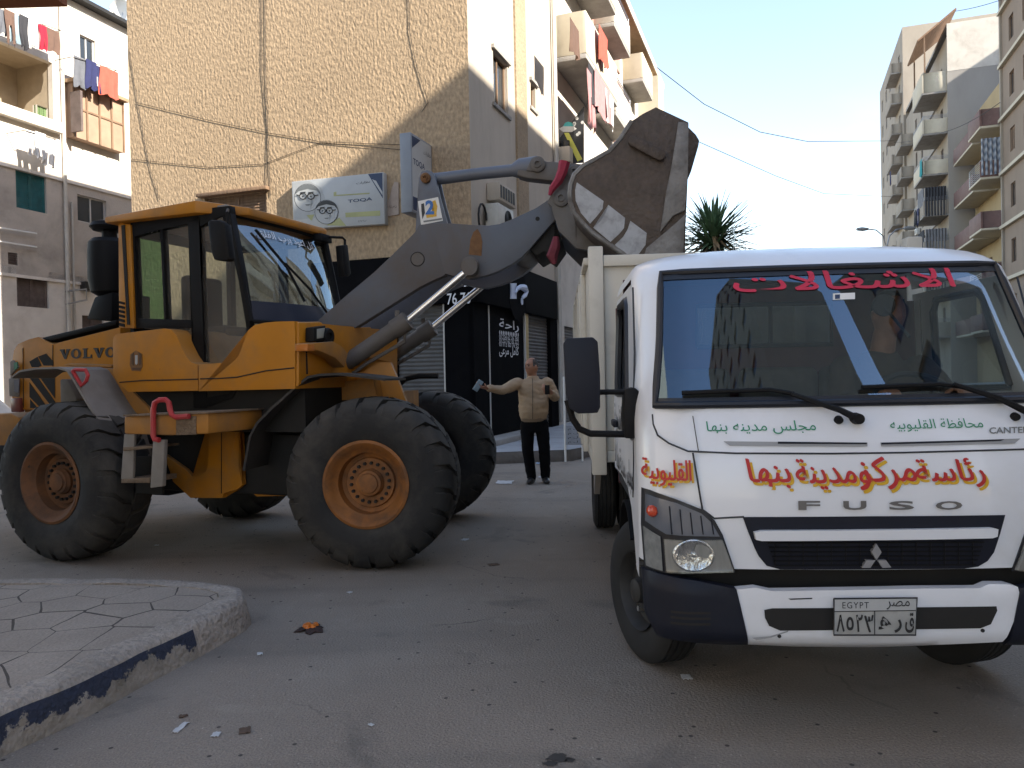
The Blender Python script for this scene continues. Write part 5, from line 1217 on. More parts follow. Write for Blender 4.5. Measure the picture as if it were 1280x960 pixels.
# ---- steps, step box, articulated frame
zD = z5(130, 490)
SY = -TY - .30
b = MB(); b.prism(LR.side(zD([(125, 152), (650, 132), (652, 262), (400, 272), (125, 262)]), SY), SY, -.55); sb = b.build('step_box', M['yellow_dirty'], ld, LR, bevel=.015)
b = MB(); b.prism(LR.side(zD([(120, 143), (655, 124), (655, 134), (120, 153)]), SY - .02), SY - .02, -.55); b.build('step_tread', M['dusty_step'], sb, LR)
b = MB(); b.prism(LR.side(zD([(450, 160), (575, 150), (575, 265), (450, 270)]), SY - .006), SY - .006, SY - .001); b.build('grip_patch', M['dusty_step'], sb, LR)
lad = MB(); lad.prism(LR.side(zD([(125, 262), (188, 262), (178, 545), (104, 545)]), SY + .02), SY + .02, SY + .05); lad.prism(LR.side(zD([(305, 300), (378, 300), (365, 590), (288, 600)]), SY - .02), SY - .02, SY + .02)
lado = lad.build('ladder', M['fender'], ld, LR, bevel=.006)
for q in ([(118, 345), (300, 338), (300, 352), (118, 370)], [(106, 545), (285, 535), (285, 568), (106, 570)]):
    b = MB(); b.prism(LR.side(zD(q), SY), SY, SY + .3); b.build('rung', M['dusty_step'], lado, LR, bevel=.005)
b = MB(); b.box(*sorted((LR.on(155, 560, 'y', SY + .3).x, LR.on(200, 560, 'y', SY + .3).x)), SY + .31, SY + .34, .62, .95); b.build('ladder_back', M['belly'], lado, LR)
hd = [LR.on(*q, 'y', SY - .04) for q in zD([(345, 300), (318, 296), (308, 270), (308, 110), (318, 65), (345, 50), (385, 48), (405, 65), (412, 110), (425, 145), (450, 158), (530, 152)])]
MB().tube(hd, .022, 8).build('grab_handle', M['redp'], ld, LR)
# frame between the axles
fp = [(262, 521), (300, 517), (297.5, 545), (297.5, 585), (303, 606), (296, 612), (278.5, 617), (278.5, 622.5), (238, 622.5), (216, 602), (205, 568), (232, 587), (240, 596), (248, 597), (258, 590), (261, 580)]
plate('centre_frame', LR, fp, -.62, .05, M['yellow'], far=.62, bevel=.01)
MB().prism(LR.side([(276, 519), (276.4, 519), (276.4, 617), (276, 617)], -.63), -.628, -.621).build('panel_gap', M['belly'], ld, LR)
plate('frame_rail', LR, zB([(75, 515), (255, 512), (255, 575), (78, 578)]), -.68, .05, M['yellow_dirty'])
plate('frame_rail', LR, zB([(252, 480), (490, 478), (490, 495), (252, 495)]), -.72, .3, M['yellow_dirty'])
plate('frame_rail', LR, zB([(318, 495), (332, 495), (332, 600), (318, 605)]), -.66, .1, M['yellow_dirty'])
plate('frame_rail', LR, zB([(318, 600), (650, 575), (650, 585), (320, 612)]), -.66, .3, M['yellow_dirty'])
plate('frame_rail', LR, zB([(550, 520), (750, 515), (750, 535), (550, 545)]), -.5, .1, M['yellow_dirty'])
MB().box(.4, 2.1, -.55, .55, .55, 1.12).build('belly_block', M['belly'], ld, LR, bevel=.05)  # dark box added between the frames to block light
MB().box(-.1, 2.3, -.75, .75, 1.15, LR.on(300, 488, 'y', -.75).z + .04).build('belly_block_top', M['belly'], ld, LR)  # second dark box above it, added to close the belly to light
b = MB()
for k in range(5): b.tube([LR.on(205 + k * 18, 500 + k, 'y', -.6), LR.on(230 + k * 22, 512, 'y', -.58), LR.on(300 + k * 6, 540, 'y', -.4), LR.on(330, 600 - k * 4, 'y', -.2)], .022, 6)
b.build('hoses', M['belly'], ld, LR)
# ---- front frame
fpx = [(302, 604), (336, 601), (336, 592), (359, 590), (362, 603), (359, 620), (320, 621), (320, 612)]
plate('front_axle_frame', LF, fpx, -.75, .5, M['yellow'], bevel=.01)
MB().box(-1.3, -.2, -.5, .5, .6, 1.0).build('front_frame', M['yellow_dirty'], ld, LF, bevel=.02)
zE = z5(370, 340)
tw = [(418, 432), (430, 420), (437, 417), (441, 418), (446, 430), (452, 445), (456, 452), (488, 453), (497, 475), (508, 503), (516, 545), (415, 560)]
plate('arm_tower', LF, tw, -.42, .06, M['yellow'], bevel=.01)
tw2 = [(434, 440), (442, 422), (452, 409), (462, 409), (466, 418), (480, 440), (497, 475), (508, 503), (512, 540), (430, 540)]
b = MB(); b.prism(LF.side(tw2, .3), .3, .36); b.build('arm_tower', M['yellow'], ld, LF, bevel=.01)
MB().box(-.45, .05, -.36, .30, .9, LF.on(470, 490, 'y', -.36).z).build('tower_web', M['yellow_dirty'], ld, LF)
plate('tower_web', LF, zE([(265, 690), (480, 660), (500, 760), (510, 800), (250, 800)]), -.62, .2, M['yellow_dirty'])
ff = band('fender', LF, [(303, 588), (307, 566), (311, 545), (320, 528), (340, 508), (368, 483), (384, 470), (400, 467), (420, 466), (454, 469.5), (480, 473)], -TY - .2, -TY + .5, .02, M['fender_dark'])
MB().prism(LF.side([(348, 590), (366, 536), (384, 514), (386, 518), (370, 540), (353, 590)], -.8), -.82, -.76).build('fender_stay', M['plastic'], ld, LF)
# ---- lift arms
arm_px = [(398, 400), (432, 370), (468, 340), (492, 317), (508, 302), (518, 291), (524, 281), (540, 279.5), (562, 279), (590, 281), (610, 282), (624, 280), (638, 275), (655, 267), (670, 260), (685, 250), (694, 240), (703, 236), (712, 242), (714, 253), (706, 264), (696, 273), (688, 281), (676, 295), (663, 310), (652, 321), (640, 330), (622, 339), (610, 343.5), (590, 348), (572, 346), (556, 342), (556, 344), (540, 351), (524, 359), (486, 383), (448, 407), (417, 425), (404, 415)]
ay = -.46
arm = MB(); arm.prism(LF.side(arm_px, ay), ay, ay + .12)
la = arm.build('lift_arm', M['arm_near'], ld, LF, bevel=.012)
arm = MB(); arm.prism(LF.side(arm_px, ay), -ay - .12, -ay); arm.build('lift_arm', M['armblue'], ld, LF, bevel=.012)
c = LF.on(610, 318, 'y', ay); c2 = LF.on(650, 318, 'y', ay)
MB().tube([(c2.x - .02, ay + .1, c2.z + .10), (c2.x - .02, -ay - .1, c2.z + .10)], .12, 18).build('cross_tube', M['gun'], ld, LF)
def boss(px, py, r0, y, fr=LF, m='gun', par=ld, lift=.05):
    p = fr.on(px, py, 'y', y); b = MB(); b.lathe([(r0, 0), (r0, -lift), (r0 * .82, -lift - .008), (r0 * .5, -lift - .008), (r0 * .5, -lift - .02), (r0 * .32, -lift - .022), (r0 * .32, -lift), (0, -lift)], (p.x, y, p.z), 'y', 28)
    return b.build('pin_boss', M[m], par, fr)
boss(588, 333, .085, ay, par=la); boss(702, 248, .10, ay - .03, par=la, lift=.03)
b = MB(); b.prism(LF.side([(576, 345), (578, 334), (583, 326), (592, 324), (598, 330), (598, 338), (594, 345), (586, 350)], ay - .012), ay - .03, ay - .002); b.build('boss_plate', M['gun'], la, LF, bevel=.006)
p = LF.on(522, 324, 'y', ay); b = MB(); b.lathe([(0, -.004), (.058, -.004), (.062, 0)], (p.x, ay, p.z), 'y', 28); b.build('cap', M['gun'], la, LF)
b = MB(); b.lathe([(.062, -.001), (.068, -.001), (.068, -.005), (.062, -.005)], (p.x, ay, p.z), 'y', 28); b.build('cap_groove', M['belly'], la, LF)
p = LF.on(672, 273.5, 'y', ay); b = MB(); b.lathe([(0, -.003), (.02, -.003), (.02, 0)], (p.x, ay, p.z), 'y', 14); b.build('hole', M['belly'], la, LF)
b = MB(); b.prism(LF.side([(586, 318), (588, 300), (592, 290), (597, 286), (601, 293), (603, 302), (602, 320)], ay), ay - .004, ay - .001); b.build('rust_patch', M['rust_patch'], la, LF)
# tilt lever with its sticker, tilt rod and bucket link
zF = z5(470, 170)
ty = -.14
lev = MB(); lev.prism(LF.side(zF([(240, 700), (262, 420), (268, 260), (285, 222), (320, 212), (355, 225), (372, 260), (405, 400), (450, 560), (440, 700)]), ty), ty, ty + .05); lv = lev.build('tilt_lever', M['armblue'], ld, LF, bevel=.01)
lev = MB(); lev.prism(LF.side(zF([(262, 700), (262, 420), (268, 260), (285, 222), (320, 212), (355, 225), (372, 260), (405, 400), (450, 560), (440, 700)]), ty), .10, .15); lev.build('tilt_lever', M['armblue'], ld, LF, bevel=.01)
boss(532.5, 223, .05, ty, m='rust_patch', par=lv, lift=.03)
st_px = zF([(262, 408), (388, 382), (418, 530), (282, 556)])
b = MB(); b.prism(LF.side(st_px, ty - .002), ty - .006, ty - .002); stk = b.build('sticker', M['white'], lv, LF)
M['sblue'] = mat('sticker_blue', (.03, .14, .42), .5); M['syel'] = mat('sticker_yellow', (.62, .36, .03), .5)
def spr(px, m, l=.0085): b = MB(); b.prism(LF.side(zF(px), ty - l), ty - l, ty - l + .002); b.build('print', M[m], stk, LF)
spr([(350, 410), (370, 400), (384, 440), (376, 490), (350, 510), (362, 460)], 'syel'); spr([(282, 425), (300, 420), (306, 480), (290, 520), (284, 470)], 'ink'); spr([(312, 488), (376, 478), (380, 502), (316, 512)], 'syel', .0095); spr([(296, 530), (412, 512), (412, 522), (298, 540)], 'grey_print')
tl('2', LF, zF([(310, 492)])[0], zF([(362, 400)])[0], ty - .008, m='sblue', par=stk, off=.04)
rod = [LF.on(*q, 'y', 0) for q in [(538, 224.5), (556, 222.5), (600, 217), (640, 213), (650, 211), (672, 209)]]
b = MB(); b.tube(rod, [.06, .06, .058, .06, .10, .11], 14); b.build('tilt_rod', M['armblue'], ld, LF)
lk = MB(); lk.prism(LF.side(zF([(880, 245), (890, 190), (930, 165), (980, 130), (1030, 132), (1062, 158), (1120, 160), (1250, 172), (1280, 178), (1285, 240), (1260, 280), (1180, 285), (1060, 275), (940, 262)]), -.09), -.09, .09)
lko = lk.build('bucket_link', M['gun'], ld, LF, bevel=.015); boss(672, 206, .075, -.09, par=lko, lift=.03)
b = MB(); b.prism(LF.side(zF([(940, 215), (960, 165), (1010, 145), (1050, 170), (1045, 210), (1000, 225)]), -.1), -.105, -.091); b.build('boss_plate', M['gun'], lko, LF, bevel=.005)
# lift cylinders
for s_ in (-1, 1):
    y = s_ * .52
    a0 = LF.on(420, 462, 'y', -.52); a1 = LF.on(508, 402, 'y', -.52); a2 = LF.on(588, 335, 'y', -.52)
    V = lambda p: Vector((p.x, y, p.z)); d = (V(a2) - V(a1)).normalized(); e = (V(a1) - V(a0)).normalized()
    b = MB(); b.tube([V(a0) - e * .35, V(a1) - e * .06], .078, 18); b.tube([V(a1) - e * .14, V(a1) + e * .02], .094, 18); b.box(-.02, .02, -.02, .02, 0, .08, M=Matrix.Translation(V(a1) - e * .1 + Vector((0, 0, .08))))
    lc = b.build('lift_cylinder', M['gun'], ld, LF)
    MB().tube([V(a1), V(a2) - d * .05], .036, 14).build('piston_rod', M['chrome'], lc, LF)
    b = MB(); b.tube([V(a2) + Vector((0, -.06, 0)), V(a2) + Vector((0, .06, 0))], .075, 16); b.build('rod_eye', M['gun'], lc, LF)
    b = MB(); off = Vector((.06, -.02 * s_, -.13)); b.tube([V(a1) - e * .06 + Vector((.03, 0, -.07)), V(a1) - e * .1 + off, V(a0) + e * .3 + off * .8, V(a0) - e * .2 + off * .9], .018, 7); b.build('hydraulic_pipe', M['gun'], lc, LF)
b = MB(); b.tube([LF.on(x, y_, 'y', .35) for x, y_ in [(497, 483), (506, 474), (524, 470), (548, 470)]], .03, 7); b.build('hose', M['plastic'], ld, LF)
# ---- bucket
zG = z5(660, 130); by0, by1 = -1.24, 1.24
outline = zG([(800, 20), (1003, 115), (1000, 430), (990, 660), (985, 760)]) + [(856, 340), (850, 372), (836, 370), (815, 352), (795, 333), (780, 317)] + zG([(500, 870), (400, 800), (340, 740), (290, 680), (265, 610), (262, 560), (268, 500), (290, 440), (345, 385), (430, 340), (510, 295), (580, 215), (650, 105), (720, 60)])
o2 = LF.side(outline, by0)
bk = MB(); bk.prism(o2, by0, by0 + .035); bucket = bk.build('bucket', M['bucket'], ld, LF, bevel=.008)
bk = MB(); bk.prism(o2, by1 - .035, by1); bk.build('bucket_side', M['bucket'], bucket, LF, bevel=.008)
sp_ = o2[6:] + o2[:2]                              # back and floor follow the outline from lip to top edge
b = MB(); k = len(sp_); vs = [(x, by0 + .03, z) for x, z in sp_] + [(x, by1 - .03, z) for x, z in sp_]
b.faces(vs, [(i, i + 1, k + i + 1, k + i) for i in range(k - 1)]); b.build('bucket_shell', M['bucket'], bucket, LF, solid=.025, recalc=True)
rimm = MB(); rimm.tube([(x, by0 + .01, z) for x, z in o2[9:24]], .022, 6); rimm.build('edge_bead', M['worn'], bucket, LF)
def bp(px, m, lift=.012, name='wear_plate', bev=.004): b = MB(); b.prism(LF.side(zG(px), by0 - lift), by0 - lift, by0 - .0005); return b.build(name, M[m], bucket, LF, bevel=bev)
bp([(1004, 118), (1000, 430), (982, 662), (905, 700), (826, 800), (866, 540), (893, 410), (905, 340), (940, 110)], 'worn', .03)
bp([(982, 690), (970, 940), (960, 1040), (700, 1040), (740, 900), (860, 800), (940, 730)], 'worn', .022)
bp([(632, 205), (650, 195), (855, 290), (860, 315), (845, 348), (820, 352), (635, 255), (625, 230)], 'bucket', .05, 'cast_rib', .012)
bp([(305, 490), (472, 606), (466, 655), (435, 695), (388, 748), (330, 680), (298, 605), (294, 540)], 'stripe_white', .003, 'stripe', 0)
bp([(502, 630), (607, 712), (600, 775), (570, 812), (515, 862), (408, 772), (462, 725), (487, 680)], 'stripe_white', .003, 'stripe', 0)
bp([(640, 730), (742, 806), (735, 880), (690, 940), (600, 938), (543, 880), (595, 830), (622, 785)], 'stripe_white', .003, 'stripe', 0)
b = MB(); b.prism(LF.side(zG([(990, 135), (1010, 150), (1050, 190), (1071, 225), (1066, 260), (1020, 420), (1000, 445), (985, 440)]), -.5), -.5, 1.1); b.build('spill_plate', M['bucket'], bucket, LF, bevel=.01)
# hinge brackets on the bucket back
for y in (-.66, .42):
    b = MB(); b.prism(LF.side(zG([(145, 640), (120, 615), (180, 500), (240, 400), (270, 370), (335, 375), (300, 420), (268, 500), (262, 560), (290, 680), (390, 790), (480, 880), (470, 930), (300, 900), (190, 790)]), -.66), y, y + .09); ear = b.build('hinge_bracket', M['gun'], bucket, LF, bevel=.01)
boss(701.5, 248, .075, -.66, par=bucket, lift=.025); boss(718, 215, .06, -.66, par=bucket, lift=.02)
b = MB(); b.prism(LF.side(zG([(120, 610), (165, 720), (160, 850), (220, 860), (150, 960), (110, 930), (60, 960), (0, 900), (60, 820), (130, 790)]), -.3), -.4, .4); b.build('stop_block', M['belly'], bucket, LF, bevel=.02)
ribb = tag(MB().tube([LF.on(*q, 'y', -.74) for q in zG([(228, 360), (215, 420), (190, 480), (150, 530), (135, 570)])], [.05, .045, .04, .03, .015], 6).build('rag', mat('crimson_rag', (.30, .03, .06), .85, var=.25, scale=12), None, LF), 'crimson rag tied round the bucket link', 'rag')
rg2 = tag(MB().tube([LF.on(*q, 'y', -.70) for q in [(695, 296), (694, 308), (690, 320), (693, 330)]], [.025, .045, .05, .02], 6).build('rag', mat('dark_red_rag', (.17, .03, .045), .85, var=.25, scale=12), None, LF), 'dark red rag dangling below the bucket hinge', 'rag')
# ------------------------------------------------------------------ white municipal tipper truck
from mathutils.geometry import tessellate_polygon
M['twhite'] = mat('truck_white_paint', (.74, .755, .79), .28, var=.03, scale=1.5, dirt=(.60, .59, .58), damt=.26, dscale=1.7, coat=.25)
M['tbody'] = mat('cream_tipper_paint', (.58, .55, .48), .55, var=.06, scale=2, dirt=(.27, .22, .17), damt=.34, dscale=1.8)
M['tblack'] = mat('dark_blue_black_plastic', (.009, .011, .020), .5, var=.15, dirt=(.028, .028, .032), damt=.2, dscale=3, spec=.25)
M['seal_t'] = mat('black_rubber_seal', (.010, .012, .018), .4)
M['twind'] = glass('windscreen_glass', (.74, .78, .78), 2.25, refl=(.52, .76, 1))
M['tglass'] = glass('side_window_glass', (.6, .65, .64), 1.5)
M['red_paint'] = mat('red_lettering_paint', (.46, .016, .016), .5, var=.06)
M['yel_paint'] = mat('yellow_lettering_paint', (.62, .36, .012), .5, var=.06)
M['green_paint'] = mat('green_lettering', (.005, .22, .10), .5, var=.05)
M['pinkred'] = mat('red_windscreen_sticker', (.55, .02, .06), .5)
M['maroon_in'] = mat('maroon_cab_lining', (.10, .035, .035), .8, var=.15)
M['trim_in'] = mat('dark_cab_trim', (.022, .022, .025), .7, var=.15)
M['seat_in'] = mat('worn_seat_cloth', (.10, .09, .08), .9, var=.2, scale=8)
M['badge_light'] = mat('badge_chrome', (.42, .42, .43), .25, metal=.5)
M['badge_grey'] = mat('dull_chrome_badge', (.17, .17, .175), .3, metal=.6)
T = Frame(1.5, 3.17, 0, R(-3.5))
tk = thing('tipper_truck', 'white municipal tipper truck facing the camera with red Arabic lettering', 'truck', T)
def interp(tab, z):
    if z <= tab[0][0]: return tab[0][1]
    for (a, va), (b, vb) in zip(tab, tab[1:]):
        if z <= b: t = (z - a) / (b - a); return va + (vb - va) * t
    return tab[-1][1]
def smooth_i(tab, z):
    d = .03; return (interp(tab, z - d) + 2 * interp(tab, z) + interp(tab, z + d)) / 4
WT = [(.4, .95), (1.3, .955), (1.45, .952), (1.75, .93), (2.05, .925), (2.15, .91), (2.205, .86), (2.24, .77), (2.262, .64)]
YF = [(.4, .07), (.9, .03), (1.1, .035), (1.3, .075), (1.45, .145), (2.09, .50), (2.16, .60), (2.215, .74), (2.248, .92), (2.262, 1.05)]
RC = [(.4, .20), (1.45, .20), (2.1, .22), (2.262, .3)]
YB = 1.74
hw = lambda z: smooth_i(WT, z)
def yS(x, z):
    w_ = hw(z); r = interp(RC, z); a = min(abs(x), w_ - .0005)
    y = smooth_i(YF, z) + .07 * (a / w_) ** 2
    if a > w_ - r: y += r - math.sqrt(max(0, r * r - (a - (w_ - r)) ** 2))
    return y
def hit(px, py, lift=0.0):
    y = .15
    for _ in range(14):
        p = T.on(px, py, 'y', y); y = .5 * y + .5 * (yS(p.x, p.z) - lift)
    return p.x, p.z
def tmap(b, cuts=3, lift=.004, solid=None):
    bmesh.ops.triangulate(b.bm, faces=b.bm.faces)
    for _ in range(cuts):
        es = [e for e in b.bm.edges if e.calc_length() > .06]
        if es: bmesh.ops.subdivide_edges(b.bm, edges=es, cuts=1); bmesh.ops.triangulate(b.bm, faces=[f for f in b.bm.faces if len(f.verts) > 3])
    for v in b.bm.verts: v.co.y = yS(v.co.x, v.co.z) - lift
    for f in b.bm.faces:
        f.normal_update()
        if f.normal.y > 0: f.normal_flip()
def patch(name, px, m, par, lift=.004, cuts=4):
    pts = [hit(*q) for q in px]; b = MB(); b.faces([(x, 0, z) for x, z in pts], [tuple(range(len(pts)))]); tmap(b, cuts, lift)
    bmesh.ops.recalc_face_normals(b.bm, faces=b.bm.faces)
    if sum(f.normal.y for f in b.bm.faces) > 0: bmesh.ops.reverse_faces(b.bm, faces=b.bm.faces)
    if lift > .005: b.skirt((0, lift + .004, 0))
    return b.build(name, m, par, T, recalc=False)
def seam(name, px, par, r=.004, m='seal_t', lift=.0):
    pts = []
    for (ax, ay), (bx_, by_) in zip(px, px[1:]):
        for k in range(6): x, z = hit(ax + (bx_ - ax) * k / 6, ay + (by_ - ay) * k / 6); pts.append((x, yS(x, z) - lift, z))
    x, z = hit(*px[-1]); pts.append((x, yS(x, z) - lift, z)); return MB().tube(pts, r, 6).build(name, M[m], par, T)
# cab shell: front with the windscreen opening, corners, roof
ZW0, ZW1 = 1.455, 2.09
tb = lambda z: .918 + (.86 - .918) * max(0, min(1, (z - ZW0) / (ZW1 - ZW0)))
zs = [.757, .82, .9, 1.0, 1.1, 1.2, 1.3, 1.38, ZW0] + [ZW0 + (ZW1 - ZW0) * k / 6 for k in range(1, 7)] + [2.12, 2.155, 2.185, 2.215, 2.24, 2.254, 2.262]
def tnodes(z):
    B = tb(z); inner = [B * (k / 8 * 2 - 1) for k in range(9)]
    e = [.92 + .08 * 0, .94, .96, .975, .988, .996, .9995]; outer = [B + (1 - B) * t for t in (.18, .36, .54, .70, .84, .93, .985, .9995)]
    return [-t for t in reversed(outer)] + inner + outer
b = MB(); rows = []
for z in zs: rows.append([b.bm.verts.new((t * hw(z), yS(t * hw(z), z), z)) for t in tnodes(z)])
nc = len(rows[0])
for j in range(len(zs) - 1):
    for i in range(nc - 1):
        if zs[j] >= ZW0 - 1e-6 and zs[j + 1] <= ZW1 + 1e-6 and 8 <= i < 16: continue
        b.bm.faces.new((rows[j][i], rows[j][i + 1], rows[j + 1][i + 1], rows[j + 1][i]))
# roof and side roll above the doors
top = [j for j, z in enumerate(zs) if z >= 2.05]
for i in (0, nc - 1):
    prev = None
    for j in top:
        v = rows[j][i]; q = b.bm.verts.new((v.co.x, YB - .02, v.co.z))
        if prev: b.bm.faces.new((prev[0], prev[1], q, v) if i else (prev[1], prev[0], v, q))
        prev = (v, q)
lastrow = rows[-1]; backrow = [b.bm.verts.new((v.co.x, YB - .02, v.co.z)) for v in lastrow]
for i in range(nc - 1): b.bm.faces.new((lastrow[i], lastrow[i + 1], backrow[i + 1], backrow[i]))
cab = b.build('cab', M['twhite'], tk, T, solid=0, ang=50, recalc=True)
# doors and side panels with window openings
def yfr(z): return yS(hw(z), z)
def sidepanel(sg_):
    out_ = [(yfr(.66) + .0, .66), (.42, .67), (.5, .80), (.62, .93), (.8, 1.0), (1.2, 1.02), (YB - .02, 1.0), (YB - .02, 1.4), (YB - .02, 1.75), (YB - .02, 2.06), (1.2, 2.06), (yfr(2.06), 2.06)] + [(yfr(z), z) for z in (1.9, 1.75, 1.6, 1.45, 1.3, 1.1, .9, .8)]
    win = [(.72, 1.50), (1.42, 1.48), (1.46, 1.55), (1.46, 1.93), (1.42, 2.0), (.98, 2.0), (.92, 1.96)]
    allp = out_ + win; tri = tessellate_polygon([[Vector((*p, 0)) for p in out_], [Vector((*p, 0)) for p in win]])
    b = MB(); b.faces([(sg_ * hw(z), y, z) for y, z in allp], [tuple(t) for t in tri]); bmesh.ops.recalc_face_normals(b.bm, faces=b.bm.faces)
    if sum(f.normal.x for f in b.bm.faces) * sg_ < 0: bmesh.ops.reverse_faces(b.bm, faces=b.bm.faces)
    d = b.build('door', M['twhite'], tk, T, recalc=False)
    g = MB(); g.faces([(sg_ * (hw(z) - .02), y, z) for y, z in win], [tuple(range(len(win)))]); g.build('pane', M['tglass'], d, T, recalc=False)
    r = MB(); r.tube([(sg_ * (hw(z) - .0), y, z) for y, z in win + win[:1]], .022, 6); r.build('seal', M['seal_t'], d, T)
    r = MB(); r.tube([(sg_ * (hw(z) + .001), y, z) for y, z in [(.62, 2.03), (.50, 1.7), (.42, 1.45), (.42, 1.2), (.50, 1.0)]], .005, 5); r.build('door_gap', M['seal_t'], d, T); r = MB(); r.tube([(sg_ * hw(1.2), YB - .12, 1.05), (sg_ * hw(2.0), YB - .12, 2.02)], .005, 5); r.build('door_gap', M['seal_t'], d, T)
    r = MB(); r.box(*sorted((sg_ * .955, sg_ * .985)), 1.35, 1.55, 1.28, 1.32); r.build('handle', M['tblack'], d, T, bevel=.008)
    return d
dl = sidepanel(-1); sidepanel(1)
# back wall with its window
bw = MB(); x0, x1, z0, z1 = -.42, .42, 1.76, 2.02
for (a, c, d, e) in ((-.93, .93, .9, z0), (-.88, .88, z1, 2.2), (-.93, x0, z0, z1), (x1, .93, z0, z1)): bw.box(a, c, YB - .04, YB, d, e)
bwo = bw.build('cab_back', M['maroon_in'], tk, T)
MB().box(x0, x1, YB - .025, YB - .018, z0, z1).build('pane', M['tglass'], bwo, T)
b = MB(); b.tube([(x0, YB - .045, z0), (x1, YB - .045, z0), (x1, YB - .045, z1), (x0, YB - .045, z1), (x0, YB - .045, z0)], .014, 6); b.box(.03, .05, YB - .05, YB - .03, z0, z1); b.build('seal', M['seal_t'], bwo, T)
# windscreen
def wsg(u, v, lift=.0): z = ZW0 + (ZW1 - ZW0) * v; t = tb(z) * (2 * u - 1); x = t * hw(z); return (x, yS(x, z) - lift, z)
b = MB(); b.grid(lambda u, v: wsg(u, v, .004), 24, 10); wsc = b.build('windscreen', M['twind'], tk, T, recalc=True)
rr = MB(); loop = [wsg(k / 16, 0, .006) for k in range(17)] + [wsg(1, k / 8, .006) for k in range(1, 9)] + [wsg(1 - k / 16, 1, .006) for k in range(1, 17)] + [wsg(0, 1 - k / 8, .006) for k in range(1, 8)]
rr.tube(loop + loop[:2], .017, 8); rr.build('seal', M['seal_t'], wsc, T)
b = MB(); b.grid(lambda u, v: wsg(u, .94 + .06 * v, .0065), 24, 1); b.grid(lambda u, v: wsg(u, .05 * v, .0065), 24, 1); b.build('black_band', M['seal_t'], wsc, T, recalc=False)
def txt(t, pxa, pxb, m, par, lift, name='lettering', off=0.0, shear=0.0, space=1.0):
    """pxa lower left, pxb upper right, in photo pixels, on the cab front"""
    a = hit(*pxa); b_ = hit(*pxb); return lettering(t, M[m], par, T, a[0], b_[0], a[1], b_[1], 0, off, lift, shear, fn=yS, name=name, space=space)
txt('الاشغالات', (917, 365), (1185, 335), 'pinkred', wsc, .009); txt('الاشغالات', (918.5, 366), (1186.5, 336), 'pinkred', wsc, .0095)
b = MB()
patch('sticker', [(1041, 367), (1068, 366), (1068, 374), (1041, 375)], M['white'], wsc, .0075, 1); patch('sticker', [(1043, 368.5), (1049, 368.2), (1049, 373.5), (1043, 374)], M['navy'], wsc, .009, 1)
# wipers
def wiper(px_arm, px_blade):
    P = lambda q, l: (lambda h: (h[0], yS(*h) - l, h[1]))(hit(*q))
    b = MB(); b.tube([P(px_arm[0], .03)] + [P(q, .05) for q in px_arm[1:]], [.016, .013, .010][:len(px_arm)] if len(px_arm) == 3 else .012, 6); b.tube([P(q, .028) for q in px_blade], .010, 6)
    o = b.build('wiper', M['plastic'], tk, T); q = px_arm[0]; p = P(q, .0); b = MB(); b.lathe([(0, -.05), (.022, -.05), (.026, 0)], p, 'y', 14); b.build('pivot', M['plastic'], o, T)
wiper([(1069, 523), (1045, 512), (985, 492)], [(851, 491), (900, 489), (960, 487), (990, 492)])
wiper([(1290, 520), (1240, 497), (1185, 480)], [(1074, 484), (1120, 482), (1170, 480), (1205, 484)])
for q in ((1048, 525), (1268, 521)):
    x, z = hit(*q); b = MB(); b.lathe([(0, -.022), (.014, -.022), (.02, 0)], (x, yS(x, z), z), 'y', 14); b.build('washer_jet', M['plastic'], tk, T)
# seams and pressings on the nose
seam('panel_gap', [(815.5, 518), (816.5, 530), (822, 544), (836, 554), (860, 564), (920, 566.6), (1040, 567), (1131, 565.7), (1230, 563), (1300, 561)], cab)
seam('panel_gap', [(866, 566), (878, 637), (893, 648), (930, 646)], cab); seam('panel_gap', [(866, 520), (873, 564)], cab, .002)
M['tshade'] = mat('recess_grey', (.30, .305, .315), .5)
patch('air_slot', [(904, 551.5), (1084, 553), (1084, 558), (912, 557)], M['tshade'], cab, .003); patch('air_slot', [(972, 551.8), (1083, 553), (1083, 555), (972, 554.5)], M['tblack'], cab, .005)
patch('air_slot', [(1100, 553), (1275, 548), (1268, 554), (1101, 558)], M['tshade'], cab, .003); patch('air_slot', [(1101, 553.2), (1255, 549), (1250, 551), (1101, 555.5)], M['tblack'], cab, .005)
# lettering on the nose
txt('مجلس مدينه بنها', (884, 543), (1018, 525), 'green_paint', cab, .003)
txt('محافظة القليوبيه', (1114, 540), (1226, 522), 'green_paint', cab, .003)
txt('CANTER', (1237, 542), (1284, 533), 'grey_print', cab, .003, off=.02, shear=.2)
for t, a, b_ in (('رئاسة', (1146, 610), (1228, 572)), ('مركز', (1076, 612), (1142, 570)), ('ومدينة', (996, 613), (1084, 573)), ('بنها', (934, 611), (986, 573))):
    for d_ in (0, 1.3): txt(t, (a[0] + 3.4 + d_, a[1] + 4.5), (b_[0] + 3.4 + d_, b_[1] + 4.5), 'yel_paint', cab, .003 + d_ * .0004, shear=-.12)
    for d_ in (-.7, .7): txt(t, (a[0] + d_, a[1] + d_ * .6), (b_[0] + d_, b_[1] + d_ * .6), 'red_paint', cab, .0055 + d_ * .0004, shear=-.12)
for d_ in (0, 1.2): txt('القليوبية', (804.5 + d_, 607), (865 + d_, 578), 'yel_paint', cab, .003 + d_ * .0004); txt('القليوبية', (801.5 + d_, 603.5), (862 + d_, 574.5), 'red_paint', cab, .0055 + d_ * .0004)
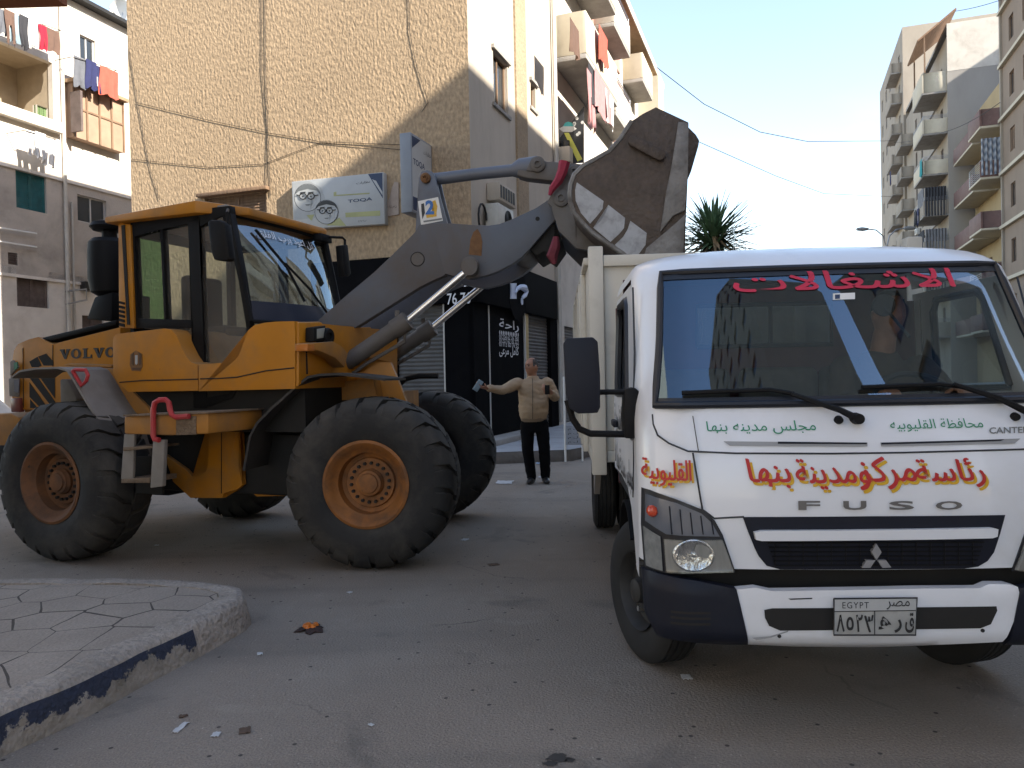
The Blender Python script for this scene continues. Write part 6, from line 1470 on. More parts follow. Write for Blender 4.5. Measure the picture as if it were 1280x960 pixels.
for t, x0, x1 in (('F', 997, 1024), ('U', 1053, 1081.5), ('S', 1110, 1141), ('O', 1168, 1201)):
    a = hit(x0, 637); b_ = hit(x1, 625.5); o = lettering(t, M['badge_grey'], cab, T, a[0], b_[0], a[1], b_[1], 0, .03, .012, 0, fn=yS, name='badge_letter')
# grille
gr_px = [(928, 646), (1090, 645), (1256, 643.5), (1249, 668), (1242, 690), (1234, 701), (1222, 708), (1205, 710.5), (1090, 711.5), (975, 711.5), (958, 707), (948, 695), (943, 685), (935, 665)]
gril = patch('grille', gr_px, M['tblack'], cab, .004)
bar = patch('grille_bar', [(941, 664), (950, 662), (1090, 661), (1236, 658.5), (1243, 660), (1242, 669), (1236, 671), (1090, 673.5), (950, 674.5), (943, 673)], M['twhite'], gril, .03)
b = MB()
for k in range(6):
    y_ = 678 + k * 5.6; q = [hit(958 + k * 2, y_), hit(1090, y_ - .4), hit(1228 - k * 2, y_ - 1)]
    b.tube([(x, yS(x, z) - .012, z) for x, z in q], .0035, 5)
for k in range(15):
    x_ = 968 + k * 17.6; q = [hit(x_, 677), hit(x_, 707)]; b.tube([(x, yS(x, z) - .009, z) for x, z in q], .003, 5)
b.build('grille_mesh', M['plastic'], gril, T)
for dia in ([(1092.5, 678), (1099, 688.5), (1092.5, 698.5), (1086.5, 688.5)], [(1091.5, 698.5), (1085, 708), (1075, 708), (1080.5, 698.5)], [(1093.5, 698.5), (1104.5, 698.5), (1111, 707.5), (1100, 708)]):
    patch('badge', dia, M['badge_light'], gril, .025, 0)
# lower nose lip, headlights
M['lampglass'] = glass('lamp_cover_glass', (.92, .93, .93), 1.5)
def headlight(mir):
    mp = (lambda q: q) if not mir else (lambda q: None)
    def pts(px):
        p = [hit(*q) for q in px]; return [(-x, z) for x, z in p][::-1] if mir else p
    def pt(name, px, m, par, lift, cuts=4):
        b = MB(); q = pts(px); b.faces([(x, 0, z) for x, z in q], [tuple(range(len(q)))]); tmap(b, cuts, lift); bmesh.ops.recalc_face_normals(b.bm, faces=b.bm.faces)
        if sum(f.normal.y for f in b.bm.faces) > 0: bmesh.ops.reverse_faces(b.bm, faces=b.bm.faces)
        if lift > .005: b.skirt((0, lift + .004, 0))
        return b.build(name, m, par, T, recalc=False)
    h = pt('headlight', [(801.5, 609), (812, 612), (845, 624), (878, 637), (893, 650), (903, 668), (919, 715), (830, 716), (805, 708), (801, 655)], M['seal_t'], tk, .006)
    pt('indicator', [(806, 616), (845, 628), (876, 641), (889, 653), (899, 670), (832, 667), (806, 650)], mat('smoked_indicator', (.12, .135, .165), .16, var=.12, coat=.5), h, .014)
    for k in range(5):
        x_ = 836 + k * 13; a = pts([(x_, 632 + k * 4)])[0]; c = pts([(x_ + 3, 667)])[0]
        MB().tube([(a[0], yS(*a) - .016, a[1]), (c[0], yS(*c) - .016, c[1])], .003, 5).build('ridge', M['tblack'], h, T)
    pt('side_lens', [(803, 656), (825, 670), (828, 713), (807, 706)], mat('clear_side_lens', (.20, .21, .21), .15, var=.2, scale=25, coat=.6), h, .012)
    ln = pt('lens', [(829, 673), (902, 674), (916, 713), (832, 713)], mat('frosted_reflector', (.50, .50, .47), .2, metal=.6, var=.22, scale=22, stretch=(1, 1, .25)), h, .012)
    q = [hit(866, 693)]; x, z = q[0]; x = -x if mir else x
    b = MB(); b.lathe([(.090, -.012), (.088, -.022), (.082, -.024), (.06, -.017), (.03, -.0145), (.012, -.014), (.012, -.024), (0, -.026)], (x, yS(x, z), z), 'y', 36)
    for v in b.bm.verts: v.co.z = z + (v.co.z - z) * .78
    b.build('reflector_bowl', mat('headlamp_reflector', (.62, .63, .63), .10, metal=.95, var=.45, scale=40, stretch=(1, 1, .4), bump=.25, bscale=60), ln, T)
    pt('cover_glass', [(829, 673), (902, 674), (916, 713), (832, 713)], M['lampglass'], ln, .034)
    x, z = hit(815, 638); x = -x if mir else x
    b = MB(); b.lathe([(.0, -.045), (.015, -.042), (.024, -.03), (.026, -.015), (.026, 0)], (x, yS(x, z), z), 'y', 20); b.build('side_lamp', mat('orange_red_lens', (.55, .06, .02), .2, coat=.5), h, T)
headlight(False); headlight(True)
# bumper (a shell in front of the nose), dark gap behind
b = MB(); b.box(-.9, .9, .16, .5, .5, .80); b.build('front_crossmember', M['belly'], tk, T)
YBm = lambda x: -.0 + .05 * (x / .95) ** 2 + (0 if abs(x) < .74 else .22 - math.sqrt(max(0, .22 ** 2 - (abs(x) - .74) ** 2)))
def bon(px, py):
    y = .02
    for _ in range(12): p = T.on(px, py, 'y', y); y = .5 * y + .5 * YBm(max(-.955, min(.955, p.x)))
    return max(-.955, min(.955, p.x)), p.z
def bumper(name, px, m, par, lift=0.0, cuts=4, thick=.04, mir=False, prof=0):
    q = [bon(*p) for p in px]
    if mir: q = [(-x, z) for x, z in q][::-1]
    b = MB(); b.faces([(x, 0, z) for x, z in q], [tuple(range(len(q)))]); bmesh.ops.triangulate(b.bm, faces=b.bm.faces)
    for _ in range(cuts):
        es = [e for e in b.bm.edges if e.calc_length() > .05]
        if es: bmesh.ops.subdivide_edges(b.bm, edges=es, cuts=1); bmesh.ops.triangulate(b.bm, faces=[f for f in b.bm.faces if len(f.verts) > 3])
    zt, zb = .725, .43
    for v in b.bm.verts:
        t = (v.co.z - zb) / (zt - zb); v.co.y = YBm(v.co.x) - lift + (.035 * max(0, (t - .82) / .18) ** 2 + .05 * max(0, (.22 - t) / .22) ** 2 if prof else 0)
    bmesh.ops.recalc_face_normals(b.bm, faces=b.bm.faces)
    if sum(f.normal.y for f in b.bm.faces) > 0: bmesh.ops.reverse_faces(b.bm, faces=b.bm.faces)
    if thick: b.skirt((0, thick, 0))
    return b.build(name, m, par, T, recalc=False, ang=50)
bm_px = [(921, 737), (945, 735), (965, 739), (1035, 738), (1150, 736), (1225, 735.5), (1238, 731), (1262, 731), (1273, 734), (1276, 748), (1268, 775), (1256, 804), (1180, 809), (1093, 815), (1000, 814), (938, 810)]
bmp = bumper('bumper', bm_px, M['twhite'], tk, 0, 5, .05, prof=1)
for mir in (False, True):
    cpart = bumper('bumper_corner', [(803, 713), (812, 715), (870, 727), (920, 736), (926, 760), (937, 809), (900, 809), (850, 803), (822, 797), (806, 765)], M['tblack'], tk, .006, 5, .05, mir, prof=1)
    for k in range(3): bumper('vent_slot', [(838, 762 + k * 7), (888, 764 + k * 7), (888, 767 + k * 7), (838, 765 + k * 7)], M['belly'], cpart, .009, 2, 0, mir)
bumper('slot', [(955, 762), (965, 760), (1090, 759), (1245, 757.5), (1246, 763), (1238, 780), (1225, 785), (1090, 786.5), (975, 788), (961, 782), (956, 772)], M['belly'], bmp, .004, 4, 0)
bumper('scuff', [(940, 797), (962, 795), (985, 788), (985, 789.5), (963, 797), (945, 800)], M['tshade'], bmp, .003, 1, 0)
bumper('scuff', [(985, 748), (1015, 747), (1015, 748.5), (988, 749.5)], M['tblack'], bmp, .003, 1, 0)
for q in ((974, 795), (1228, 788)): x, z = bon(*q); b = MB(); b.lathe([(0, -.004), (.008, -.004), (.008, 0)], (x, YBm(x), z), 'y', 10); b.build('bolt', M['belly'], bmp, T)
# number plate
pp = [T.on(*q, 'y', -.03) for q in ((1042, 748), (1146, 747), (1144, 793.5), (1042, 793.5))]
b = MB(); b.prism([(p.x, p.z) for p in pp], -.032, -.024); npl = b.build('number_plate', mat('grubby_plate_white', (.40, .40, .385), .5, var=.08, scale=9, dirt=(.25, .24, .22), damt=.3, dscale=8), tk, T, bevel=.002)
def npr(px, m, lift=.035): b = MB(); b.prism(T.side(px, -lift), -lift, -lift + .002); return b.build('print', M[m], npl, T)
npr([(1043, 749), (1145, 748), (1145, 762.5), (1043, 764)], 'lgrey'); npr([(1042.5, 764), (1145, 762.6), (1145, 763.6), (1042.5, 765)], 'ink', .036); npr([(1093, 764), (1094, 764), (1094, 793), (1093, 793)], 'ink', .036)
b = MB(); b.tube([(p.x, -.034, p.z) for p in pp + pp[:1]], .0035, 5); b.build('rim', M['ink'], npl, T)
def ntx(t, a, b_, off=.0, space=1.0): p = T.on(*a, 'y', -.036); q = T.on(*b_, 'y', -.036); lettering(t, M['ink'], npl, T, p.x, q.x, p.z, q.z, -.036, off, .001, space=space)
ntx('EGYPT', (1053, 760.5), (1086, 752.5), .0, 1.2); ntx('مصر', (1108, 762), (1137, 751))
for t_, a_, b_ in (('٨', (1045.5, 790), (1055.5, 768)), ('٥', (1058, 788), (1067, 771)), ('٢', (1070, 790), (1078.5, 768)), ('ق', (1131.5, 791), (1142.5, 766)), ('ر', (1118, 791), (1127, 774)), (chr(0xFEEB), (1098, 787), (1114, 770))): ntx(t_, a_, b_, .02)
def stroke(px, r=.0042):
    b = MB(); b.tube([T.on(*q, 'y', -.036) for q in px], r, 6); b.build('lettering', M['ink'], npl, T)
stroke([(1087.5, 790), (1085, 782), (1081.5, 770)]); stroke([(1082.5, 775), (1084, 777.5), (1086, 776.5), (1086.5, 771)], .0034); stroke([(1086.5, 773), (1087.5, 776.5), (1090, 775.5), (1091, 769)], .0034)
# mirrors
MY = .42
def mirror_side(sg_):
    def mp(px, py, y=MY): p = T.on(px, py, 'y', y); return ((p.x if sg_ < 0 else -p.x), y, p.z)
    b = MB(); b.prism([(mp(*q)[0], mp(*q)[2]) for q in [(704, 430), (708, 424), (740, 422.5), (746, 428), (749, 470), (749, 508), (746, 515), (722, 516), (712, 510), (707, 490)]], MY - .09, MY + .03)
    m_ = b.build('mirror', M['tblack'], tk, T, bevel=.03, seg=3)
    b = MB(); b.tube([mp(712, 491), mp(760, 490), mp(786, 490)], .013, 8); b.tube([mp(709, 500), mp(716, 524), mp(724, 536), mp(738, 542), mp(786, 543)], .016, 8); b.build('mirror_arm', M['plastic'], m_, T)
    b = MB(); b.prism([(mp(*q)[0], mp(*q)[2]) for q in [(780, 486), (792, 484), (799, 490), (800, 538), (794, 547), (780, 547), (778, 520)]], MY - .05, MY + .09); b.build('mirror_mount', M['plastic'], m_, T, bevel=.02)
mirror_side(-1); mirror_side(1)
# writing on the doors
TSd = T.sub(-.956, 1.7, 0, -PI / 2)
for t, x0, x1, z0, z1 in (('محافظة القليوبية', .1, 1.25, 1.23, 1.42), ('مجلس مدينة بنها', .2, 1.25, .99, 1.17)): lettering(t, M['ink'], dl, TSd, x0, x1, z0, z1, 0, .02, .003)
# interior
b = MB(); b.prism([(.22, 1.40), (.55, 1.44), (.62, 1.36), (.62, 1.0), (.25, 1.0)], -.88, .88, 'x'); b.build('dashboard', M['trim_in'], tk, T, bevel=.03)
b = MB(); b.box(-.93, .93, .2, YB - .05, .92, .98); b.build('cab_floor', M['trim_in'], tk, T)
for x in (-.5, 0.02, .5):
    b = MB(); b.box(x - .23, x + .23, .95, 1.45, 1.02, 1.16); b.box(x - .23, x + .23, 1.42, 1.56, 1.1, 1.62); b.build('seat', M['seat_in'], tk, T, bevel=.05, seg=3)
b = MB(); c0 = Vector((.5, .72, 1.42)); b.tube([c0 + Vector((.21 * math.cos(a), .13 * math.sin(a), .15 * math.sin(a))) for a in [k * PI / 12 for k in range(25)]], .016, 6); b.tube([c0, (.5, .5, 1.25)], .03, 8); b.tube([c0 - Vector((.2, 0, 0)), c0 + Vector((.2, 0, 0))], .015, 6); b.build('steering_wheel', M['trim_in'], tk, T)
q = hit(1121, 378); b = MB(); b.lathe([(0, -.01), (.05, -.008), (.055, 0), (.05, .02), (0, .03)], (q[0], yS(*q) + .14, q[1]), 'y', 20); b.tube([(q[0], yS(*q) + .15, q[1]), (q[0] + .05, yS(q[0], q[1] - .12) + .06, q[1] - .16)], .008, 6); b.build('inner_mirror', M['trim_in'], tk, T)
b = MB(); b.box(-.72, .72, .85, YB - .05, 2.15, 2.17); b.build('headlining', M['maroon_in'], tk, T)
# chassis, wheels
b = MB()
for x in (-.38, .38): b.box(x - .04, x + .04, .3, 5.9, .62, .82)
b.build('chassis', M['belly'], tk, T)
b = MB(); b.box(-.5, .5, .5, 1.8, .55, .98); b.tube([(-.75, 1.06, .39), (.75, 1.06, .39)], .07, 10); b.tube([(-.8, 4.82, .39), (.8, 4.82, .39)], .09, 10); b.box(-.2, .2, 4.6, 5.05, .25, .6); b.build('engine', M['belly'], tk, T, bevel=.02)
M['truck_rubber'] = mat('black_tyre_rubber', (.014, .0135, .013), .85, var=.25, scale=6, dirt=(.030, .028, .026), damt=.3, dscale=4)
M['truck_rim'] = mat('grey_steel_rim', (.045, .043, .041), .6, metal=.4, var=.2, scale=8)
def twheel(x, y, sd, steer=0.0, dual=False):
    f = T.sub(x, y, .39, steer); r = .39; w_ = .105
    for k in range(2 if dual else 1):
        o = -sd * .25 * k
        t = MB(); pr_ = [(.21, o + w_ * .8), (.24, o + w_), (.33, o + w_ * 1.06), (r - .02, o + w_ * .92), (r, o + w_ * .72)]
        for g in (-.055, -.02, .02, .055): pass
        pr_ += [(r, o + .065), (r - .012, o + .06), (r - .012, o + .05), (r, o + .045), (r, o + .022), (r - .012, o + .018), (r - .012, o + .008), (r, o + .004)]
        pr_ += [(r, o - .022), (r - .012, o - .026), (r - .012, o - .036), (r, o - .04), (r, o - .06), (r - .012, o - .064), (r, o - w_ * .72), (r - .02, o - w_ * .92), (.33, o - w_ * 1.06), (.24, o - w_), (.21, o - w_ * .8)]
        t.lathe([(a, h) for a, h in pr_], (0, 0, 0), 'x', 48); tyre = t
        rim = MB(); s_ = sd
        rim.lathe([(.215, o + s_ * w_), (.205, o + s_ * (w_ - .02)), (.19, o + s_ * .03), (.12, o + s_ * .02), (.11, o + s_ * (.06 if not dual else -.02)), (.0, o + s_ * (.07 if not dual else -.02))], (0, 0, 0), 'x', 32); rim.lathe([(.215, o - s_ * w_), (.18, o - s_ * .02), (0, o - s_ * .02)], (0, 0, 0), 'x', 24)
        wl = rim.build('wheel', M['truck_rim'], tk, f); tyre.build('tyre', M['truck_rubber'], wl, f)
        if k == 0 and not dual:
            for q in range(6):
                a = q * PI / 3; n_ = MB(); n_.lathe([(.016, s_ * .02), (.016, s_ * .06), (0, s_ * .062)], (0, .145 * math.cos(a), .145 * math.sin(a)), 'x', 6); n_.build('wheel_nut', M['steel'], wl, f)
            h = MB(); h.lathe([(.07, s_ * .06), (.065, s_ * .11), (.04, s_ * .12), (0, s_ * .12)], (0, 0, 0), 'x', 20); h.build('hub', M['truck_rim'], wl, f)
twheel(-.80, 1.08, -1, R(20)); twheel(.80, 1.08, 1, R(20)); twheel(-.86, 4.82, -1, 0, True); twheel(.86, 4.82, 1, 0, True)
b = MB()
for sg_ in (-1, 1):
    pts = [(1.08 + .47 * math.cos(a), .39 + .5 * math.sin(a)) for a in [R(15 + k * 15) for k in range(9)]]
    vs = [(sg_ * .95, y, z) for y, z in pts] + [(sg_ * .6, y, z) for y, z in pts]; n_ = len(pts); b = MB(); b.faces(vs, [(i, i + 1, n_ + i + 1, n_ + i) for i in range(n_ - 1)]); b.build('wheel_arch', M['plastic'], tk, T, solid=.012)
# tipper body
BX, BYa, BYb, BZ0, BZ1 = 1.09, 1.98, 5.95, 1.02, 2.40
b = MB(); b.box(-BX, BX, BYa, BYb, BZ0 - .02, BZ0 + .06); tb_ = b.build('tipper_bed', M['tbody'], tk, T, bevel=.008)
b = MB(); b.box(-BX + .1, BX - .1, BYa, BYa + .03, BZ0 + .06, BZ1 - .06); b.box(-BX + .1, BX - .1, BYa - .035, BYa + .045, BZ1 - .075, BZ1)
for x in (-.74, -.3, .3, .74): b.box(x - .035, x + .035, BYa - .035, BYa - .001, BZ0 + .06, BZ1 - .076)
b.build('headboard', M['tbody'], tk, T, bevel=.006)
for sg_ in (-1, 1):
    b = MB(); b.box(*sorted((sg_ * BX, sg_ * (BX - .098))), BYa - .045, BYa + .06, BZ0 - .1, BZ1 + .06); b.build('corner_post', M['tbody'], tk, T, bevel=.008)
    b = MB(); b.box(*sorted((sg_ * BX, sg_ * (BX - .03))), BYa + .062, BYb, BZ0 + .061, BZ1 - .05); b.box(*sorted((sg_ * (BX + .03), sg_ * (BX - .05))), BYa + .062, BYb, BZ1 - .049, BZ1)
    for k in range(6): y = BYa + .6 + k * .62; b.box(*sorted((sg_ * (BX + .001), sg_ * (BX + .04))), y - .04, y + .04, BZ0, BZ1 - .051)
    b.build('side_board', M['tbody'], tk, T, bevel=.006)
    b = MB(); b.prism([(BYa + .05, 1.0), (BYa + .5, 1.0), (BYa + .5, .72), (BYa + .42, .72)], *sorted((sg_ * 1.02, sg_ * 1.06)), 'x'); b.build('mudguard', M['fender'], tk, T)
b = MB(); b.box(-BX, BX, BYb - .03, BYb, BZ0 + .061, BZ1 - .1); b.build('tailgate', M['tbody'], tk, T)
# ------------------------------------------------------------------ people
def fuse(bm, voxel, smooth=2, wrinkle=0.0, ws=9.0):
    me = bpy.data.meshes.new('t'); bm.to_mesh(me); bm.free()
    o = bpy.data.objects.new('t', me); COL.objects.link(o)
    r = o.modifiers.new('r', 'REMESH'); r.mode = 'VOXEL'; r.voxel_size = voxel
    if smooth: s_ = o.modifiers.new('s', 'SMOOTH'); s_.iterations = smooth; s_.factor = .5
    bpy.context.view_layer.update()
    m2 = bpy.data.meshes.new_from_object(o.evaluated_get(bpy.context.evaluated_depsgraph_get()))
    bpy.data.objects.remove(o); bpy.data.meshes.remove(me)
    if wrinkle:
        m2.calc_loop_triangles() if False else None
        nn = [v.normal.copy() for v in m2.vertices]
        for v, n_ in zip(m2.vertices, nn):
            q = Vector((v.co.x, v.co.y, v.co.z * 1.6)) * ws
            v.co += n_ * wrinkle * (mnoise.noise(q) + .5 * mnoise.noise(q * 2.3))
    for p in m2.polygons: p.use_smooth = True
    return m2
def ell(b, rings, n=20):
    """stack of ellipses (cx, cy, z, rx, ry), closed at both ends"""
    v = []; k = len(rings)
    for cx, cy, z, rx, ry in rings: v += [(cx + rx * math.cos(2 * PI * j / n), cy + ry * math.sin(2 * PI * j / n), z) for j in range(n)]
    fs = [(i * n + j, i * n + (j + 1) % n, (i + 1) * n + (j + 1) % n, (i + 1) * n + j) for i in range(k - 1) for j in range(n)]
    fs += [tuple(range(n - 1, -1, -1)), tuple((k - 1) * n + j for j in range(n))]; b.faces(v, fs)
def limb(b, pts, rs, n=14):
    """rounded tapering limb"""
    P, Q = [], []
    pts = [Vector(p) for p in pts]
    d0 = (pts[0] - pts[1]).normalized(); d1 = (pts[-1] - pts[-2]).normalized()
    P += [pts[0] + d0 * rs[0] * .85, pts[0] + d0 * rs[0] * .55]; Q += [rs[0] * .35, rs[0] * .8]
    for i in range(len(pts) - 1):
        for k in range(4): t = k / 4; P.append(pts[i].lerp(pts[i + 1], t)); Q.append(rs[i] + (rs[i + 1] - rs[i]) * t)
    P += [pts[-1], pts[-1] + d1 * rs[-1] * .55, pts[-1] + d1 * rs[-1] * .85]; Q += [rs[-1], rs[-1] * .8, rs[-1] * .35]
    b.tube(P, Q, n)
def head(b, c, yaw, pitch=0.0, s=1.0):
    """head with brow, eye sockets, nose, lips, chin and ears, facing -y before it is turned"""
    Mh = Matrix.Translation(c) @ Matrix.Rotation(yaw, 4, 'Z') @ Matrix.Rotation(pitch, 4, 'X') @ Matrix.Scale(s, 4)
    g = lambda x, z, x0, z0, sx_, sz_: math.exp(-((x - x0) / sx_) ** 2 - ((z - z0) / sz_) ** 2)
    nu, nv = 40, 34; v = []
    for j in range(nv + 1):
        ph = -PI / 2 + PI * j / nv
        for i in range(nu):
            a = 2 * PI * i / nu; x, y, z = math.cos(ph) * math.sin(a), -math.cos(ph) * math.cos(a), math.sin(ph)
            X = x * .077 * (1 - .20 * max(0, -z - .15)); Y = y * .097 + .008; Z = z * .122
            if y < 0:
                f = -y
                Y -= f * (.026 * g(X, Z, 0, -.022, .011, .020) + .012 * g(X, Z, 0, .004, .009, .024) + .010 * g(X, Z, 0, -.060, .022, .008) + .015 * g(X, Z, 0, -.098, .026, .018) + .008 * g(X, Z, 0, .032, .045, .012))
                Y += f * (.014 * g(X, Z, .031, .008, .015, .011) + .014 * g(X, Z, -.031, .008, .015, .011) + .005 * g(X, Z, 0, -.060, .024, .0025) + .006 * g(X, Z, .05, -.05, .02, .02) + .006 * g(X, Z, -.05, -.05, .02, .02))
            v.append(Mh @ Vector((X, Y, Z)))
    fs = [(j * nu + i, j * nu + (i + 1) % nu, (j + 1) * nu + (i + 1) % nu, (j + 1) * nu + i) for j in range(nv) for i in range(nu)]
    b.faces(v, fs)
    for sx_ in (-1, 1):
        e = MB(); e.lathe([(.0, .011), (.016, .010), (.020, 0), (.016, -.008), (0, -.009)], (sx_ * .079, .012, -.006), 'x', 14)
        for q in e.bm.verts: q.co.z = -.006 + (q.co.z + .006) * 1.6
        b.faces([Mh @ q.co for q in e.bm.verts], [[q.index for q in f.verts] for f in (e.bm.verts.index_update(), e.bm.faces)[1]]); e.bm.free()
    return Mh
def hand(b, wrist, dirv, palm_n, curl=.7, s=1.0, thumb=1):
    """palm, four unequal fingers bent round what they hold, and a thumb from the side of the palm"""
    d = Vector(dirv).normalized(); n_ = Vector(palm_n); n_ = (n_ - d * n_.dot(d)).normalized(); sd = d.cross(n_)
    W_ = Vector(wrist); L_ = .095 * s
    for k in range(4):
        o = sd * ((k - 1.5) * .021 * s); limb(b, [W_ + o * .6 + d * .005, W_ + o + d * L_ * .55, W_ + o + d * L_], [.016 * s, .0145 * s, .012 * s], 8)
        ln = (.072, .082, .077, .060)[k] * s; p = W_ + o + d * L_; dd = d.copy(); pts = [p - d * .012]
        for q, fr_ in enumerate((.45, .32, .23)):
            a = curl * (.8, 1.1, .8)[q]; dd = (dd * math.cos(a) + n_ * math.sin(a)).normalized(); p = p + dd * ln * fr_; pts.append(p)
        limb(b, pts, [.0105 * s, .0095 * s, .009 * s, .008 * s], 8)
    p = W_ + sd * thumb * .028 * s + d * .025 * s; t1 = p + (sd * thumb * .8 + d * .7 + n_ * .3).normalized() * .042 * s; t2 = t1 + (d * .7 + n_ * .8).normalized() * .034 * s
    limb(b, [p, t1, t2], [.014 * s, .0115 * s, .009 * s], 8)
M['skin'] = mat('tanned_skin', (.36, .175, .105), .55, var=.12, scale=14)
M['hair'] = mat('short_grey_hair', (.085, .07, .06), .9, var=.35, scale=90, bump=.3, bscale=200)
M['jacket'] = mat('tan_jacket_cloth', (.38, .27, .17), .88, var=.09, scale=9, bump=.12, bscale=90)
M['trousers'] = mat('black_trousers', (.005, .005, .006), .9, var=.2, spec=.1)
M['shoes'] = mat('black_leather', (.014, .013, .013), .4, var=.2)
M['phone'] = mat('phone_glass', (.30, .40, .48), .15, var=.3, scale=9)
def add_mesh(me, name, m, par, fr): me.name = name; return finish(me, name, m, par, fr)
g_ = WORLD.on(670, 604, 'z', 0)
HM = Frame(g_.x, g_.y, 0, 0)
man = thing('person', 'man in tan jacket and black trousers holding out a phone beside the loader wheel', 'person', HM)
K = g_.y / 960.0
def mpx(px, py, y=0.0): p = HM.on(px, py, 'y', y); return Vector((p.x, y, p.z))
sho_r, elb_r, wri_r = mpx(646, 480, -.02), mpx(629, 488, -.16), mpx(609, 485.5, -.30)
sho_l, elb_l, wri_l = mpx(685, 479, .02), mpx(694, 497, .03), mpx(689, 491, -.22)
hip_r, kne_r, ank_r = mpx(659, 530, 0), mpx(659.5, 563, -.02), mpx(664.5, 597, .0)
hip_l, kne_l, ank_l = mpx(677, 530, 0), mpx(680.5, 563, -.03), mpx(682, 596, .0)
nb_, hc = mpx(666, 474), mpx(664, 458.5, -.01)
b = MB()
Mh = head(b, hc, R(-48), R(-4), 1.12)
limb(b, [mpx(666, 480, .02), mpx(665, 465, .01)], [.072, .066])
ell(b, [(nb_.x, .01, mpx(666, 525).z, .15, .11), (nb_.x, .01, 1.25, .16, .11), (nb_.x, .0, 1.46, .17, .09), (nb_.x, .0, 1.52, .08, .07)])
limb(b, [sho_r, elb_r, wri_r], [.052, .042, .030]); limb(b, [sho_l, elb_l, wri_l], [.052, .042, .030])
limb(b, [hip_r, kne_r, ank_r], [.08, .055, .042]); limb(b, [hip_l, kne_l, ank_l], [.08, .055, .042])
hand(b, wri_r, mpx(599, 483, -.36) - wri_r, (.0, .1, .95), .45, 1.15, -1); hand(b, wri_l + Vector((0, -.01, .0)), Vector((-.55, -.35, .35)), (-.2, .5, .5), .75, 1.1, 1)
body = add_mesh(fuse(b.bm, .0075, 1), 'body', M['skin'], man, HM)
# hair cap
b = MB(); nu, nv = 24, 10; vs = []
for j in range(nv + 1):
    ph = R(2) + (PI / 2 - R(2)) * j / nv
    for i in range(nu + 1):
        a = R(62) + R(236) * i / nu if j < 6 else 2 * PI * i / nu
        front = max(0, math.cos(a)); vs.append(Mh @ Vector((.0795 * math.cos(ph) * math.sin(a), -.0995 * math.cos(ph) * math.cos(a) + .009, .125 * math.sin(ph))))
b.faces(vs, [(j * (nu + 1) + i, j * (nu + 1) + i + 1, (j + 1) * (nu + 1) + i + 1, (j + 1) * (nu + 1) + i) for j in range(6) for i in range(nu)])
b.build('hair', M['hair'], man, HM)
for sx_ in (-1, 1):
    b = MB(); b.lathe([(0, -.012), (.007, -.010), (.011, 0), (0, .01)], (0, 0, 0), 'y', 12); b.build('eye', M['white'], man, HM) if False else b.bm.free()
    b = MB(); b.box(-.017, .017, -.004, .004, -.003, .003, M=Mh @ Matrix.Translation((sx_ * .031, -.094, .030))); b.build('eyebrow', M['hair'], man, HM)
    b = MB(); b.lathe([(0, -.010), (.006, -.0085), (.010, 0), (0, .006)], (0, 0, 0), 'y', 12); bmesh.ops.transform(b.bm, matrix=Mh @ Matrix.Translation((sx_ * .031, -.074, .008)), verts=b.bm.verts); b.build('eye', mat('dark_eye', (.03, .02, .015), .2), man, HM)
# jacket
zj = lambda py: mpx(666, py).z
b = MB(); cx = lambda py: mpx(666, py).x
ell(b, [(mpx(667, 524).x, 0, zj(524.5), .185, .135), (mpx(667, 520).x, -.005, zj(521), .20, .15), (mpx(667, 515).x, -.015, zj(515), .222, .172), (mpx(667, 505).x, -.02, zj(506), .225, .175), (mpx(667, 495).x, -.012, zj(495), .222, .165), (mpx(666, 485).x, 0, zj(485), .225, .15), (mpx(666, 480).x, .0, zj(479.5), .225, .13), (mpx(666, 476).x, .01, zj(475.5), .17, .11), (mpx(666, 472).x, .012, zj(472.5), .09, .085), (mpx(666, 470).x, .012, zj(470), .082, .08)], 28)
limb(b, [sho_r + Vector((.03, 0, 0)), sho_r, elb_r, wri_r + (elb_r - wri_r) * .12], [.09, .092, .072, .052]); limb(b, [sho_l + Vector((-.03, 0, 0)), sho_l, elb_l, wri_l + (elb_l - wri_l) * .15], [.09, .092, .075, .052])
jk = add_mesh(fuse(b.bm, .011, 4, .014, 6), 'jacket', M['jacket'], man, HM)
b = MB(); b.tube([(mpx(665.5, 474).x, -.088, zj(473)), (mpx(665.5, 485).x, -.158, zj(485)), (mpx(665.5, 497).x, -.185, zj(497)), (mpx(665.5, 512).x, -.196, zj(512)), (mpx(665.5, 523).x, -.150, zj(523))], .006, 6); b.build('zip', mat('brown_zip', (.12, .085, .055), .6), jk, HM)
b = MB(); ell(b, [(mpx(667, 524).x, 0, zj(527), .180, .135), (mpx(667, 524).x, 0, zj(522.5), .192, .145)], 28); b.build('hem', mat('ribbed_hem', (.22, .155, .10), .9, bump=.4, bscale=120, stretch=(1, 1, .05)), jk, HM)
# trousers, shoes
b = MB(); ell(b, [(mpx(668, 520).x, 0, zj(540), .165, .125), (mpx(668, 520).x, 0, zj(530), .18, .135), (mpx(668, 520).x, 0, zj(522), .172, .125)], 24)
limb(b, [hip_r, kne_r, ank_r + Vector((0, .01, .01))], [.108, .088, .072]); limb(b, [hip_l, kne_l, ank_l + Vector((0, .01, .01))], [.108, .088, .072])
add_mesh(fuse(b.bm, .012, 2, .008, 8), 'trousers', M['trousers'], man, HM)
for px, dx in ((664.5, -.28), (682, .12)):
    b = MB(); a = mpx(px, 602, 0); a.z = .05; d = Vector((dx, -1, 0)).normalized()
    limb(b, [a + d * -.07 + Vector((0, 0, .0)), a + d * .05, a + d * .17 + Vector((0, 0, -.012))], [.048, .05, .036], 14)
    for q in b.bm.verts: q.co.z = max(.0, q.co.z)
    add_mesh(fuse(b.bm, .009, 1), 'shoe', M['shoes'], man, HM)
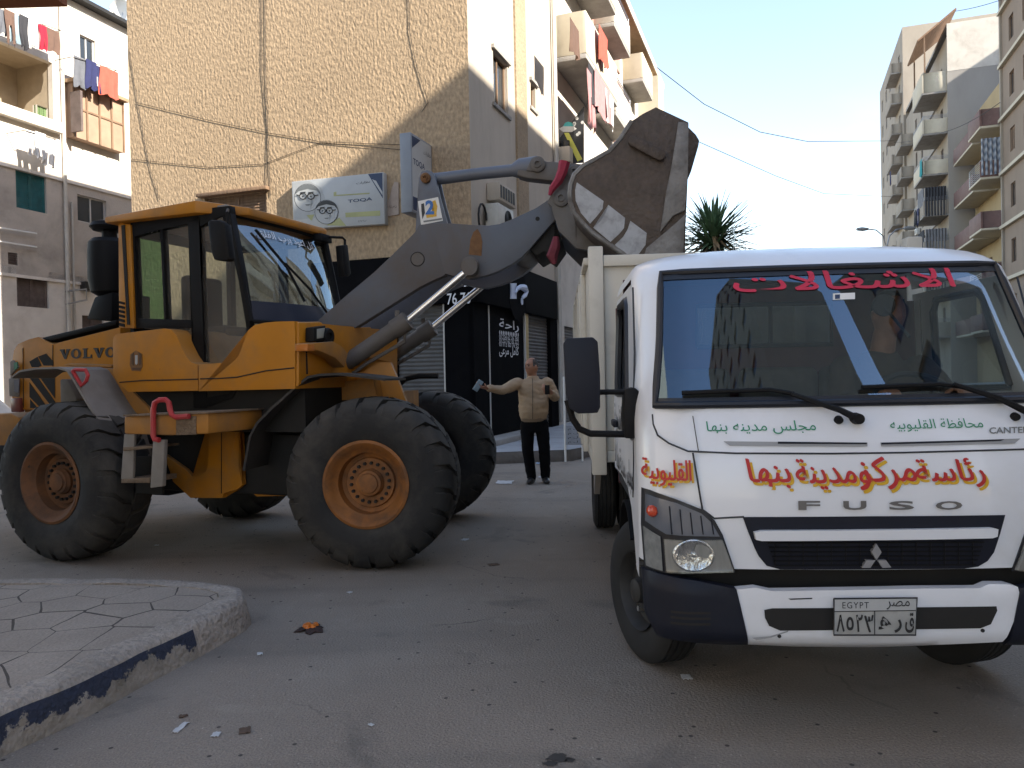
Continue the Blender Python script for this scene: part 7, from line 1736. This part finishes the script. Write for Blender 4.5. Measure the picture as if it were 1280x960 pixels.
ph_ = mpx(597.5, 482, -.40); Mp = Matrix.Translation(ph_) @ Matrix.Rotation(R(35), 4, 'Y') @ Matrix.Rotation(R(20), 4, 'Z')
tag(MB().box(-.042, .042, -.006, .006, -.085, .085, M=Mp).build('phone', M['phone'], None, HM, bevel=.003), 'pale screen phone held out in the man\'s raised hand', 'phone')
p2 = mpx(684, 486.5, -.30)
tag(MB().box(-.035, .035, -.012, .012, -.075, .06, M=Matrix.Translation(p2)).build('phone', M['plastic'], None, HM, bevel=.006), 'black handset held against the man\'s chest', 'phone')
# driver behind the windscreen
HD = T.sub(.50, 1.18, 0, 0)
drv = thing('person', 'driver in dark clothes behind the truck windscreen with one arm at the wheel', 'person', HD)
M['dark_cloth'] = mat('dark_brown_jacket', (.055, .040, .030), .9, var=.2)
b = MB(); Mh2 = head(b, Vector((.02, -.08, 1.90)), R(12), 0, 1.05); limb(b, [(0, 0, 1.62), (.01, -.05, 1.80)], [.07, .062])
limb(b, [(-.2, -.02, 1.60), (-.27, -.18, 1.40), (-.16, -.42, 1.46)], [.06, .045, .032]); limb(b, [(.2, -.02, 1.60), (.31, -.15, 1.42), (.19, -.42, 1.47)], [.06, .045, .032])
ell(b, [(0, 0, 1.12, .17, .13), (0, -.02, 1.35, .17, .12), (0, 0, 1.55, .19, .11), (0, 0, 1.64, .09, .08)])
hand(b, (-.16, -.42, 1.46), (.05, -1, .3), (0, -.2, -1), .9, 1, 1); hand(b, (.19, -.42, 1.47), (-.05, -1, .3), (0, -.2, -1), .9, 1, -1)
limb(b, [(-.1, 0, 1.18), (-.14, -.42, 1.2), (-.14, -.5, 1.03)], [.09, .07, .05]); limb(b, [(.1, 0, 1.18), (.14, -.42, 1.2), (.14, -.5, 1.03)], [.09, .07, .05])
add_mesh(fuse(b.bm, .010, 1), 'body', M['skin'], drv, HD)
b = MB(); ell(b, [(0, 0, 1.14, .20, .16), (0, -.03, 1.35, .21, .16), (0, 0, 1.55, .23, .14), (0, .0, 1.64, .12, .1), (0, 0, 1.70, .09, .085)], 24)
limb(b, [(-.2, -.02, 1.59), (-.27, -.18, 1.40), (-.18, -.38, 1.455)], [.09, .07, .05]); limb(b, [(.2, -.02, 1.59), (.31, -.15, 1.42), (.20, -.38, 1.465)], [.09, .07, .05])
add_mesh(fuse(b.bm, .012, 2, .009, 8), 'jacket', M['dark_cloth'], drv, HD)
b = MB(); ell(b, [(0, 0, 1.1, .19, .16), (0, 0, 1.2, .2, .16)]); limb(b, [(-.1, 0, 1.17), (-.14, -.42, 1.2), (-.14, -.48, 1.08)], [.11, .09, .07]); limb(b, [(.1, 0, 1.17), (.14, -.42, 1.2), (.14, -.48, 1.08)], [.11, .09, .07])
add_mesh(fuse(b.bm, .014, 2), 'trousers', M['trousers'], drv, HD)
b = MB(); nu = 24; vs = []
for j in range(9):
    ph = R(8) + (PI / 2 - R(8)) * j / 8
    for i in range(nu): a = 2 * PI * i / nu; lift = .55 if (math.cos(a) > .3 and j < 4) else 1; vs.append(Mh2 @ Vector((.081 * math.cos(ph) * math.sin(a), -.101 * math.cos(ph) * math.cos(a) * (1 if lift == 1 else .8) + .009, .127 * math.sin(max(ph, R(35) if lift != 1 else 0)))))
b.faces(vs, [(j * nu + i, j * nu + (i + 1) % nu, (j + 1) * nu + (i + 1) % nu, (j + 1) * nu + i) for j in range(8) for i in range(nu)])
b.build('hair', mat('black_hair', (.012, .010, .009), .8, var=.3, scale=60), drv, HD)

# ------------------------------------------------------------------ small things on the road
rs = random.Random(11)
def crumple(px, py, s_, m, label, name='litter', cat='litter', group='bits of litter on the road', h=.012, asp=1.0):
    c = WORLD.on(px, py, 'z', 0); b = MB(); n = 6; an = rs.uniform(0, PI); vs = []
    b.grid(lambda u, v: ((u - .5) * s_ * asp + .1 * s_ * mnoise.noise(Vector((u * 3 + px, v * 3, 1))), (v - .5) * s_ + .1 * s_ * mnoise.noise(Vector((u * 3, v * 3 + py, 2))), .004 + h * abs(mnoise.noise(Vector((u * 4 + px, v * 4 + py, 0))))), n, n)
    return tag(b.build(name, m, None, Frame(c.x, c.y, 0, an), solid=.002, ang=80), label, cat, group, 'thing')
M['paper'] = mat('soiled_white_paper', (.52, .52, .52), .8, var=.1, scale=20); M['paper_b'] = mat('pale_blue_paper', (.38, .48, .62), .8, var=.1)
crumple(631, 603.5, .24, M['paper'], 'large white paper scrap between the loader wheel and the man', asp=1.3, h=.03)
crumple(674.5, 580, .12, M['paper_b'], 'pale blue wrapper behind the man\'s feet', h=.05); crumple(676, 597, .08, M['paper'], 'white scrap between the man\'s shoes', h=.03)
for i, (px, py, s_, k, lab) in enumerate(((226, 910, .030, 'paper', 'thin white scrap lying on the road near the kerb'), (270, 919, .035, 'paper', 'small white scrap right of the thin one near the kerb'), (306, 914, .05, 'leaf', 'brown leaf on the road near the kerb'), (229, 896, .03, 'leaf', 'tiny dark leaf above the thin white scrap'), (858, 847, .05, 'paper', 'pale scrap beneath the truck bumper corner'), (325, 818, .03, 'paper', 'tiny pale scrap to the right of the kerb end'), (437, 741, .03, 'paper', 'tiny pale scrap in front of the front wheel'), (196, 682, .03, 'paper', 'tiny white scrap between the loader wheels'), (581, 675, .06, 'paper', 'flattened scrap on the road beyond the front wheel'), (617, 706, .07, 'leaf', 'brown scrap on the road right of the front wheel'), (464, 907, .02, 'paper', 'tiny white speck at the bottom of the road'))):
    if k == 'leaf' and 'leaf' not in M: M['leaf'] = mat('dry_leaf', (.09, .055, .035), .8, var=.2)
    crumple(px, py, s_, M[k], lab, asp=3.5 if i == 0 else 1.3)
# squashed orange
og = WORLD.on(388, 787, 'z', 0); fo = Frame(og.x, og.y, 0, .3); sq = thing('squashed_orange', 'squashed orange with dark split peel on the road', 'fruit', fo)
b = MB()
for k in range(7):
    a = k * 2 * PI / 7 + rs.uniform(-.25, .25); ln = rs.uniform(.08, .14); w_ = rs.uniform(.018, .03); d = Vector((math.cos(a), math.sin(a), 0)); s2 = Vector((-d.y, d.x, 0))
    b.faces([(d * .02 - s2 * w_) + Vector((0, 0, .02)), (d * .02 + s2 * w_) + Vector((0, 0, .02)), d * ln * .7 + s2 * w_ * 1.2 + Vector((0, 0, .012)), d * ln + Vector((0, 0, .004)), d * ln * .7 - s2 * w_ * 1.2 + Vector((0, 0, .01))], [(0, 1, 2, 3, 4)])
b.build('peel', mat('blackened_peel', (.030, .014, .010), .7, var=.4, scale=30), sq, fo, solid=.006)
b = MB()
for k in range(7): b.lathe([(0, .022), (.012, .018), (.02, 0), (0, -.005)], (rs.uniform(-.035, .035), rs.uniform(-.03, .03), .018), 'z', 9)
b.build('pulp', mat('orange_pulp', (.62, .17, .015), .4, var=.3, scale=40), sq, fo)
def stain(px, py, rx, ry, label):
    c = WORLD.on(px, py, 'z', 0); b = MB(); n = 36
    pts = [((rx * (1 + .6 * mnoise.noise(Vector((math.cos(k * PI / 18) * 2 + px, math.sin(k * PI / 18) * 2, 0))))) * math.cos(k * PI / 18), (ry * (1 + .6 * mnoise.noise(Vector((math.cos(k * PI / 18) * 2, math.sin(k * PI / 18) * 2 + py, 3))))) * math.sin(k * PI / 18), .003) for k in range(n)]
    b.faces(pts, [tuple(range(n))]); return tag(b.build('road_stain', M['wet'], None, Frame(c.x, c.y, 0, 0), recalc=False), label, 'stain', 'dark splashes on the road', 'structure')
M['wet'] = mat('dark_damp_asphalt', (.042, .038, .034), .6, var=.2, scale=12)
stain(698, 948, .05, .035, 'dark splash at the bottom edge of the road'); stain(688, 955, .03, .02, 'small splash beside the dark one at the bottom edge'); stain(712, 951, .022, .016, 'smallest splash right of the dark one at the bottom edge')
# little standing notice by the kerb
sgf = WORLD.on(711, 577, 'z', 0); SGF = Frame(sgf.x, sgf.y, 0, R(6)); st_ = thing('standing_notice', 'small white framed notice on thin legs by the far kerb', 'sign', SGF)
hgt = WORLD.on(706, 532, 'y', sgf.y).z
b = MB(); b.tube([(-.06, 0, 0), (-.06, 0, hgt + .9)], .022, 7); b.build('leg', M['white'], st_, SGF); b = MB(); b.tube([(.26, 0, .0), (.26, 0, hgt)], .018, 7); b.build('leg', M['white'], st_, SGF)
MB().box(-.045, .28, -.02, .02, hgt - .36, hgt).build('panel', mat('notice_grey', (.34, .37, .42), .6, var=.15, scale=10), st_, SGF)
for k in range(4): lettering(('توقف', 'ممنوع', 'توقف', 'ممنوع')[k] if False else 'ـ'.replace('ـ', 'ا ل م'), M['ink'], st_, SGF, -.01, .24, hgt - .09 - k * .08, hgt - .04 - k * .08, -.021)
# white car parked beyond the counterweight
cq = WORLD.on(-20, 512, 'y', 17); CF = Frame(cq.x - 1.0, 17.2, 0, R(-14)); car = thing('parked_car', 'white parked car half hidden behind the loader counterweight', 'car', CF)
sidep = [(-2.1, .35), (-2.15, .7), (-1.95, .92), (-1.2, 1.0), (-.75, 1.42), (.45, 1.45), (1.05, 1.02), (1.9, .9), (2.1, .7), (2.1, .35)]
b = MB(); b.prism(sidep, -.82, .82); b.build('body', mat('white_car_paint', (.62, .62, .61), .25, coat=.4), car, CF, bevel=.06, seg=3)
for s_ in (-1, 1):
    b = MB(); b.prism([(-1.08, 1.02), (-.68, 1.37), (-.2, 1.39), (-.2, 1.02)], *sorted((s_ * .815, s_ * .826))); b.prism([(-.14, 1.02), (-.14, 1.39), (.4, 1.39), (.9, 1.02)], *sorted((s_ * .815, s_ * .826))); b.build('window', M['pane'], car, CF)
    for x in (-1.35, 1.3):
        b = MB(); b.lathe([(.16, s_ * .03), (.2, s_ * .09), (.29, s_ * .09), (.31, 0), (.29, -s_ * .09), (.16, -s_ * .09)], (x, s_ * .76, .31), 'y', 28); wl = b.build('wheel', M['rubber'], car, CF); MB().lathe([(.2, s_ * .085), (.1, s_ * .06), (0, s_ * .07)], (x, s_ * .76, .31), 'y', 20).build('rim', M['steel'], wl, CF)
MB().box(2.06, 2.13, -.7, -.45, .62, .75).build('headlight', M['chrome'], car, CF, bevel=.02); MB().box(2.06, 2.13, .45, .7, .62, .75).build('headlight', M['chrome'], car, CF, bevel=.02)
